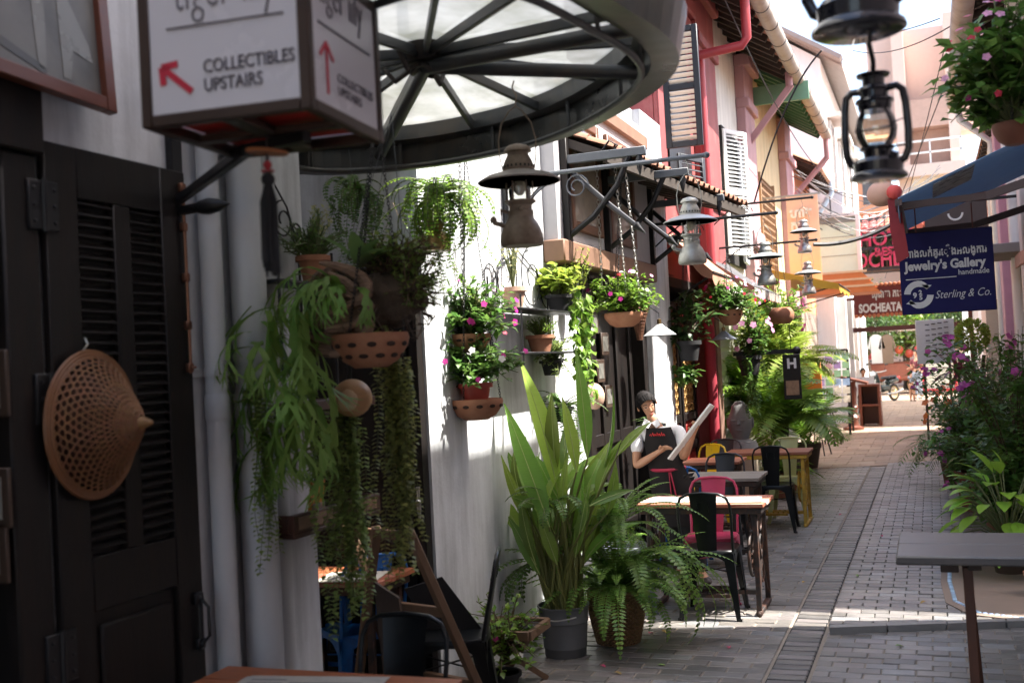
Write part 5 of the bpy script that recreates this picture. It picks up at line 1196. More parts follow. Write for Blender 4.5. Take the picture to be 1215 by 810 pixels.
for i in range(26):
    p = A(500 + R.uniform(-45, 50), 240, 4.9 + R.uniform(-.1, .1)); P = [p]
    for j in range(6): P.append(P[-1] + Vector((R.uniform(-.03, .035), R.uniform(-.02, .02), -R.uniform(.03, .11))))
    k.tube(P, .0011, 3)
part('root_strand', k, TWIG, t, kind='stuff')
chain(A(543, 120, 4.75), A(550, 340, 4.75), 'long thin chain hanging in front of the sunlit white wall', link=.035, r=.0022)
bk_ = A(600, 262, 5.1); k = MB(); b0 = W(598, 258, XW); k.bx(XW, XW + .03, b0.y - .02, b0.y + .02, b0.z - .1, b0.z + .22, .003); k.beam((XW + .02, b0.y, b0.z + .2), (XW + .32, b0.y, b0.z + .2), .022, .022); k.beam((XW + .02, b0.y, b0.z - .06), (XW + .28, b0.y, b0.z + .19), .018, .018); single('wall_bracket', k, black_iron, 'small black bracket on the sunlit white wall behind the brown lantern', 'bracket', (XW, b0.y, b0.z))

# ---------------------------------------------------------------- periwinkle baskets
def periwinkle(name, label, c, rad, nstem, bowl_r, bowl_h, top, cols, dens=9, leafL=.055, m=LG, extra_pot=None, chains=True, holes=True, fl=14, bm=terracotta):
    t = thing(name, label, 'flower basket', tuple(c)); bowl(t, c, bowl_r, bowl_h, bm, holes, 'bowl', 1)
    b = Vector(c) + Vector((0, 0, bowl_h * .9)); cc = b + Vector((0, 0, rad[2] * .55))
    if extra_pot: pot(t, b - Vector((0, 0, bowl_h * .25)), extra_pot, extra_pot * 1.5, mat('red_plastic_pot', (.33, .045, .03), .5, var=.1)); b = b + Vector((0, 0, extra_pot * 1.3)); cc = b + Vector((0, 0, rad[2] * .3))
    k = MB(); ms = MB(); bush(k, ms, b, cc, rad, nstem, dens, leafL * 1.1, leafL * .58, -.5, 2, .5); part('foliage', k, m, t); part('stem', ms, STEM, t)
    for m_, q in cols: flowers(t, cc, rad, int(fl * q), .021, m_, -.35)
    if chains: three_chains(t, Vector(c) + Vector((0, 0, bowl_h * .9)), bowl_r * .9, Vector(top))
    return t
c = A(566, 498, 5.55); periwinkle('periwinkle_basket', 'lower clay bowl with red pot of pink and white periwinkles on the white wall', c, (.31, .26, .23), 80, .15, .115, c + Vector((0, .02, 1.5)), ((PINK, 1), (WHI, .5), (REDP, .3)), 10, .06, LG, .085, chains=True)
c = A(556, 418, 5.6); periwinkle('periwinkle_basket', 'upper round clay bowl of magenta periwinkles hung above the lower red pot', c, (.3, .25, .22), 95, .13, .1, c + Vector((0, .02, 1.2)), ((PINK, 1.2), (PALE, .5)), 10, .058, LG, chains=False)
t = thing('cream_flower_sprigs', 'cream variegated sprigs above the upper periwinkle bowl', 'plant', tuple(A(560, 360, 5.6))); k = MB(); ms = MB(); c = A(562, 368, 5.6); bush(k, ms, c - Vector((0, 0, .06)), c, (.14, .12, .12), 36, 9, .03, .018); part('foliage', k, LC, t); part('stem', ms, STEM, t)
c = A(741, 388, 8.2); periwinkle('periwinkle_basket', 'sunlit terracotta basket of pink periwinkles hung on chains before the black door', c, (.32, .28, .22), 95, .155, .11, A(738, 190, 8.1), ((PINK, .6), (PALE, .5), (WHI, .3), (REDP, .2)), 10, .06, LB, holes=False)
for dx, wh in ((-14, 'left'), (8, 'middle'), (20, 'right')): chain(A(722 + dx, 200, 8.0), A(733 + dx * 1.3, 352, 8.15), 'pale metal chain carrying the sunlit periwinkle basket, %s of the three' % wh, link=.04, r=.003, m=silver_metal)['group'] = 'chains of the sunlit periwinkle basket'
c = A(867, 386, 11.3); periwinkle('periwinkle_basket', 'rounded clay pot of pink and red flowers under the scalloped awning', c, (.34, .3, .22), 90, .13, .16, A(862, 300, 11.3), ((PALE, 1.4), (PINK, .5), (REDP, .5)), 9, .065, LG, fl=22)
c = A(1204, 172, 5.0); periwinkle('periwinkle_basket', 'hanging flower basket of red and pink periwinkles at the top right corner', c, (.27, .25, .36), 100, .085, .09, c + Vector((0, 0, 1.4)), ((REDP, 1.2), (PALE, 1.0), (PINK, .5)), 13, .085, LG, holes=False, fl=14, bm=mat('dark_clay_pot', (.16, .06, .035), .8, var=.2))

# ---------------------------------------------------------------- second iron shelf with its pots
p0, p1 = W(592, 366, XW + .2), W(672, 364, XW + .2)
s2 = wall_shelf('iron_wall_shelf', 'black iron plant shelf with two levels and scrolled top on the sunlit wall', 6.15, 7.25, (2.1, 1.83), 2.3, 1.75, .22)
c = Vector((XW + .13, 6.42, 2.102)); c2 = A(604, 364, 6.2); 
def ppot(label, c, r, h, m, fol, cat='potted plant', name='potted_plant'):
    t = thing(name, label, cat, tuple(c)); pot(t, c, r, h, m); fol(t, Vector(c) + Vector((0, 0, h * .9))); return t
def f_bush(rad, ns, nl, L, wd, m, up=.6, zmin=-.2, seg=0, st=STEM):
    def f(t, b):
        k = MB(); ms = MB(); bush(k, ms, b, b + Vector((0, 0, rad[2] * up)), rad, ns, nl, L, wd, zmin, seg); part('foliage', k, m, t); part('stem', ms, st, t)
    return f
pale_terra = mat('pale_terracotta', (.5, .28, .19), .85, var=.15, col2=(.55, .45, .38), thr=.56, patch=6)
ppot('pale terracotta pot with a wispy white flowering plant on top of the iron shelf', (XW + .12, 6.3, 2.102), .075, .13, pale_terra, f_bush((.12, .12, .22), 16, 8, .03, .02, LC, .8, .2))
ppot('small terracotta pot of short bright grass on the lower iron shelf', (XW + .12, 6.75, 1.832), .085, .11, terracotta, f_bush((.13, .14, .09), 60, 10, .03, .008, LB, .5, .1))
def pothos(t, b):
    k = MB(); ms = MB(); bush(k, ms, b, b + Vector((0, 0, .08)), (.2, .24, .17), 44, 6, .085, .055, -.2, 3); part('foliage', k, LY, t); part('stem', ms, STEM, t)
    k = MB(); ms = MB()
    for i in range(12):
        p = b + Vector((R.uniform(.05, .14), R.uniform(-.05, .25), R.uniform(-.05, .05))); L = R.uniform(.3, .75); P = [p + Vector((sin(j * .9 + i) * .02 + .02, cos(j * .7 + i) * .03, -L * j / 9)) for j in range(10)]; ms.tube(P, .002, 4)
        for q in P:
            for _ in range(2): k.leaf(q, (R.uniform(-.4, 1), R.uniform(-1, .6), R.uniform(-.9, .1)), (0, 0, 1), R.uniform(.05, .085), .05, .5, 2)
    part('trailing_leaf', k, LB, t, kind='stuff'); part('vine_stem', ms, STEM, t)
ppot('dark pot of yellow green pothos trailing down the right end of the iron shelf', (XW + .13, 7.15, 2.102), .085, .12, black_cloth, pothos)
ppot('airy small leafed bush rising behind the yellow green pothos', (XW + .08, 7.6, 2.1), .07, .1, black_cloth, f_bush((.22, .26, .24), 50, 10, .04, .022, LY, 1.0, .0))
# a mirror frame between shelf and door, gourd lamp, woven trap, cone lamps, photographs
c = W(705, 470, XW + .12); t = thing('woven_gourd', 'pale woven gourd hanging beside the black door', 'gourd', tuple(c)); k = MB(); k.ball(c, .08, 16, (1, 1, 1.25)); part('shell', k, mat('gourd_pink', (.5, .33, .24), .7, var=.3, scale=20), t); k = MB(); k.tube([c + Vector((0, 0, .09)), c + Vector((0, 0, .3))], .003, 5); part('cord', k, black_iron, t)
wm = mat('woven_dark_cane', (.17, .075, .04), .7, var=.35, scale=20, island=.25)
c = W(758, 378, XW + .2); t = thing('woven_fish_trap', 'brown woven fish trap hanging on the black door post', 'basket', tuple(c)); k = MB()
def fr_(h, a): r = .03 + .13 * (h ** 1.3); return c + Vector((r * cos(a) * .7, r * sin(a), -.18 + .36 * h))
for i in range(20): k.tube([fr_(h / 8, i * pi / 10) for h in range(9)], .004, 4)
for h in range(14): k.tube([fr_(h / 13, i * pi / 10) for i in range(20)], .0035, 4, True)
part('weave', k, wm, t)
def cone_lamp(label, c, m, s=1.):
    c = Vector(c); t = thing('cone_lamp', label, 'lamp', tuple(c)); k = MB(); k.lathe([(.115 * s, 0), (.118 * s, .003), (.03 * s, .07 * s), (.022 * s, .08 * s), (.022 * s, .075 * s), (.028 * s, .066 * s), (.115 * s, 0)], c, 24); part('lamp_shade', k, m, t); k = MB(); k.lathe([(.016 * s, .075 * s), (.016 * s, .115 * s), (.006 * s, .12 * s)], c, 10); part('socket', k, brass, t); k = MB(); k.tube([c + Vector((0, 0, .11 * s)), c + Vector((0, 0, .16 * s)), c + Vector((-.1, .02, .22 * s)), c + Vector((-.3, .03, .2 * s))], .004, 5); part('cord', k, black_iron, t); return t
cone_lamp('white cone lamp on the white pillar behind the waitress', A(783, 398, 9.6), mat('white_enamel', (.6, .62, .62), .4), 1.25)
cone_lamp('dark grey cone lamp hanging under the pink flower pot', A(859, 403, 11.3), mat('dark_grey_enamel', (.2, .21, .23), .4), 1.1)
fp = mat('door_print', (.25, .24, .21), .4, var=.4, scale=18, col2=(.08, .08, .075), thr=.5, patch=12)
for lab, x, y in (('topmost', 704, 382), ('upper of the two beside the pothos', 717, 408), ('middle', 712, 440), ('lowest, beside the waitress', 722, 470)):
    c = W(x, y, XW - .07); t = thing('framed_print', 'small dark framed print on the black door, %s' % lab, 'picture', tuple(c), 0, 'small framed prints on the black door'); k = MB(); k.box(c, (.02, .22, .19), None, .003); part('frame', k, dark_brown, t); k = MB(); k.box(c + Vector((.011, 0, 0)), (.003, .15, .125)); part('print', k, fp, t)
ppot('black pot with a spiky spider plant on the wall behind the waitress', W(776, 520, XW + .16), .1, .13, black_iron, lambda t, b: (lambda k: ([k.leaf(b + rv(.02), rdir(.2, 1), (0, 0, 1), R.uniform(.12, .22), .016, 1.2, 3) for _ in range(40)], part('foliage', k, LBL, t)))(MB()))
# vertical dark wall planter between the shelf and the door
ppot('hanging mossy pot of trailing ferns beside the black door jamb', W(668, 500, XW + .12), .07, .1, black_cloth, lambda t, b: (lambda k, ms: (fern(k, ms, b, 26, .26, .3, (.0, 1.2), (1, 2.6), .03), [string(k, b + Vector((R.gauss(.05, .05), R.gauss(0, .06), 0)), R.uniform(.2, .5), .012, .03, ms=ms) for _ in range(14)], part('foliage', k, LG, t), part('stem', ms, STEM, t)))(MB(), MB()))
ppot('hanging grey pot of bushy dark creeper left of the black door', W(655, 445, XW + .12), .07, .1, black_cloth, f_bush((.16, .18, .22), 50, 9, .04, .02, LO, .2, -1))

# ---------------------------------------------------------------- heliconia bucket and basket fern
bc = G(666, 784); bc = Vector((bc.x - .02, bc.y + .15, 0)); t = thing('bucket_heliconia', 'tall broad leafed heliconia in a grey metal bucket', 'potted plant', tuple(bc))
zinc_b = mat('grey_bucket_zinc', (.14, .145, .15), .5, metal=.25, var=.12, scale=5)
k = MB(); k.lathe([(0, .004), (.122, 0), (.125, .006), (.128, .05), (.132, .055), (.132, .065), (.131, .07), (.142, .2), (.147, .205), (.147, .215), (.144, .22), (.151, .29), (.158, .295), (.158, .303), (.151, .303), (.146, .27), (0, .268)], bc, 30); bk = part('bucket', k, zinc_b, t)
k = MB(); k.lathe([(0, .27), (.146, .27)], bc, 20); part('soil', k, soil, bk)
k = MB(); k.tube([bc + Vector((-.13 + .26 * i / 10 , -.155 - .03 * sin(pi * i / 10), .262 - .02 * sin(pi * i / 10))) for i in range(11)], .004, 6); part('handle', k, silver_metal, bk)
mrib = mat('leaf_midrib', (.36, .44, .14), .5)
hl = mat('heliconia_leaf', (.21, .34, .05), .35, var=.15, scale=5, island=.42, transl=.4, wood=(4, 4, 40), bump=.15, bscale=6, orand=True)
k = MB(); ms = MB(); kd = MB()
cane = mat('heliconia_cane', (.16, .17, .045), .5, var=.3, wood=(9, 9, 1))
big = [(652, 625, 598, 480, 34, .3), (662, 585, 630, 425, 36, .25), (645, 640, 612, 545, 22, .5), (697, 545, 690, 412, 26, .1), (715, 560, 748, 468, 22, .25), (733, 540, 768, 498, 20, .35), (690, 612, 684, 545, 30, .2), (700, 600, 752, 588, 16, .9), (648, 612, 640, 552, 24, 1.2), (672, 575, 662, 500, 26, .2), (708, 590, 728, 520, 28, .3), (676, 640, 700, 575, 24, .5), (660, 560, 648, 470, 26, .2), (684, 560, 672, 470, 24, .15), (690, 630, 722, 600, 16, 1.0), (640, 600, 604, 600, 18, .9), (720, 610, 740, 560, 20, .6)]
for i_, (bx0, by0, tx, ty, wpx, cu) in enumerate(big):
    Yl = bc.y + R.uniform(-.22, .16); e0 = A(bx0, by0, Yl); tp = A(tx, ty, Yl + R.uniform(-.1, .05)); b0 = bc + Vector((R.uniform(-.09, .09), R.uniform(-.08, .08), .27)); mid = b0.lerp(e0, .55) + Vector(((b0.x - e0.x) * .3, 0, 0)); P = [b0 * (1 - q) ** 2 + mid * 2 * q * (1 - q) + e0 * q * q for q in [i / 8 for i in range(9)]]
    k = MB(); ms.tube(P, [.014, .013, .012, .011, .010, .009, .008, .007, .005], 8); L = (tp - e0).length * (1 + cu * .12); ang = cu * .5; d = (tp - e0).normalized(); up_ = Vector((R.uniform(-1.3, 1.3), -1, R.uniform(-.2, .7))); d = (d + Vector((0, 0, cu * .35))).normalized()
    mid_ = k.leaf(e0, d, up_, L, wpx / 198 * .72, cu * .8 + .15, 10, .3, .42); k.m = 1; k.tube(mid_, [.0045 * (1 - .085 * i) for i in range(11)], 5); part('leaf_blade', k, [hl, mrib], t)
for i in range(14):
    b0 = bc + Vector((R.uniform(-.1, .1), R.uniform(-.09, .09), .27)); ms.tube([b0, b0 + Vector((R.uniform(-.05, .05), 0, .3)), b0 + Vector((R.uniform(-.12, .12), 0, R.uniform(.5, .75)))], [.012, .01, .005], 6)
for i in range(42):
    b0 = bc + Vector((R.uniform(-.1, .1), R.uniform(-.09, .09), .27)); a = R.uniform(0, 6.28); hz = R.uniform(.5, .95); e0 = b0 + Vector((cos(a) * R.uniform(.03, .16), sin(a) * .1, hz - .27)); k = MB(); ms.tube([b0, b0.lerp(e0, .5), e0], [.011, .009, .004], 6); mid_ = k.leaf(e0, (cos(a) * .55, sin(a) * .35, 1), Vector((R.uniform(-1, 1), -1, R.uniform(-.3, .6))), R.uniform(.3, .55), R.uniform(.06, .1), R.uniform(.2, 1.3), 8, .3, .42); k.m = 1; k.tube(mid_, [.0035 * (1 - .1 * i) for i in range(9)], 5); part('leaf_blade', k, [hl, mrib], t)
part('cane', ms, cane, t, kind='stuff')
k = MB(); kr = MB(); fern(k, kr, bc + Vector((-.1, -.02, .55)), 7, .4, .2, (.0, .8), (1.2, 2.2), .05, az=(2.2, 4.6)); fern(k, kr, bc + Vector((0, -.1, .9)), 6, .3, .2, (.2, 1), (1.2, 2.4), .05, az=(3.5, 6)); part('fern_frond', k, LG, t, kind='stuff'); part('fern_stem', kr, STEM, t)
kc = G(722, 769); kc = Vector((kc.x + .02, kc.y + .16, 0)); t = thing('basket_fern', 'bushy sword fern in a brown wicker basket beside the bucket', 'potted plant', tuple(kc))
wick = mat('wicker', (.2, .11, .05), .7, var=.3, scale=18, island=.3)
k = MB(); NW = 30
for j in range(22):
    z = .01 + j * .0142; r = .125 + .045 * sin(min(1, z / .3) * 1.7); pts = []
    for i in range(NW * 2): a = i * pi / NW; pts.append(kc + Vector(((r + (.006 if (i + j) % 2 else -.004)) * cos(a), (r + (.006 if (i + j) % 2 else -.004)) * sin(a), z)))
    k.tube(pts, .0075, 5, True)
bs = part('weave', k, wick, t); k = MB(); k.tube([kc + Vector((.166 * cos(a), .166 * sin(a), .325)) for a in [i * pi / 16 for i in range(32)]], .014, 7, True); part('rim', k, wick, bs); k = MB(); k.lathe([(0, .01), (.12, .01), (.155, .28), (0, .28)], kc, 20); part('soil', k, soil, bs)
ffm = lm('fern_green', (.15, .27, .045), .4, .3)
def fern_parts(t, b, nf, *a):
    for _ in range(nf): k = MB(); fern(k, k, b, 1, *a); part('frond', k, ffm, t)
fern_parts(t, kc + Vector((0, 0, .3)), 80, .62, .35, (.25, 1.45), (.9, 2.4), .058, 30); fern_parts(t, kc + Vector((0, 0, .72)), 60, .48, .35, (.1, 1.4), (1., 2.4), .055, 26); fern_parts(t, kc + Vector((.1, 0, .5)), 14, .7, .2, (.0, .7), (1.4, 2.6), .06, 22, (-1.2, .8))
# low flower pots at the bottom
pc = G(606, 812); t = thing('low_flowering_plant', 'low leafy plant with white and magenta flowers in front of the easel', 'plant', tuple(pc)); pc = Vector((pc.x, pc.y - .1, 0)); pot(t, pc, .09, .1, black_cloth); k = MB(); ms = MB()
bush(k, ms, pc + Vector((0, 0, .14)), pc + Vector((0.02, 0, .24)), (.26, .22, .3), 70, 9, .055, .03, -.3, 2); part('foliage', k, LB, t); part('stem', ms, TWIG, t); flowers(t, pc + Vector((0, -.02, .2)), (.2, .18, .12), 14, .022, WHI); flowers(t, pc + Vector((-.05, -.02, .22)), (.16, .16, .1), 8, .022, PINK)
# ---------------------------------------------------------------- people
def skinned(name, V, Ed, m, parent, label=None, sub=2):
    me = bpy.data.meshes.new(name); off = WL[parent.name]
    me.from_pydata([tuple(Vector(p) - off) for p, r in V], Ed, []); tmp = bpy.data.objects.new(name, me); COL.objects.link(tmp)
    sk = tmp.modifiers.new('s', 'SKIN'); sk.use_smooth_shade = True; sk.branch_smoothing = .6
    if not me.skin_vertices: 
        bpy.context.view_layer.objects.active = tmp
        me.attributes
    for i, (p, r) in enumerate(V):
        d = me.skin_vertices[0].data[i]; d.radius = (r, r) if not isinstance(r, tuple) else r; d.use_root = (i == 0)
    ss = tmp.modifiers.new('u', 'SUBSURF'); ss.levels = sub; ss.render_levels = sub
    dg = bpy.context.evaluated_depsgraph_get(); dg.update(); m2 = bpy.data.meshes.new_from_object(tmp.evaluated_get(dg)); bpy.data.objects.remove(tmp)
    m2.materials.clear(); m2.materials.append(m); m2.shade_smooth(); m2.name = name
    o = bpy.data.objects.new(name, m2); COL.objects.link(o); o.parent = parent; WL[o.name] = off
    if label: o['label'] = label
    return o
skin = mat('skin_tan', (.43, .22, .13), .5, var=.06, scale=12); hairm = mat('black_hair', (.012, .01, .01), .75, var=.4, wood=(40, 40, 4), spec=.2); shirtw = mat('white_shirt', (.74, .73, .74), .9, var=.06, bump=.5, bscale=22, spec=.1)
apr = mat('charcoal_apron', (.022, .02, .02), .9, var=.2, bump=.5, bscale=16, spec=.1); trous = mat('black_trousers', (.018, .018, .02), .85, var=.15)
def human(t, J, sc, shirt, pants, hair, face, fine=True, shirt_label=None):
    """J: joint positions in the world. face: direction the head looks"""
    v = {k: Vector(p) for k, p in J.items()}; f = Vector(face).normalized(); B = []; E = []
    def a(p, r, par=None):
        B.append((Vector(p), r * sc if not isinstance(r, tuple) else (r[0] * sc, r[1] * sc))); i = len(B) - 1
        if par is not None: E.append((par, i))
        return i
    pe = a(v['pelvis'], .1); sp1 = a(v['pelvis'].lerp(v['chest'], .5), .092, pe); ch_ = a(v['chest'], .105, sp1); nk = a(v['neck'], .05, ch_)
    hd = v['head']; up = (hd - v['neck']).normalized(); h1_ = a(v['neck'].lerp(hd, .45), .045, nk); h2_ = a(hd + f * .012 * sc - up * .03 * sc, .068, h1_); h3_ = a(hd + up * .045 * sc, .078, h2_); a(hd + up * .095 * sc - f * .01 * sc, .05, h3_)
    jaw = a(hd + f * .045 * sc - up * .075 * sc, .036, h2_)
    for s_ in 'LR':
        sh = a(v['sh' + s_], .05, ch_); el = a(v['el' + s_], .037, sh); mid_ = a(v['el' + s_].lerp(v['ha' + s_], .3), .036, el); wr = a(v['el' + s_].lerp(v['ha' + s_], .84), .023, mid_)
        d = (v['ha' + s_] - v['el' + s_]).normalized(); gd = Vector(J.get('grip' + s_, d)).normalized(); sd = d.cross(f).normalized(); pm_ = a(v['ha' + s_], (.034, .02), wr)
        if fine:
            for q, ln in ((-1.4, .06), (-.5, .072), (.4, .07), (1.2, .058)):
                b0 = v['ha' + s_] + d * .03 * sc + sd * q * .013 * sc; k0 = a(b0, .0095, pm_); k1 = a(b0 + (d * .6 + gd * .4).normalized() * ln * .55 * sc, .0085, k0); a(B[k1][0] + (d * .2 + gd * .8).normalized() * ln * .5 * sc, .007, k1)
            b0 = v['ha' + s_] - sd * .025 * sc - d * .01 * sc; k0 = a(b0, .011, pm_); a(b0 + (d * .5 - sd * .6 + gd * .4).normalized() * .05 * sc, .009, k0)
        hi = a(v['hip' + s_], .085, pe); kn = a(v['kn' + s_], .058, hi); cf = a(v['kn' + s_].lerp(v['an' + s_], .3), .052, kn); an = a(v['an' + s_], .036, cf); ft = Vector(J.get('toe' + s_, v['an' + s_] + Vector((f.x, f.y, 0)).normalized() * .13 * sc)); a(Vector((ft.x, ft.y, v['an' + s_].z - .035 * sc)), (.035, .028), an)
    skinned('body', B, E, skin, t)
    # garments: shells a little larger than the body
    B2 = [(v['pelvis'] + Vector((0, 0, .03)), .118 * sc), (v['pelvis'].lerp(v['chest'], .5), .108 * sc), (v['chest'], .12 * sc), (v['chest'].lerp(v['neck'], .72), .062 * sc)]; E2 = [(0, 1), (1, 2), (2, 3)]
    for s_ in 'LR':
        i = len(B2); B2 += [(v['sh' + s_], .063 * sc), (v['sh' + s_].lerp(v['el' + s_], .72), .058 * sc)]; E2 += [(2, i), (i, i + 1)]
    skinned('shirt', B2, E2, shirt, t, shirt_label)
    B3 = [(v['pelvis'], .117 * sc)]; E3 = []
    for s_ in 'LR':
        i = len(B3); B3 += [(v['hip' + s_], .1 * sc), (v['kn' + s_], .078 * sc), (v['an' + s_] + Vector((0, 0, .04 * sc)), .062 * sc)]; E3 += [(0, i), (i, i + 1), (i + 1, i + 2)]
    skinned('trousers', B3, E3, pants, t)
    for s_ in 'LR':
        k = MB(); an = v['an' + s_]; ft = Vector(J.get('toe' + s_, an + Vector((f.x, f.y, 0)).normalized() * .13 * sc)); d = Vector((ft.x - an.x, ft.y - an.y, 0)).normalized(); k.ball(Vector((an.x, an.y, an.z - .03 * sc)) + d * .06 * sc, .07 * sc, 10, (1.75, .6, .5), Matrix.Rotation(atan2(d.y, d.x), 3, 'Z')); part('shoe', k, mat('dark_shoe', (.03, .02, .018), .5), t)
    # hair, eyes, brows, mouth, nose
    q = f.cross(up).normalized(); u2 = q.cross(f).normalized(); rt = Matrix((q, f, u2)).transposed(); k = MB(); c = hd + up * .03 * sc
    vs = []; n1, n2 = 10, 18
    for i in range(n1 + 1):
        for j in range(n2):
            th = pi * i / n1 * .72; ph = 2 * pi * j / n2; front = max(0, sin(ph)); th2 = th * (1 - .5 * front); vs.append(c + rt @ Vector((sin(th2) * cos(ph) * .083, sin(th2) * sin(ph) * .09 - .014, cos(th2) * .093)) * sc)
    k.add(vs, [(i * n2 + j, (i + 1) * n2 + j, (i + 1) * n2 + (j + 1) % n2, i * n2 + (j + 1) % n2) for i in range(n1) for j in range(n2)])
    k.ball(c + rt @ Vector((0, -.085, -.035)) * sc, .05 * sc, 12, (1, .9, 1.1)); 
    if fine:
        for i in range(90):
            ph = R.uniform(.15, pi - .15) if i < 60 else R.uniform(pi, 2 * pi); th0 = pi * .72 * (1 - .5 * max(0, sin(ph))); P = []
            for j in range(6):
                q_ = j / 5; dv = Vector((sin(th0) * cos(ph) * .083, sin(th0) * sin(ph) * .09 - .014, cos(th0) * .093)).lerp(Vector((0, -.09, .02)), q_); rad_ = Vector((dv.x / .083, (dv.y + .014) / .09, dv.z / .093)); rad_ = rad_ / max(.3, rad_.length) * (1.03 + R.uniform(-.015, .02)); P.append(c + rt @ Vector((rad_.x * .083, rad_.y * .09 - .014, rad_.z * .093)) * sc)
            k.tube(P, [.0028 * sc] * 5 + [.0012 * sc], 4)
    hr = part('hair', k, hair, t)
    if fine:
        k = MB()
        for s_ in (-1, 1): k.ball(hd + rt @ Vector((s_ * .029, .079, .02)) * sc, .008 * sc, 8, (1.5, .5, .6), rt)
        part('eye', k, mat('eye_dark', (.02, .015, .012), .2), t, kind='stuff')
        k = MB()
        for s_ in (-1, 1): k.tube([hd + rt @ Vector((s_ * x, y, z)) * sc for x, y, z in ((.014, .085, .042), (.03, .081, .047), (.046, .07, .042))], .0032 * sc, 5)
        part('eyebrow', k, hair, t, kind='stuff')
        k = MB(); k.tube([hd + rt @ Vector((x, .0805 - abs(x) * .25, -.05 + abs(x) * .08)) * sc for x in (-.02, -.01, 0, .01, .02)], [.002 * sc, .005 * sc, .006 * sc, .005 * sc, .002 * sc], 6); part('mouth', k, mat('lip', (.35, .1, .08), .4), t)
        k = MB(); k.tube([hd + rt @ Vector((0, .08, .02)) * sc, hd + rt @ Vector((0, .095, -.012)) * sc, hd + rt @ Vector((0, .083, -.02)) * sc], [.006 * sc, .013 * sc, .006 * sc], 8)
        for s_ in (-1, 1): k.ball(hd + rt @ Vector((s_ * .08, -.005, .0)) * sc, .02 * sc, 8, (.4, .8, 1.2), rt)
        part('nose_and_ears', k, skin, t)
def stand(P, yaw, sc, arms=None, H=1.6):
    """standing joints, local facing -Y"""
    c, s = cos(yaw), sin(yaw); q = lambda x, y, z: Vector((P[0] + (x * c - y * s) * sc, P[1] + (x * s + y * c) * sc, P[2] + z * sc))
    J = dict(pelvis=q(0, 0, .9), chest=q(0, 0, 1.18), neck=q(0, .01, 1.38), head=q(0, -.01, 1.52), shL=q(-.165, 0, 1.32), shR=q(.165, 0, 1.32), elL=q(-.22, .03, 1.06), elR=q(.22, .03, 1.06), haL=q(-.23, -.08, .86), haR=q(.23, -.08, .86), hipL=q(-.085, 0, .84), hipR=q(.085, 0, .84), knL=q(-.09, -.02, .46), knR=q(.09, -.02, .46), anL=q(-.095, .02, .08), anR=q(.1, .02, .08))
    for k_, p in (arms or {}).items(): J[k_] = q(*p)
    return J, Vector((s, -c, 0))
# the waitress leaning by the black door
hdp = A(768, 481, 8.26)
J = dict(pelvis=(-1.925, 8.33, .83), chest=(-1.985, 8.31, 1.1), neck=(-2.035, 8.29, 1.275), head=tuple(hdp), shL=tuple(A(757, 508, 8.3)), shR=tuple(A(807, 508, 8.3)), elL=tuple(A(755, 553, 8.2)), haL=tuple(A(786, 533, 8.09)), elR=tuple(A(811, 544, 8.24)), haR=tuple(A(825, 510, 8.12)), hipL=(-2.0, 8.33, .78), hipR=(-1.85, 8.32, .78), knL=(-1.93, 8.32, .43), knR=(-1.79, 8.29, .43), anL=(-1.9, 8.38, .085), anR=(-1.73, 8.34, .085), gripR=(-.4, -.5, .3), gripL=(.6, -.3, -.3))
gt_ = thing('person', 'woman in white shirt and charcoal apron reading a menu beside the black door', 'person', (-1.9, 8.33, 0))
human(gt_, J, .93, shirtw, trous, hairm, (.5, -.85, -.3))
def sheet_front(name, m, rows, parent, th=.006):     # apron: rows of (centre, half width, bulge)
    k = MB(); vs = []; n = 10
    for c, hw, bl in rows:
        for i in range(n + 1): a = -1 + 2 * i / n; vs.append(Vector(c) + Vector((a * hw, -bl * sqrt(max(0, 1 - (a * .93) ** 2)), 0)))
    fs = [(r * (n + 1) + i, r * (n + 1) + i + 1, (r + 1) * (n + 1) + i + 1, (r + 1) * (n + 1) + i) for r in range(len(rows) - 1) for i in range(n)]
    k.add(vs, fs); k.add([v + Vector((0, th, 0)) for v in vs], [f[::-1] for f in fs]); return part(name, k, m, parent)
ap = sheet_front('apron', apr, [((-1.985, 8.29, 1.225), .095, .12), ((-1.975, 8.29, 1.1), .13, .135), ((-1.95, 8.3, .95), .135, .135), ((-1.93, 8.31, .86), .15, .15), ((-1.9, 8.31, .72), .17, .155), ((-1.87, 8.31, .55), .185, .16), ((-1.86, 8.31, .48), .19, .16)], gt_)
k = MB(); wb = mat('crimson_band', (.35, .015, .05), .7, var=.1); k.tube([Vector((-1.945, 8.31, .905)) + Vector((.128 * cos(a), .15 * sin(a), -.0 )) for a in [i * pi / 12 for i in range(24)]], .014, 6, True); k.beam((-1.9, 8.155, .89), (-1.885, 8.15, .62), .028, .006); k.beam((-1.89, 8.155, .89), (-1.85, 8.15, .68), .024, .006); part('apron_band', k, wb, gt_)
k = MB()
for i in range(7): k.tube([Vector((-2.035 + i * .017, 8.158 - .0 * i, 1.17 + .006 * sin(i * 2))), Vector((-2.028 + i * .017, 8.153, 1.182 + .01 * (i % 2))), Vector((-2.02 + i * .017, 8.153, 1.166))], .0035, 5)
part('embroidery', k, mat('red_thread', (.55, .02, .02), .6), ap)
k = MB()
for sx in (-1, 1): k.poly([Vector((-2.03, 8.22, 1.265)), Vector((-2.03 + sx * .055, 8.22, 1.3)), Vector((-2.03 + sx * .07, 8.2, 1.245)), Vector((-2.02 + sx * .03, 8.19, 1.225))], (0, -.006, 0))
part('collar', k, shirtw, gt_)
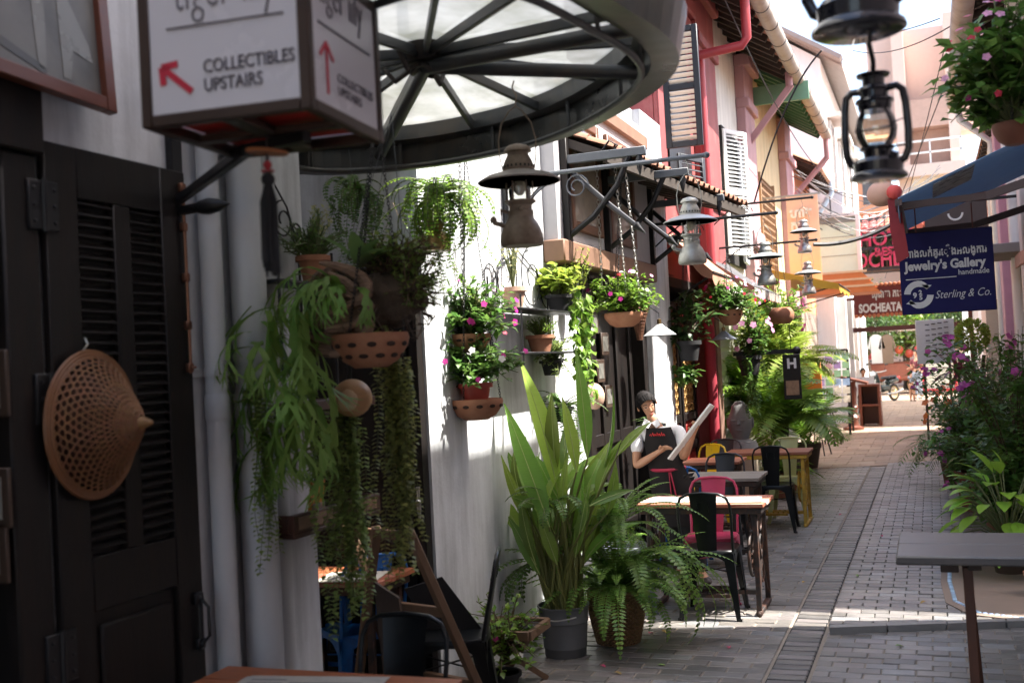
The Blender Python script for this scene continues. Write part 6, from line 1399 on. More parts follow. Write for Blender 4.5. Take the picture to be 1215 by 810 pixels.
ma, mb_ = A(795, 545, 8.04), A(845, 480, 8.1); d = (mb_ - ma).normalized(); sd = Vector((.16, .97, .0)); sd = (sd - d * sd.dot(d)).normalized(); n_ = d.cross(sd); rt = Matrix((n_, sd, d)).transposed()
t = thing('menu_book', 'white menu board held up by the woman in the apron', 'menu', tuple((ma + mb_) / 2)); k = MB(); k.box((ma + mb_) / 2 + Vector((.0, .0, 0)), (.014, .12, (mb_ - ma).length), rt, .003); part('cover', k, mat('menu_white', (.7, .69, .67), .6, var=.05), t); k = MB(); k.box((ma + mb_) / 2 + n_ * .009, (.002, .1, (mb_ - ma).length * .9), rt); part('page', k, paper, t)
# far figures
def passer(label, px, py, Y, H, yaw, shirt, pants, arms=None, z=0., cat='person'):
    p = A(px, py, Y); P = (p.x, Y, z); sc = H / 1.62; t = thing('person', label, cat, P); J, f = stand(P, yaw, sc, arms); human(t, J, sc, shirt, pants, hairm, f, fine=False); return t
passer('small child in grey shirt standing far down the lane', 1083, 476, 37.2, .98, 2.6, mat('grey_blue_shirt', (.22, .25, .3), .8), skin, dict(haL=(-.05, -.2, 1.1), haR=(.05, -.2, 1.1), elL=(-.18, -.05, 1.08), elR=(.18, -.05, 1.08)))
passer('adult in dark red shirt and jeans behind the child', 1090, 474, 38.6, 1.62, -.6, mat('maroon_shirt', (.13, .02, .03), .8), mat('grey_jeans', (.24, .28, .33), .8), dict(haL=(-.2, -.25, 1.0)))
p = A(1024, 440, 31.5); t = thing('person', 'dark haired person sitting behind the brown lectern, far down on the left', 'person', (p.x, 31.5, .0)); J, f = stand((p.x, 31.5, -.38), .2, .98, dict(knL=(-.1, -.4, .9), knR=(.1, -.4, .9), anL=(-.1, -.42, .48), anR=(.1, -.42, .48))); human(t, J, .98, mat('pale_grey_shirt', (.4, .4, .42), .8), trous, hairm, f, fine=False)
k = MB(); k.bx(p.x - .2, p.x + .2, 31.35, 31.75, .44, .47, .01)
for sx in (-.17, .17):
    for sy in (31.4, 31.7): k.beam((p.x + sx, sy, 0), (p.x + sx, sy, .44), .03, .03)
single('low_stool', k, dark_brown, 'low wooden seat under the far sitting person', 'seat', (p.x, 31.5, 0))

# ---------------------------------------------------------------- ground floor of the left shops
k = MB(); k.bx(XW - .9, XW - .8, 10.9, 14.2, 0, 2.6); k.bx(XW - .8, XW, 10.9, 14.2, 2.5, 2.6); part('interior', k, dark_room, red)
k = MB(); k.bx(XW - .1, XW + .1, 12.75, 12.98, 0, 2.6, .01); part('post', k, red_paint, red)
k = MB(); k.bx(XW - .1, XW + .12, 13.05, 13.3, 0, 2.6, .01); part('post', k, mat('brown_post', (.22, .12, .09), .7, var=.2), red)
k = MB(); k.tube([(XW + .12, 12.6, z) for z in (.02, .7, 1.5, 2.4)], [.07, .06, .06, .07], 14); part('red_drape', k, mat('crimson_drape', (.35, .03, .05), .8, var=.2, wood=(16, 16, 1)), red)
k = MB(); k.bx(XW - .3, XW, 13.3, 17.0, 0, 2.6); part('ground_wall', k, cream_paint, cre, smooth=False)
k = MB(); k.bx(XW, XW + .02, 13.6, 14.6, .3, 2.2)
for i in range(8):
    for j in range(12): k.tube([(XW + .025, 13.68 + i * .12 + .04 * cos(a), .4 + j * .15 + .05 * sin(a)) for a in [q * pi / 3 for q in range(6)]], .008, 4, True)
part('carved_panel', k, white_trim, cre)
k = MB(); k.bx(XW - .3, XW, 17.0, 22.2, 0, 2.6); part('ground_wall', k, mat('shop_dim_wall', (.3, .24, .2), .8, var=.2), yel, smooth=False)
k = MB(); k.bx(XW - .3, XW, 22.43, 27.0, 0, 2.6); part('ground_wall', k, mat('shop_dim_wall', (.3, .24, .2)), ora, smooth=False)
k = MB()
for y, zt in ((18.0, 2.3), (20.2, 2.3)): k.bx(XW - .01, XW + .02, y, y + 1.5, .05, zt)
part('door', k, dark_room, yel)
for y in (27.6, 29.6, 31.6, 33.6): k = MB(); k.bx(-2.1, -1.86, y - .14, y + .14, 0, 3.0, .01); part('column', k, white_trim, tal)
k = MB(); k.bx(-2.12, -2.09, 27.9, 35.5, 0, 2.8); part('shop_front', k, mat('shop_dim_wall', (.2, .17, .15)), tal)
gold = mat('gilt_wood', (.34, .2, .06), .5, metal=.3, var=.3, scale=30); redlac = mat('red_lacquer', (.3, .025, .02), .4, var=.2)
for i, (y0, lab) in enumerate(((11.08, 'carved red and gilt folding door leaf, the left one by the white pillar'), (11.88, 'carved red and gilt folding door leaf, right beside the red drape'))):
    t = thing('carved_door_leaf', lab, 'door', (XW - .1, y0 + .36, 0)); x = XW - .1; k = MB(); yb = y0 + .72
    for b in ((y0, y0 + .08, .05, 2.35), (yb - .08, yb, .05, 2.35), (y0 + .08, yb - .08, .05, .15), (y0 + .08, yb - .08, .72, .82), (y0 + .08, yb - .08, 1.05, 1.14), (y0 + .08, yb - .08, 1.95, 2.04), (y0 + .08, yb - .08, 2.28, 2.35)): k.bx(x - .02, x + .03, *b, .005)
    part('frame', k, black_wood, t)
    for z0, z1 in ((.15, .72), (.82, 1.05), (2.04, 2.28)): k = MB(); k.bx(x - .01, x + .005, y0 + .08, yb - .08, z0, z1); k.bx(x + .005, x + .02, y0 + .13, yb - .13, z0 + .04, z1 - .04, .008); part('panel', k, redlac, t)
    k = MB(); k.bx(x - .012, x - .006, y0 + .08, yb - .08, 1.14, 1.95); lp = part('lattice_back', k, redlac, t); k = MB()
    for r in range(9):
        for q in range(6): k.tube([(x + .008, y0 + .13 + q * .093 + .044 * cos(a), 1.19 + r * .09 + .044 * sin(a)) for a in [w_ * pi / 4 for w_ in range(8)]], .008, 4, True)
    part('gilt_lattice', k, gold, lp); k = MB()
    for q in range(5): k.ball((x + .022, y0 + .24 + q * .06, .93 + .02 * (q % 2)), .022, 8, (.4, 1, 1))
    part('gilt_carving', k, gold, lp)
# scalloped awnings
def awning(name, label, y0, y1, xw, zw, xe, ze, m, val, scal=.1, m_v=None, stripes=None, cat='awning'):
    t = thing(name, label, cat, (xw, (y0 + y1) / 2, zw)); k = MB(); n = 10
    for i in range(n):
        a, b = i / n, (i + 1) / n; za = lambda q: zw + (ze - zw) * q - .03 * sin(pi * q); P = [Vector((xw + (xe - xw) * q, y, za(q))) for q, y in ((a, y0), (b, y0), (b, y1), (a, y1))]; k.quad(*P); k.quad(*[p - Vector((0, 0, .006)) for p in P[::-1]])
    part('canvas', k, m, t)
    k = MB(); L = y1 - y0; ns = max(2, int(L / (scal * 2)))
    def edge(a, b, cnt):
        a, b = Vector(a), Vector(b); dn = Vector((0, 0, -1)); th = Vector((0, 0, 1)).cross(b - a).normalized() * .005
        for i in range(cnt):
            p, q = a.lerp(b, i / cnt), a.lerp(b, (i + 1) / cnt); pts = [p, q] + [q.lerp(p, j / 6) + dn * (val * (.55 + .45 * sin(pi * j / 6))) for j in range(7)]; k.poly(pts, th)
    edge((xe, y0, ze), (xe, y1, ze), ns); edge((xw, y0 - .003, zw), (xe, y0 - .003, ze), max(2, int(abs(xe - xw) / (scal * 2)))); part('valance', k, m_v or m, t)
    k = MB(); k.beam((xe, y0, ze - .01), (xe, y1, ze - .01), .02, .02)
    for y in (y0 + .1, y1 - .1): k.beam((xe, y, ze - .012), (xw, y, ze - .3), .02, .02)
    part('frame', k, black_iron, t)
    if stripes:
        k = MB(); nn = int(L / .09)
        for i in range(nn): k.bx(xe + .008, xe + .011, y0 + (i + .2) * L / nn, y0 + (i + .6) * L / nn, ze - val * .9, ze - .01)
        part('fringe_stripe', k, stripes, t, kind='stuff')
    return t
peach = mat('peach_canvas', (.6, .32, .22), .85, var=.08, transl=.3, col2=(.45, .25, .18), thr=.66); 
awning('scalloped_awning', 'peach scalloped canvas awning beside the white pillar', 10.95, 12.2, XW + .02, 3.06, -2.0, 2.6, peach, .14, .13)
awning('fringed_awning', 'dark grey canvas awning with peach striped fringe', 12.3, 14.6, XW + .02, 2.98, -1.8, 2.5, mat('charcoal_canvas', (.06, .06, .065), .8, var=.15), .12, .1, peach, mat('cream_stripe', (.7, .66, .6), .8))
t = awning('yellow_awning', 'mustard yellow folding awning with a white stay near the restaurant sign', 17.2, 19.6, XW + .05, 3.1, -1.25, 2.75, mat('mustard_canvas', (.55, .34, .05), .8, var=.08, transl=.3), .13, .4)
# black window brackets with crossing arms
for lab, y, L in (('nearest crossed black bracket under the tile roof', 7.45, .62), ('middle crossed black bracket beside the hanging chains', 8.5, .7), ('farthest crossed black bracket near the red wall', 10.1, .72)):
    x0 = XW + (.105 if y < 10 else .08); t = thing('crossed_bracket', lab, 'bracket', (x0, y, 3.0), 0, 'black crossed brackets under the tile roof'); k = MB(); k.bx(x0, x0 + .05, y - .03, y + .03, 2.5, 3.42, .004); part('wall_post', k, black_wood, t)
    k = MB(); k.beam((x0 + .05, y, 3.2), (x0 + L, y, 3.2), .05, .06, .004); part('arm', k, mat('grey_blue_iron', (.09, .1, .115), .5, var=.2), t)
    k = MB(); k.tube([(x0 + .04, y, 2.66), (x0 + .22, y, 2.78), (x0 + .4, y, 2.98), (x0 + .5, y, 3.18)], .022, 8); part('diagonal_arm', k, black_iron, t)
    k = MB(); k.tube([(x0 + .04, y + .02, 3.14), (x0 + .3, y + .02, 2.88), (x0 + .5, y + .02, 2.7)], .02, 8); k.lathe([(.02, 0), (.032, .02), (.02, .05), (0, .12)], (x0 + .5, y + .02, 2.7), 10, (Vector((.74, 0, -.67))).to_track_quat('Z', 'Y').to_matrix()); k.lathe([(.02, 0), (.03, -.03), (.014, -.1), (0, -.15)], (x0 + L - .05, y, 3.17), 10); part('finial', k, black_iron, t)
    k = MB(); k.tube([(x0 + .3, y, 3.23), (x0 + .36, y, 3.3), (x0 + .42, y, 3.26), (x0 + .38, y, 3.22)], .008, 6); part('scroll', k, black_iron, t)
# rods carrying the lanterns
for L_, lab in ((l2, 'long grey blue rod from the wall carrying the lantern by the red wall'), (l3, 'black rod carrying the lantern before the cream wall'), (l4, 'upper black rod carrying the far silver lantern'), (l5, 'lower black rod carrying the far silver lantern')):
    p = L_.location; z = p.z + .785 * .83 if L_ is not l2 else p.z + .64; k = MB(); k.tube([(XW, p.y, z), (p.x + .12, p.y, z)], .014, 8); k.ball((p.x + .12, p.y, z), .02, 8); k.tube([(XW, p.y, z - .3), (XW + .25, p.y, z - .1), (XW + .4, p.y, z)], .008, 6); k.tube([(XW + .5 + .08 * cos(a) * (1 - a / 16), p.y, z - .1 + .08 * sin(a) * (1 - a / 16)) for a in [i * .5 for i in range(22)]], .005, 5); single('lantern_rod', k, mat('grey_blue_iron', (.09, .1, .115)) if L_ is l2 else black_iron, lab, 'bracket', (XW, p.y, z))
c = A(800, 285, 10.3); t = thing('security_camera', 'small white security camera on the pillar near the red wall', 'camera', tuple(c)); k = MB(); k.box(c, (.09, .2, .09), Matrix.Rotation(.4, 3, 'Z'), .02); part('housing', k, white_trim, t); k = MB(); k.lathe([(.03, 0), (.03, .02)], c + Vector((.04, -.1, 0)), 12, Matrix.Rotation(pi / 2, 3, 'X')); part('lens', k, black_iron, t)

# ---------------------------------------------------------------- greenery by the middle shops
def palm(t, b, n, L, el, droop, m, wd=.3, pw=.055, nn=22):
    for i in range(n): k = MB(); ms = k; a = R.uniform(0, 6.28); e = R.uniform(*el); frond(k, Vector(b) + rv(.05), (cos(a) * cos(e), sin(a) * cos(e), sin(e)), L * R.uniform(.7, 1.15) * (1 - .38 * max(0, cos(a))), wd, R.uniform(*droop), nn, pw, .7, ms, v=-.1); part('frond', k, m, t)
for lab, x, y, n, L, m, zb_ in (('large areca palm in a dark pot behind the olive chair', -1.9, 14.4, 58, 1.6, LB, .8), ('tall yellowing palm arching above the areca by the orange panel', -2.0, 15.8, 34, 1.7, LY, 1.5), ('young dark palm in a pot beside the striped photo rack', -1.85, 17.0, 24, 1.4, LB, .5)):
    t = thing('potted_palm', lab, 'palm', (x, y, 0)); pot(t, (x, y, 0), .22, .38, mat('dark_brown_pot', (.07, .045, .035), .6, var=.2)); k = MB()
    for i in range(5): k.tube([(x + R.uniform(-.06, .06), y + R.uniform(-.06, .06), .3), (x + R.uniform(-.1, .1), y + R.uniform(-.1, .1), zb_)], .02, 6)
    part('trunk', k, STEM, t); palm(t, (x, y, zb_), n, L, (.45, 1.45), (.9, 2.0), m, .36, .17, 26)
t = thing('broad_leaf_plant', 'low plant with broad pointed leaves in front of the areca palm', 'plant', (-1.75, 13.6, 0)); pot(t, (-1.75, 13.6, 0), .16, .28, terracotta); k = MB()
for i in range(26): k.leaf(Vector((-1.75, 13.6, .3)) + rv(.05), rdir(.25, 1), (0, 0, 1), R.uniform(.35, .65), .09, R.uniform(.3, 1.1), 5)
part('foliage', k, LB, t)
def climber(label, c, rad, m, ns=60, flm=None, L=.08, cat='climbing plant', name='climbing_plant'):
    t = thing(name, label, cat, tuple(c)); k = MB(); ms = MB(); bush(k, ms, Vector(c) - Vector((0, 0, rad[2] * .4)), c, rad, ns, 10, L, L * .5, -1, 2); part('foliage', k, m, t); part('stem', ms, TWIG, t)
    if flm: flowers(t, c, rad, 16, .04, flm, -.8)
    return t
climber('dark leafy vine with small pale flowers hanging beside the grey shelf post', A(893, 395, 12.4), (.22, .25, .45), LG, 70, PALE)
climber('sunlit light green bush with pink flowers above the palms', A(925, 365, 14.8), (.45, .5, .38), LB, 110, PINK)
climber('sparse rubber plant with large leaves before the carved doors', A(818, 378, 10.9), (.28, .3, .36), LD, 22, None, .15)
climber('small leafy sprig hanging low before the carved doors', A(812, 442, 10.9), (.16, .16, .1), LG, 12, None, .12)
t = thing('hanging_pot', 'black plastic pot of the rubber plant before the carved doors', 'pot', tuple(A(818, 425, 10.9))); c = A(818, 428, 10.9); pot(t, c, .12, .2, black_cloth, name='pot_body'); three_chains(t, c + Vector((0, 0, .2)), .12, c + Vector((0, 0, 1.1)))
t = thing('hanging_pot', 'rounded orange clay pot hanging under the sunlit bush', 'pot', tuple(A(928, 382, 13.9))); c = A(928, 384, 13.9); k = MB(); k.lathe([(0, 0), (.1, 0), (.15, .06), (.155, .13), (.12, .19), (.1, .2), (.09, .19), (0, .17)], c, 20); part('pot_body', k, terracotta, t); three_chains(t, c + Vector((0, 0, .19)), .1, c + Vector((0, 0, 1.2)))
t = thing('hanging_pot', 'black pot of trailing vine on the iron rail beside the palms', 'pot', tuple(A(890, 440, 12.4))); c = A(890, 445, 12.4); pot(t, c, .13, .22, black_cloth, name='pot_body'); k = MB(); ms = MB()
for i in range(14): string(k, c + Vector((R.gauss(0, .1), R.gauss(0, .1), .2)), R.uniform(.3, .7), .02, .05, ms=ms)
part('foliage', k, LG, t); part('stem', ms, STEM, t)
k = MB(); k.beam(A(870, 420, 12.4), A(945, 416, 12.6), .05, .05); k.ball(A(945, 416, 12.6), .05, 8); single('iron_rail', k, black_iron, 'black iron rail with pots at head height in front of the palms', 'rail', tuple(A(900, 418, 12.4)))
c = A(940, 447, 12.5); t = thing('hanging_sign', 'small black hanging board with a white letter H in the palms', 'sign', tuple(c)); k = MB(); k.box(c, (.19, .03, .5), None, .006); s_ = part('board', k, black_wood, t); text('lettering', 'H', .15, white_trim, s_, c + Vector((-.05, -.018, .1)), (1, 0, 0), UZ, .002, .006); k = MB(); k.box(c + Vector((0, -.017, -.12)), (.14, .004, .16)); part('picture', k, mat('sepia_print', (.3, .18, .1), .5, var=.5, scale=20), s_); k = MB(); k.tube([c + Vector((0, 0, .27)), c + Vector((0, 0, .6))], .004, 4); part('cord', k, black_iron, t)
c = A(960, 452, 18.5); k = MB(); k.box(c, (.4, .05, .6), None, .01); single('orange_screen', k, mat('orange_panel', (.7, .2, .03), .6, var=.15), 'bright orange panel seen through the palms', 'panel', tuple(c))
c = A(881, 548, 12.6); t = thing('stone_head', 'grey carved stone head on a pale plinth behind the red brown table', 'statue', (c.x, 12.6, 0)); stone = mat('carved_stone', (.24, .24, .24), .85, var=.25, scale=9, bump=.5, bscale=14); k = MB(); z0 = .62
k.lathe([(.16, z0), (.2, z0 + .06), (.17, z0 + .14), (.09, z0 + .17), (.1, z0 + .22), (.135, z0 + .3), (.14, z0 + .38), (.12, z0 + .46), (.1, z0 + .5), (.09, z0 + .55), (.04, z0 + .6), (0, z0 + .61)], (c.x, 12.6, 0), 20)
for sx in (-1, 1): k.ball((c.x + sx * .05, 12.47, z0 + .39), .028, 8, (1.2, .6, .6)); k.ball((c.x + sx * .14, 12.6, z0 + .36), .04, 8, (.4, .7, 1.6))
k.tube([(c.x, 12.46, z0 + .4), (c.x, 12.44, z0 + .34)], [.014, .026], 8); k.ball((c.x, 12.465, z0 + .28), .03, 8, (1.5, .5, .45)); part('head', k, stone, t); k = MB(); k.bx(c.x - .2, c.x + .2, 12.42, 12.8, 0, .1, .01); k.bx(c.x - .16, c.x + .16, 12.46, 12.76, .1, .62, .01); part('plinth', k, mat('pale_plinth', (.5, .42, .3), .8, var=.15), t)
# photo rack, stools, lectern
c = G(1000, 516); t = thing('photo_rack', 'black folding rack of colourful postcards beside the lane', 'display rack', (c.x, c.y, 0)); lean = Vector((.0, .5, 1.75)); k = MB()
for sx in (-.45, .45): k.beam(Vector((c.x + sx - .3, c.y, 0)), Vector((c.x + sx - .3, c.y, 0)) + lean, .05, .04); k.beam(Vector((c.x + sx - .3, c.y + 1.0, 0)), Vector((c.x + sx - .3, c.y, 0)) + lean, .04, .03)
k.beam(Vector((c.x - .75, c.y, 0)) + lean * .3, Vector((c.x + .15, c.y, 0)) + lean * .3, .04, .04); k.beam(Vector((c.x - .75, c.y, 0)) + lean, Vector((c.x + .15, c.y, 0)) + lean, .04, .04); part('frame', k, black_wood, t)
cards = [mat('card_' + n_, cc, .5, var=.5, scale=9) for n_, cc in (('blue', (.25, .35, .5)), ('pink', (.5, .25, .35)), ('cream', (.55, .5, .4)), ('green', (.2, .35, .2)), ('violet', (.3, .2, .4)))]
for r in range(6):
    for q in range(5): k = MB(); b0 = Vector((c.x - .64 + q * .17, c.y - .025, 0)) + lean * (.38 + r * .1); k.poly([b0, b0 + Vector((.14, 0, 0)), b0 + Vector((.14, 0, 0)) + lean * .08, b0 + lean * .08], (0, .008, 0)); part('postcard', k, R.choice(cards), t)
c = G(1013, 510); t = thing('menu_lectern', 'red brown lectern with a turned post at the lane edge', 'lectern', (c.x, c.y, 0)); rb = mat('red_brown_varnish', (.14, .042, .024), .4, var=.2, wood=(6, 6, 1)); k = MB(); k.lathe([(.22, 0), (.22, .06), (.12, .1), (.1, .2), (.14, .28), (.09, .34), (.1, .42), (.13, .5), (.08, .56), (.1, .75), (.12, .9), (.09, .98), (.1, 1.05)], (c.x, c.y, 0), 18); part('turned_post', k, rb, t); k = MB(); k.poly([Vector((c.x - .4, c.y - .3, 1.2)), Vector((c.x + .35, c.y - .3, .98)), Vector((c.x + .35, c.y + .3, .98)), Vector((c.x - .4, c.y + .3, 1.2))], (0, 0, .05)); part('top', k, rb, t)
t = thing('side_cabinet', 'brown wooden cabinet behind the turned lectern', 'cabinet', (c.x + .4, c.y + 1.2, 0)); k = MB(); x, y = c.x + .35, c.y + 1.3
for b in ((-.27, .2, -.3, .3, .9, .95), (-.27, -.21, -.3, .3, 0, .9), (.14, .2, -.3, .3, 0, .9), (-.21, .14, -.3, .3, .45, .5), (-.21, .14, .25, .3, .02, .9)): k.bx(x + b[0], x + b[1], y + b[2], y + b[3], b[4], b[5], .005)
part('carcass', k, rb, t); c = A(1027, 455, 29); k = MB(); k.box(c, (.42, .02, .34), Matrix.Rotation(-.25, 3, 'X')); single('white_notice', k, white_trim, 'small white notice standing on the brown cabinet', 'sign', tuple(c))
for lab, px_, py_ in (('nearer black bar stool with thin legs before the photo rack', 972, 540), ('farther black bar stool with thin legs before the photo rack', 985, 528)):
    c = G(px_, py_); t = thing('bar_stool', lab, 'stool', (c.x, c.y, 0)); k = MB(); k.lathe([(.15, .6), (.16, .62), (.15, .64)], (c.x, c.y, 0), 18); part('seat', k, black_iron, t)
    for i in range(4): k = MB(); a = i * pi / 2 + .5; k.tube([(c.x + .08 * cos(a), c.y + .08 * sin(a), .61), (c.x + .22 * cos(a), c.y + .22 * sin(a), 0)], .012, 6); part('leg', k, black_iron, t)

# ---------------------------------------------------------------- hanging signs down the lane
def board(name, label, c, w_, h_, m, yaw=0., th=.04, cat='sign'):
    t = thing(name, label, cat, tuple(c)); k = MB(); rt = Matrix.Rotation(yaw, 3, 'Z'); k.box(c, (w_, th, h_), rt, .006); b = part('board', k, m, t); return t, b
ca, cb_ = A(1012, 345, 29.5), A(1110, 380, 29.5)
maroon = mat('maroon_board', (.17, .025, .02), .6, var=.15)
c = Vector(((ca.x + 1.0) / 2, 29.5, (ca.z + A(1030, 374, 29.5).z) / 2 + .05)); wS = 1.0 - ca.x; hS = .78
t, b = board('restaurant_sign', 'maroon restaurant sign with white lettering and scalloped edge across the lane', c, wS, hS, maroon); k = MB()
for i in range(26): 
    for z in (1, -1): k.ball((c.x - wS / 2 + (i + .5) * wS / 26, 29.48, c.z + z * hS / 2), .05, 8, (1, .4, 1))
part('scalloped_edge', k, mat('orange_trim', (.5, .16, .07), .6), b)
text('lettering', 'SOCHEATA RESTAURANT', .3, white_trim, b, Vector((c.x - wS / 2 + .12, 29.465, c.z - .3)), (1, 0, 0), UZ, .012, .012, width=2.35); text('lettering', 'សុជាតា ភោជនីយដ្ឋាន', .26, white_trim, b, Vector((c.x - wS / 2 + .45, 29.465, c.z + .06)), (1, 0, 0), UZ, .012, .008, width=1.5)
k = MB(); k.bx(-2.3, 1.0, 29.55, 29.65, 2.18, 2.3); k.bx(-2.3, -2.2, 29.55, 29.65, 0, 3.3); k.bx(.9, 1.0, 29.55, 29.65, 0, 3.3); k.bx(-2.3, 1.0, 29.56, 29.64, 3.0, 3.08); part('post_frame', k, mat('dark_red_brown', (.1, .03, .025), .6), t)
c0 = A(1020, 294, 27); c1 = A(1004, 319, 27); neon = mat('neon_red_letter', (.6, .03, .1), .35, var=.05, coat=.3)
t = thing('hotel_letters', 'red raised hotel letters on a dark rail above the restaurant sign', 'sign', tuple(c0)); bx_ = mat('deep_red_letter', (.25, .015, .04), .5)
for st_, y_, sz, ori, wd_ in (('HOTEL', 0, .46, A(1019, 293, 27), 1.3), ('REST', 0, .27, A(1038, 304, 27), .55), ('SOCHEATA', 0, .48, A(1005, 319, 27), 1.95)): text('lettering', st_, sz, neon, t, ori, (1, 0, 0), UZ, .04, .008, width=wd_)
k = MB()
for z in (A(1019, 293, 27).z - .05, A(1005, 319, 27).z - .05, A(1030, 278, 27).z): k.beam((A(1000, 319, 27).x, 27.1, z), (1.0, 27.1, z), .05, .06)
for x in (-1.2, -.4, .4): k.beam((x, 27.12, A(1005, 319, 27).z - .1), (x, 27.12, A(1030, 278, 27).z), .04, .04)
part('rail', k, grey_iron, t)
hb0, hb1 = A(1003, 325, 28.5), A(1070, 235, 28.5)
t = thing('hotel_backdrop', 'dark balcony backdrop with red tiled hood, added behind the hotel letters', 'balcony', (hb0.x, 28.5, hb0.z)); k = MB(); k.bx(hb0.x, 1.0, 28.6, 29.2, hb0.z, hb1.z - .4); part('back_wall', k, mat('backdrop_shade', (.05, .035, .03), .8, var=.3), t)  # made-up balcony, dark to stand in for the shadowed clutter behind the letters
for i in range(12): k = MB(); x = hb0.x + .1 + i * .22; k.bx(x, x + .035, 28.45, 28.5, hb0.z + .1, hb0.z + 1.1); part('baluster', k, mat('balcony_brown', (.16, .09, .06), .7), t)
k = MB(); k.bx(hb0.x, 1.0, 28.42, 28.52, hb0.z + 1.1, hb0.z + 1.17); k.bx(hb0.x, 1.0, 28.4, 28.6, hb0.z, hb0.z + .1); part('rail', k, mat('balcony_brown', (.16, .09, .06)), t)
k = MB()
for i in range(16): x = hb0.x + i * .18; k.tube([(x, 28.1, hb1.z - .75), (x, 29.0, hb1.z - .35)], .09, 8)
part('tile_hood', k, mat('hood_tile', (.5, .14, .1), .8, island=.25), t)
climber('dark green creeper on the added balcony behind the red letters', A(1040, 300, 28.2), (.7, .2, .5), LD, 40, None, .12)
c = A(988, 293, 24.5); t, b = board('pale_green_board', 'pale green boarded sign with white frame above the orange roof tiers', c, 1.0, 1.25, mat('mint_board', (.58, .78, .66), .7, var=.04), .0); k = MB()
for z in (-.2, .2): k.bx(c.x - .5, c.x + .5, 24.47, 24.476, c.z + z - .006, c.z + z + .006)
k.bx(c.x - .5, c.x + .5, 24.47, 24.478, c.z + .5, c.z + .62); part('board_gap', k, mat('grey_gap', (.25, .3, .27), .8), b); k = MB()
for a in ((-.58, -.5, -.66, .66), (.5, .58, -.66, .66), (-.5, .5, .625, .7)): k.bx(c.x + a[0], c.x + a[1], 24.44, 24.54, c.z + a[2], c.z + a[3])
part('frame', k, white_trim, t); k = MB(); k.beam((c.x, 24.5, c.z + .7), (c.x, 24.5, c.z + 1.1), .03, .03); k.beam((-2.5, 24.5, c.z + .3), (c.x - .5, 24.5, c.z + .3), .04, .04); part('stay', k, grey_iron, t)
t = thing('tiered_roof', 'three stepped orange roof tiers below the pale green sign', 'roof', tuple(A(1000, 325, 22.5)))
for i, (py0, xr) in enumerate(((317, 1022), (326, 1030), (334, 1036))):
    pL, pR = A(968, py0 + 8, 22.5), A(xr, py0 + 6, 22.5); k = MB(); k.poly([Vector((-2.5, 22.5, pL.z)), Vector((pR.x, 22.5, pL.z - .02)), Vector((pR.x + .12, 22.5, pL.z - .14)), Vector((-2.5, 22.5, pL.z - .14))], (0, 1.2, 0)); part('tier', k, mat('tier_orange', (.6, .2, .06), .6, var=.1), t)
    k = MB(); k.bx(-2.5, pR.x + .1, 22.485, 22.498, pL.z - .03, pL.z + .012); part('tier_edge', k, mat('tier_cream', (.7, .5, .3), .6), t)
ct = A(951, 232, 18.2); cbm = A(951, 345, 18.2); t = thing('orange_banner', 'tall pale orange banner with white glyphs on the left side of the lane', 'banner', tuple(cbm)); k = MB(); xw_ = .5; n = 8; vs = []
for i in range(n + 1):
    z = cbm.z + (ct.z - cbm.z) * i / n; yy = 18.2 + .02 * sin(i * 1.3); vs += [(ct.x - xw_ / 2, yy, z), (ct.x, yy + .012, z), (ct.x + xw_ / 2, yy, z)]
fs = [(i * 3 + j, i * 3 + j + 1, i * 3 + j + 4, i * 3 + j + 3) for i in range(n) for j in range(2)]; k.add(vs, fs); k.add([(a, b_ + .006, z) for a, b_, z in vs], [f[::-1] for f in fs]); b = part('cloth', k, mat('banner_orange', (.86, .62, .5), .8, var=.06, transl=.2), t)
text('lettering', 'ហាង\nកា', .2, white_trim, b, Vector((ct.x - .2, 18.17, ct.z - .35)), (1, 0, 0), UZ, .003, .008); k = MB(); k.beam((XW, 18.2, ct.z + .01), (ct.x + xw_ / 2 + .05, 18.2, ct.z + .01), .03, .03); part('pole', k, silver_metal, t)
k = MB(); k.poly([A(978, 235, 26), A(1000, 225, 26), A(1000, 300, 26), A(978, 310, 26)], (0, .04, 0)); single('white_curtain', k, mat('white_curtain', (.72, .7, .72), .8, var=.1, wood=(14, 1, 1)), 'white hanging curtain behind the pale green sign', 'curtain', tuple(A(990, 270, 26)))
# blue jewellery sign
TL, TR, BR_, BL = A(1066, 277, 9.5), A(1178, 268, 9.5), A(1184, 370, 9.5), A(1068, 373, 9.5)
c = (TL + TR + BR_ + BL) / 4; wJ = (TR - TL).length; hJ = (TL - BL).length; navy = mat('navy_sign', (.008, .008, .06), .5, var=.06, spec=.12)
t, b = board('jewellery_sign', 'navy blue hanging shop sign in Khmer and English for a jewellery gallery', c, wJ, hJ, navy, 0, .03)
silv = mat('sign_silver_lettering', (.42, .43, .46), .5); y_ = 9.5 - .0165
def jx(u, v): return Vector((c.x - wJ / 2 + u * wJ, y_, c.z + hJ / 2 - v * hJ))
text('lettering', 'ហាងលក់គ្រឿងអលង្ការ', .085, silv, b, jx(.05, .3), (1, 0, 0), UZ, .002, .0025, width=wJ * .88); text('lettering', "Jewelry's Gallery", .1, silv, b, jx(.06, .46), (1, 0, 0), UZ, .002, .004, width=wJ * .87); text('lettering', 'handmade', .06, silv, b, jx(.62, .55), (1, 0, 0), UZ, .002, .0005, width=wJ * .32)
k = MB(); k.bx(jx(.06, 0).x, jx(.6, 0).x, y_ - .002, y_ + .003, jx(0, .575).z, jx(0, .565).z); part('rule', k, silv, b)
text('lettering', 'Sterling & Co.', .09, silv, b, jx(.36, .82), (1, 0, 0), UZ, .002, -.0005, width=wJ * .58, shear=.35)
lc_ = jx(.19, .76); k = MB(); rr = .088
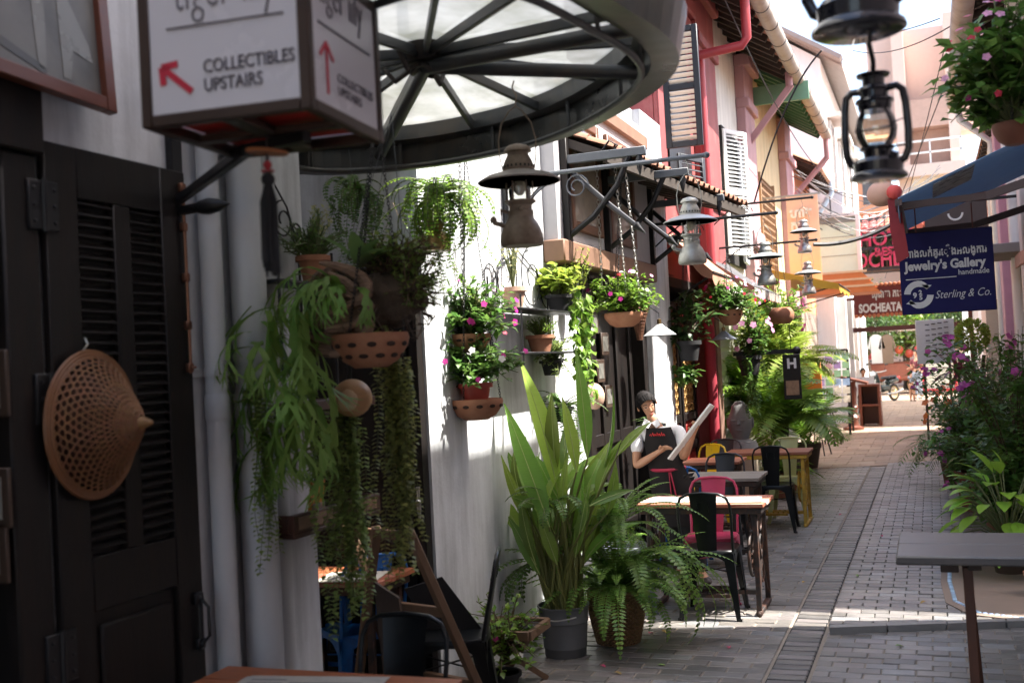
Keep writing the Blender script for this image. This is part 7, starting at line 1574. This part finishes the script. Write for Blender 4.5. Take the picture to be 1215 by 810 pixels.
for sg in (1, -1):
    P = [lc_ + Vector((sg * rr * cos(a), 0, sg * rr * sin(a))) for a in [radians(35 + i * 14) for i in range(11)]]; vs = []
    for i, p in enumerate(P): w_ = .019 * (.5 + .8 * min(1, i / 3)) ; d = (p - lc_).normalized(); vs += [p - d * w_, p + d * w_]
    vs = [v + Vector((0, -.002, 0)) for v in vs]; k.add(vs, [(i * 2, i * 2 + 1, i * 2 + 3, i * 2 + 2) for i in range(10)])
    e = P[0]; k.add([e + Vector((sg * .03, -.002, sg * .02)), e + Vector((sg * -.05, -.002, sg * .03)), e + Vector((-sg * .01, -.002, -sg * .012))], [(0, 1, 2)])
part('emblem', k, silv, b); text('lettering', '9', .06, silv, b, lc_ + Vector((-.045, 0, -.025)), (1, 0, 0), UZ, .002, .002); text('lettering', '2', .05, silv, b, lc_ + Vector((.0, 0, .0)), (1, 0, 0), UZ, .002, .002); text('lettering', '5', .05, silv, b, lc_ + Vector((.002, 0, -.042)), (1, 0, 0), UZ, .002, .002)
k = MB()
for x in (c.x - wJ * .3, c.x + wJ * .3): k.tube([(x, 9.5, c.z + hJ / 2), (x, 9.5, c.z + hJ / 2 + .2)], .006, 6)
k.beam((c.x - wJ / 2, 9.5, c.z + hJ / 2 + .2), (XR, 9.5, c.z + hJ / 2 + .32), .03, .03); part('hanger_arm', k, mat('dark_red_brown', (.1, .03, .025)), t)
# blue folding awning over it
blue = mat('blue_canvas', (.22, .33, .45), .7, var=.08, transl=.5); y0, y1 = 8.75, 11.2
t = thing('blue_awning', 'blue folding awning above the navy jewellery sign', 'awning', (XR, 10, 3.2)); k = MB(); f0, f1 = Vector((-.17, y0, 2.86)), Vector((-.17, y1, 2.86)); w0, w1 = Vector((XR, y0, 3.32)), Vector((XR, y1, 3.32)); k.quad(f0, f1, w1, w0); k.quad(*[p + Vector((0, 0, .006)) for p in (f0, w0, w1, f1)]); k.poly([f0, f1, f1 - Vector((0, 0, .14)), f0 - Vector((0, 0, .14))], (-.004, 0, 0)); cv = part('canvas', k, blue, t)
k = MB(); k.poly([f0 + Vector((.25, .1, .096)), f0 + Vector((.25, .9, .096)), f0 + Vector((.55, .9, .216)), f0 + Vector((.55, .1, .216))], (0, 0, -.008)); part('label_patch', k, mat('grey_patch', (.2, .24, .28), .6, col2=(.05, .06, .09), thr=.55, patch=9, soft=.03), cv)
k = MB(); k.beam(f0 + Vector((0, 0, -.03)), f1 + Vector((0, 0, -.03)), .05, .05)
for y in (y0 + .15, y1 - .2): e = Vector((.45, y + .05, 2.84)); k.beam(f0 + Vector((.02, y - y0, -.04)), e, .04, .05); k.beam(e, (XR, y, 2.98), .05, .06)
part('folding_arm', k, mat('dark_arm', (.05, .03, .03), .5), t)
c = A(1046, 230, 9.3); t = thing('paper_lantern', 'peach round lantern with red cap and red cloth strip under the blue awning', 'lantern', tuple(c)); k = MB(); k.ball(c + Vector((0, 0, .0)), .115, 18, (1, 1, .9)); part('globe', k, mat('peach_paper', (.6, .36, .27), .8, var=.08), t); k = MB(); q = A(1061, 228, 9.2); k.ball(q, .06, 12); part('red_cap', k, mat('red_cap', (.6, .07, .06), .6), t); k = MB(); qa, qb = A(1061, 236, 9.2), A(1071, 312, 9.2)
k.poly([qa + Vector((-.05, 0, 0)), qa + Vector((.04, 0, 0)), qb + Vector((.05, 0, .05)), qb + Vector((-.04, 0, 0)), qa.lerp(qb, .5) + Vector((-.06, 0, 0))], (0, .03, 0)); part('cloth_strip', k, mat('red_cloth_strip', (.27, .03, .04), .8, var=.2, transl=.2), t); k = MB(); k.tube([q, f0 + Vector((.0, .4, 0))], .004, 5); k.tube([c + Vector((0, 0, .1)), q], .004, 5); part('cord', k, black_iron, t)
c = A(1134, 262, 12.5); t, b = board('studio_sign', 'dark brown studio sign behind the navy sign', c, .62, .7, mat('brown_sign', (.06, .04, .035), .5), 0, .03); text('lettering', 'Studio', .11, white_trim, b, c + Vector((-.17, -.018, -.12)), (1, 0, 0), UZ, .002, .002); k = MB(); k.tube([c + Vector((.07 * cos(a), -.018, .08 + .07 * sin(a))) for a in [pi + i * pi / 10 for i in range(11)]], .012, 6); part('emblem', k, white_trim, b); k = MB(); k.beam(c + Vector((.2, 0, .2)), Vector((XR, 12.5, c.z + .2)), .03, .03); part('stay', k, black_iron, t)
c = A(1110, 405, 20); t, b = board('white_notice', 'white handwritten notice board leaning in the plants on the right', c, .62, .75, mat('notice_white', (.6, .62, .66), .6), .15, .03); k = MB()
for i in range(7):
    for j in range(5): k.box(c + Vector((-.22 + j * .1, -.03, .28 - i * .09 + j * .01)), (.07, .012, .018), Matrix.Rotation(.15, 3, 'Z'))
part('handwriting', k, ink, b, kind='stuff'); k = MB(); k.beam(c + Vector((.2, .02, -.3)), Vector((c.x + .2, 20.1, 0)), .04, .04); k.beam(c + Vector((-.2, .02, -.3)), Vector((c.x - .2, 20.1, 0)), .04, .04); part('leg', k, dark_brown, t)
t = thing('red_framed_case', 'red framed glass case beside the far adult', 'display case', tuple(G(1098, 468))); c = G(1098, 468); k = MB()
for a in ((-.1, 0, 0, 2.1), (1.0, 1.1, 0, 2.1), (0, 1.0, 2.0, 2.1), (0, 1.0, .1, .2)): k.bx(c.x + a[0], c.x + a[1], c.y, c.y + .4, a[2], a[3], .01)
part('frame', k, red_frame, t); k = MB(); k.bx(c.x, c.x + 1, c.y + .1, c.y + .12, .2, 2.0); part('pane', k, mat('pale_pane', (.45, .47, .4), .2), t)
# hanging clothes
for lab, px_, m in (('white shirt hanging on a rail by the far left shops', 1040, white_trim), ('beige shirt hanging on a rail by the far left shops', 1053, mat('beige_cloth', (.25, .18, .13), .85))):
    c = A(px_, 415, 34); t = thing('hanging_shirt', lab, 'shirt', tuple(c)); k = MB(); [k.poly([c + Vector(p) for p in P], (0, .08, 0)) for P in (((-.16, 0, .38), (-.06, 0, .45), (.06, 0, .45), (.16, 0, .38), (.15, 0, -.4), (-.15, 0, -.4)), ((.165, 0, .37), (.25, 0, .05), (.175, 0, .02)), ((-.165, 0, .37), (-.175, 0, .02), (-.25, 0, .05)))]; part('cloth', k, m, t); k = MB(); k.tube([c + Vector((0, .04, .44)), c + Vector((0, .04, .8))], .01, 5); part('hanger', k, black_iron, t)
# motorcycles
def motorbike(label, P, rz, sc=1., body=None):
    t = thing('motorcycle', label, 'motorcycle', P, rz, 'motorcycles parked down the lane'); tyre = mat('tyre_rubber', (.02, .02, .02), .8); bm = body or mat('black_green_plastic', (.015, .03, .03), .3)
    for y in (-.6, .6):
        k = MB(); k.tube([(0, y + .25 * cos(a), .28 + .25 * sin(a)) for a in [i * pi / 12 for i in range(24)]], .038, 8, True); w_ = part('wheel', k, tyre, t, world=False); k = MB(); k.tube([(0, y + .2 * cos(a), .28 + .2 * sin(a)) for a in [i * pi / 12 for i in range(24)]], .016, 6, True)
        for i in range(10): a = i * pi / 5; k.tube([(0, y, .28), (0, y + .2 * cos(a), .28 + .2 * sin(a))], .006, 4)
        k.lathe([(.05, -.05), (.05, .05)], (0, y, .28), 10, Matrix.Rotation(pi / 2, 3, 'Y')); part('rim', k, mat('gold_rim', (.45, .33, .15), .4, metal=.6), w_, world=False)
    k = MB(); k.lathe([(.04, -.3), (.12, -.22), (.15, 0), (.13, .2), (.05, .32)], (0, -.38, .72), 14, Matrix.Rotation(radians(20), 3, 'X'), 1, .55); k.box((0, .05, .45), (.24, .5, .22), None, .06); k.box((0, .5, .66), (.22, .6, .16), Matrix.Rotation(.12, 3, 'X'), .05); k.box((0, -.6, .58), (.13, .4, .06), Matrix.Rotation(-.2, 3, 'X'), .025); part('body_shell', k, bm, t, world=False)
    k = MB(); k.box((0, .35, .78), (.25, .65, .09), Matrix.Rotation(.04, 3, 'X'), .04); part('seat', k, black_cloth, t, world=False)
    k = MB(); k.tube([(.03, -.6, .28), (.05, -.45, .75), (.04, -.38, .98)], .022, 8); k.tube([(-.03, -.6, .28), (-.05, -.45, .75), (-.04, -.38, .98)], .022, 8); k.tube([(-.34, -.25, 1.02), (-.2, -.36, .98), (0, -.4, .97), (.2, -.36, .98), (.34, -.25, 1.02)], .016, 8); part('handlebar', k, silver_metal, t, world=False)
    k = MB(); k.ball((0, -.5, .92), .09, 12, (1.2, .7, .9)); part('headlight', k, mat('headlight_glass', (.6, .6, .62), .15), t, world=False)
    for s in (-1, 1): k = MB(); k.tube([(s * .28, -.3, 1.0), (s * .34, -.28, 1.2)], .007, 5); k.box((s * .36, -.28, 1.24), (.12, .02, .08), None, .01); part('mirror', k, black_iron, t, world=False)
    k = MB(); k.box((0, .85, .75), (.16, .08, .08), None, .02); part('tail_light', k, mat('tail_red', (.5, .03, .03), .3), t, world=False); k = MB(); k.tube([(.14, .0, .25), (.16, .5, .28), (.17, .85, .36)], .035, 8); part('exhaust', k, silver_metal, t, world=False); t.scale = (sc,) * 3; return t
c = G(1038, 478); motorbike('black motorcycle with gold wheel rims parked at the left of the lane', (c.x + .25, c.y + .6, 0), -.55)
c = G(1064, 466); motorbike('dark motorcycle parked sideways beyond the black one', (c.x, c.y + 1.0, 0), 1.3, 1.0, mat('dark_red_plastic', (.2, .03, .03), .3)); motorbike('motorcycle in the shade at the end of the lane', (c.x - .9, c.y + 3.2, 0), .7)
c = A(1064, 440, 44); t = thing('market_umbrella_cart', 'red and white cart with a pale flat roof at the end of the lane', 'cart', (c.x, 44, 0)); k = MB(); k.bx(c.x - 1.3, c.x + 1.3, 43, 45, 2.35, 2.45, .03); part('roof', k, white_trim, t); k = MB()
for sx in (-1.2, 1.2):
    for sy in (43.1, 44.9): k.beam((c.x + sx, sy, .4), (c.x + sx, sy, 2.36), .05, .05)
part('post', k, silver_metal, t); k = MB(); k.bx(c.x - 1.2, c.x + 1.2, 43.2, 44.8, .5, 1.2, .08); part('body', k, mat('cart_orange', (.3, .1, .06), .5, var=.2), t); k = MB()
for sx in (-.9, .9): k.lathe([(.3, -.06), (.3, .06)], (c.x + sx, 43.2, .3), 16, Matrix.Rotation(pi / 2, 3, 'X'))
part('wheel', k, black_iron, t); k = MB()
for i in range(6): k.ball((c.x - .9 + i * .35, 43.1, 1.5 + .15 * (i % 2)), .16, 8)
part('goods', k, mat('red_goods', (.6, .06, .05), .5, island=.4), t)

# ---------------------------------------------------------------- trees at the far end
def tree(label, P, H, cr, m, seed, nl=2600, leafl=.2):
    t = thing('tree', label, 'tree', P); k = MB(); x, y, _ = P; k.tube([(x, y, 0), (x + .05, y, H * .25), (x - .05, y, H * .5), (x, y, H * .75)], [.2, .16, .12, .06], 10)
    L = []
    for i in range(9): a = i * 2.4; e = Vector((x + cos(a) * cr[0] * .6, y + sin(a) * cr[1] * .6, H * R.uniform(.5, .95))); s_ = Vector((x, y, H * R.uniform(.3, .6))); k.tube([s_, s_.lerp(e, .5) + Vector((0, 0, .15)), e], [.07, .045, .015], 6); L.append(e)
    part('trunk', k, TWIG, t); k = MB()
    for i in range(nl):
        if i % 26 == 0: d = rdir(-.7, 1); cc = Vector((x + d.x * cr[0], y + d.y * cr[1], H * .68 + d.z * cr[2])) ; cc = cc.lerp(Vector((x, y, H * .68)), R.uniform(0, .5)); q = R.uniform(.25, .5)
        p = cc + Vector((R.gauss(0, q), R.gauss(0, q), R.gauss(0, q * .6))); k.dleaf(p, rdir(-.8, .5), Vector((0, 0, 1)) + rv(.6), leafl * R.uniform(.7, 1.3), leafl * .5)
    part('crown', k, m, t); return t
tree('bright green tree closing the end of the lane', (-1.0, 48.2, 0), 3.6, (2.2, 1.3, 1.5), LB, 1, 4200)
tree('dark green tree at the left behind the motorcycles', (-2.3, 42.5, 0), 3.6, (1.0, 1.2, 1.3), LD, 2, 2600, .16)
tree('dark green tree behind the far red framed case', (2.6, 47.5, 0), 4.2, (1.8, 1.5, 1.5), LG, 3)

tree('dark shady tree at the right of the lane end', (1.3, 44.5, 0), 4.0, (1.5, 1.3, 1.5), LD, 4, 3000, .17)
tree('dark leafy tree above the parked motorcycles at the lane end', (-2.6, 46.5, 0), 4.4, (1.6, 1.3, 1.6), LD, 5, 3000, .17)
# ---------------------------------------------------------------- right side plants
def rpot(label, x, y, r, h, fol, m=mat('dark_clay_pot', (.16, .06, .035), .8, var=.2), cat='potted plant', name='potted_plant'):
    t = thing(name, label, cat, (x, y, 0)); pot(t, (x, y, .036 if x > -.6 else 0), r, h, m); fol(t, Vector((x, y, h))); return t
rpot('bushy potted shrub with orange flowers at the left edge of the right-hand plants', .3, 15.6, .24, .45, lambda t, b: (f_bush((.5, .5, .6), 130, 10, .09, .045, LG, .55, -.8, 2)(t, b), flowers(t, b + Vector((0, 0, .35)), (.45, .45, .45), 18, .055, mat('petal_orange', (.6, .14, .03), .5, transl=.3))))
rpot('tall dark leafed shrub behind the trellis on the right', .55, 13.6, .26, .5, f_bush((.5, .6, .85), 150, 10, .09, .045, LG, .6, -.8, 2))
rpot('dark leafy shrub against the right wall behind the bougainvillea', .75, 11.6, .26, .5, f_bush((.42, .8, .9), 150, 10, .1, .05, LG, .6, -.8, 2))
t = rpot('low feathery palm drooping over the lane on the right', .2, 14.4, .2, .5, lambda t, b: palm(t, b, 18, .75, (.0, 1.1), (1.2, 2.2), LG, .22, .06, 16))
def boug(t, b):
    k = MB(); ms = MB(); kb = MB()
    for i in range(26):
        a = R.uniform(0, 6.28); e = b + Vector((cos(a) * R.uniform(.2, .55) - .12, sin(a) * R.uniform(.3, .8) - .2, R.uniform(-.1, 1.3))); mid = b.lerp(e, .5) + Vector((0, 0, .35)); P = [b * (1 - q) ** 2 + mid * 2 * q * (1 - q) + e * q * q for q in [j / 9 for j in range(10)]]; ms.tube(P, [.008 - .0007 * j for j in range(10)], 5)
        for j, p in enumerate(P[2:]):
            for _ in range(11): k.leaf(p + rv(.07), rdir(-.5, .6), (0, 0, 1), R.uniform(.06, .11), .045, .3, 2)
        if i % 2 == 0:
            for _ in range(R.choice((1, 3, 6))): q = e + rv(.06); flower(kb, q, rdir(), R.uniform(.025, .04))
    part('foliage', k, LG, t); part('branch', ms, TWIG, t); part('bract', kb, BOU, t, kind='stuff')
rpot('bougainvillea with violet pink bracts arching out on the right', .6, 9.9, .24, .5, boug)
rpot('second bougainvillea with pink bracts low beside the trellis', .35, 12.2, .2, .4, boug)
def bigleaf(t, b):
    k = MB(); ms = MB()
    for i in range(64):
        d = rdir(-.25, 1); e = b + Vector((d.x * .32, d.y * .3, .12 + d.z * .42)) * 1; ms.tube([b, b.lerp(e, .6) + Vector((0, 0, .05)), e], .005, 5); k = MB(); k.leaf(e, d + Vector((0, -.2, -.3)), (0, 0, 1), R.uniform(.17, .26), R.uniform(.085, .12), .7, 5, .2); part('leaf', k, lm('lime_leaf', (.24, .44, .05), .4, .25, .45, True), t)
    part('stem', ms, STEM, t)
rpot('big glossy leafed shrub filling the gap between the pots on the right', .62, 11.0, .2, .4, f_bush((.5, .6, .55), 90, 9, .13, .065, LG, .45, -.9, 3))
rpot('mixed leafy shrub low at the left front of the right-hand plants', .33, 12.9, .18, .35, f_bush((.38, .5, .42), 90, 9, .1, .055, LG, .4, -.9, 3))
rpot('yellow green spotted leaf shrub in front of the bougainvillea pot', .5, 9.5, .16, .3, f_bush((.36, .3, .36), 90, 9, .11, .06, LG, .6, -.9, 3))
c = A(1194, 600, 8.9); rpot('bright green broad leafed plant beside the grey plank table', c.x, 8.9, .14, .26, bigleaf, mat('dark_brown_pot', (.07, .045, .035)))
rpot('dark trailing greenery between the bright plant and the wall', .82, 10.3, .2, .4, f_bush((.34, .5, .55), 120, 9, .08, .035, LG, .5, -.9, 2))
c = G(1213, 715); k = MB(); k.lathe([(.0, .04), (.08, .04), (.1, .19), (.09, .19), (.0, .17)], (c.x + .12, c.y + .1, 0), 16); single('clay_pot', k, terracotta, 'small empty clay pot on the right threshold', 'pot', (c.x + .12, c.y + .1, .04))
tc = A(1153, 398, 13.5); t = thing('topiary_ball', 'pale green clipped ball shrub on a thin stem rising above the right plants', 'topiary', (tc.x, 13.5, 0)); pot(t, (tc.x, 13.5, .036), .17, .35, terracotta); k = MB(); k.tube([(tc.x, 13.5, .3), (tc.x + .01, 13.5, tc.z - .1)], .018, 8); part('trunk', k, TWIG, t); k = MB()
for i in range(1500): d = rdir(); k.dleaf(tc + d * .17 * R.uniform(.75, 1.08), d + rdir() * .5, d, .04, .025)
part('crown', k, LY, t)
a0, a1 = G(1126, 582), A(1160, 420, 13.4); t = thing('plant_trellis', 'dark leaning trellis ladder among the plants on the right', 'trellis', (a0.x, a0.y, 0)); k = MB(); off = Vector((.28, .1, 0)); top_ = Vector((a0.x + .3, a0.y - .25, 1.6)); k.beam(a0, top_, .03, .03); k.beam(a0 + off, top_ + off * .6, .03, .03); part('rail', k, dark_brown, t)
for i in range(5): k = MB(); q = (i + 1) / 6; k.beam(a0.lerp(top_, q), (a0 + off).lerp(top_ + off * .6, q), .02, .02); part('rung', k, dark_brown, t)
rpot('dark red cordyline with spiky leaves among the right plants', .35, 17.2, .2, .4, lambda t, b: (lambda k: ([k.leaf(b + Vector((0, 0, .9)) + rv(.03), rdir(.1, 1), (0, 0, 1), R.uniform(.4, .7), .07, 1.0, 5) for _ in range(30)], k.tube([b, b + Vector((0, 0, .95))], .02, 6), part('foliage', k, lm('cordyline_red', (.14, .03, .05)), t)))(MB()))
k = MB(); q0 = W(1215, 262, XR - .05); k.poly([Vector((XR, 8.5, 2.45)), Vector((.62, 8.5, 2.28)), Vector((.62, 9.0, 2.28)), Vector((XR, 9.0, 2.45))], (0, 0, .09)); single('terracotta_ledge', k, mat('terracotta_ledge', (.32, .15, .11), .8, var=.15), 'small terracotta tiled ledge at the right edge beside the navy sign', 'ledge', (XR, 8.7, 2.4))

# ---------------------------------------------------------------- overhead wires
wire = mat('cable_black', (.02, .02, .022), .6)
def cable(a, b, sag, r=.009, label='thin black cable in the tangle strung across the lane', m=None, group='cables strung across the lane'):
    a, b = Vector(a), Vector(b); k = MB(); k.tube([a.lerp(b, i / 14) - Vector((0, 0, sag * 4 * (i / 14) * (1 - i / 14))) for i in range(15)], r, 5); single('overhead_cable', k, m or wire, label, 'cable', tuple(a), group)
for i in range(16): cable(A(930 + R.uniform(0, 40), 215 + R.uniform(-10, 45), 21 + R.uniform(0, 3)), A(1060 + R.uniform(0, 60), 190 + R.uniform(0, 70), 27 + R.uniform(0, 6)), R.uniform(.05, .9), .009)
wc = mat('pale_cable', (.38, .38, .38), .6)
for i in range(7): cable(A(935 + R.uniform(0, 30), 200 + R.uniform(0, 40), 22), A(1050 + R.uniform(0, 40), 225 + R.uniform(0, 40), 27), R.uniform(.1, .8), .007, 'pale cable looping through the tangle across the lane', wc, 'pale cables in the tangle')
cable(A(975, 60, 11), A(895, 240, 11.5), -.2, .009, 'long black cable dropping from the top past the yellow wall'); cable(A(1115, 22, 14), A(1000, 40, 20), .1, .008, 'thin cable near the top beside the large lantern'); cable(A(1130, 30, 13), A(1012, 60, 20), .15, .008, 'second thin cable near the top beside the large lantern')
cable(A(860, 0, 12), A(970, 200, 22), .2, .008, 'slack black cable in front of the zinc gutter'); cable(A(1140, 52, 14), A(1030, 320, 30), .1, .008, 'steep thin cable in front of the far pink house'); cable(A(1120, 60, 16), A(1050, 330, 30), .1, .008, 'second steep thin cable in front of the far pink house')
cable(A(965, 290, 16), A(1075, 255, 16.5), .12, .03, 'thick black bundled cable across the lane above the hotel letters')

# ---------------------------------------------------------------- litter on the paving
lfm = mat('fallen_leaf_dry', (.3, .2, .06), .7, var=.3); lfg = mat('fallen_leaf_green', (.16, .26, .05), .6, var=.3); pmg = mat('fallen_petal', (.5, .05, .14), .6)
for i, (x, y) in enumerate(((895, 603), (857, 610), (770, 752), (785, 748), (1062, 767), (712, 790), (728, 798), (1015, 688), (1045, 640), (955, 690), (780, 790), (865, 770), (1100, 720), (905, 655), (1000, 610))):
    p = G(x, y); k = MB(); k.leaf((0, 0, .006), (R.uniform(-1, 1), R.uniform(-1, 1), .1), (0, 0, 1), R.uniform(.035, .07), .03, .5, 3, .4); single('fallen_leaf', k, (lfm, lfg, pmg)[i % 3], ('dry brown leaf fallen on the paving', 'small green leaf fallen on the paving', 'magenta petal fallen on the paving')[i % 3], 'leaf', (p.x, p.y, .036 if p.x > -.69 and p.y > step_y(p.x) else .001), 'leaves and petals fallen on the paving', world=False)
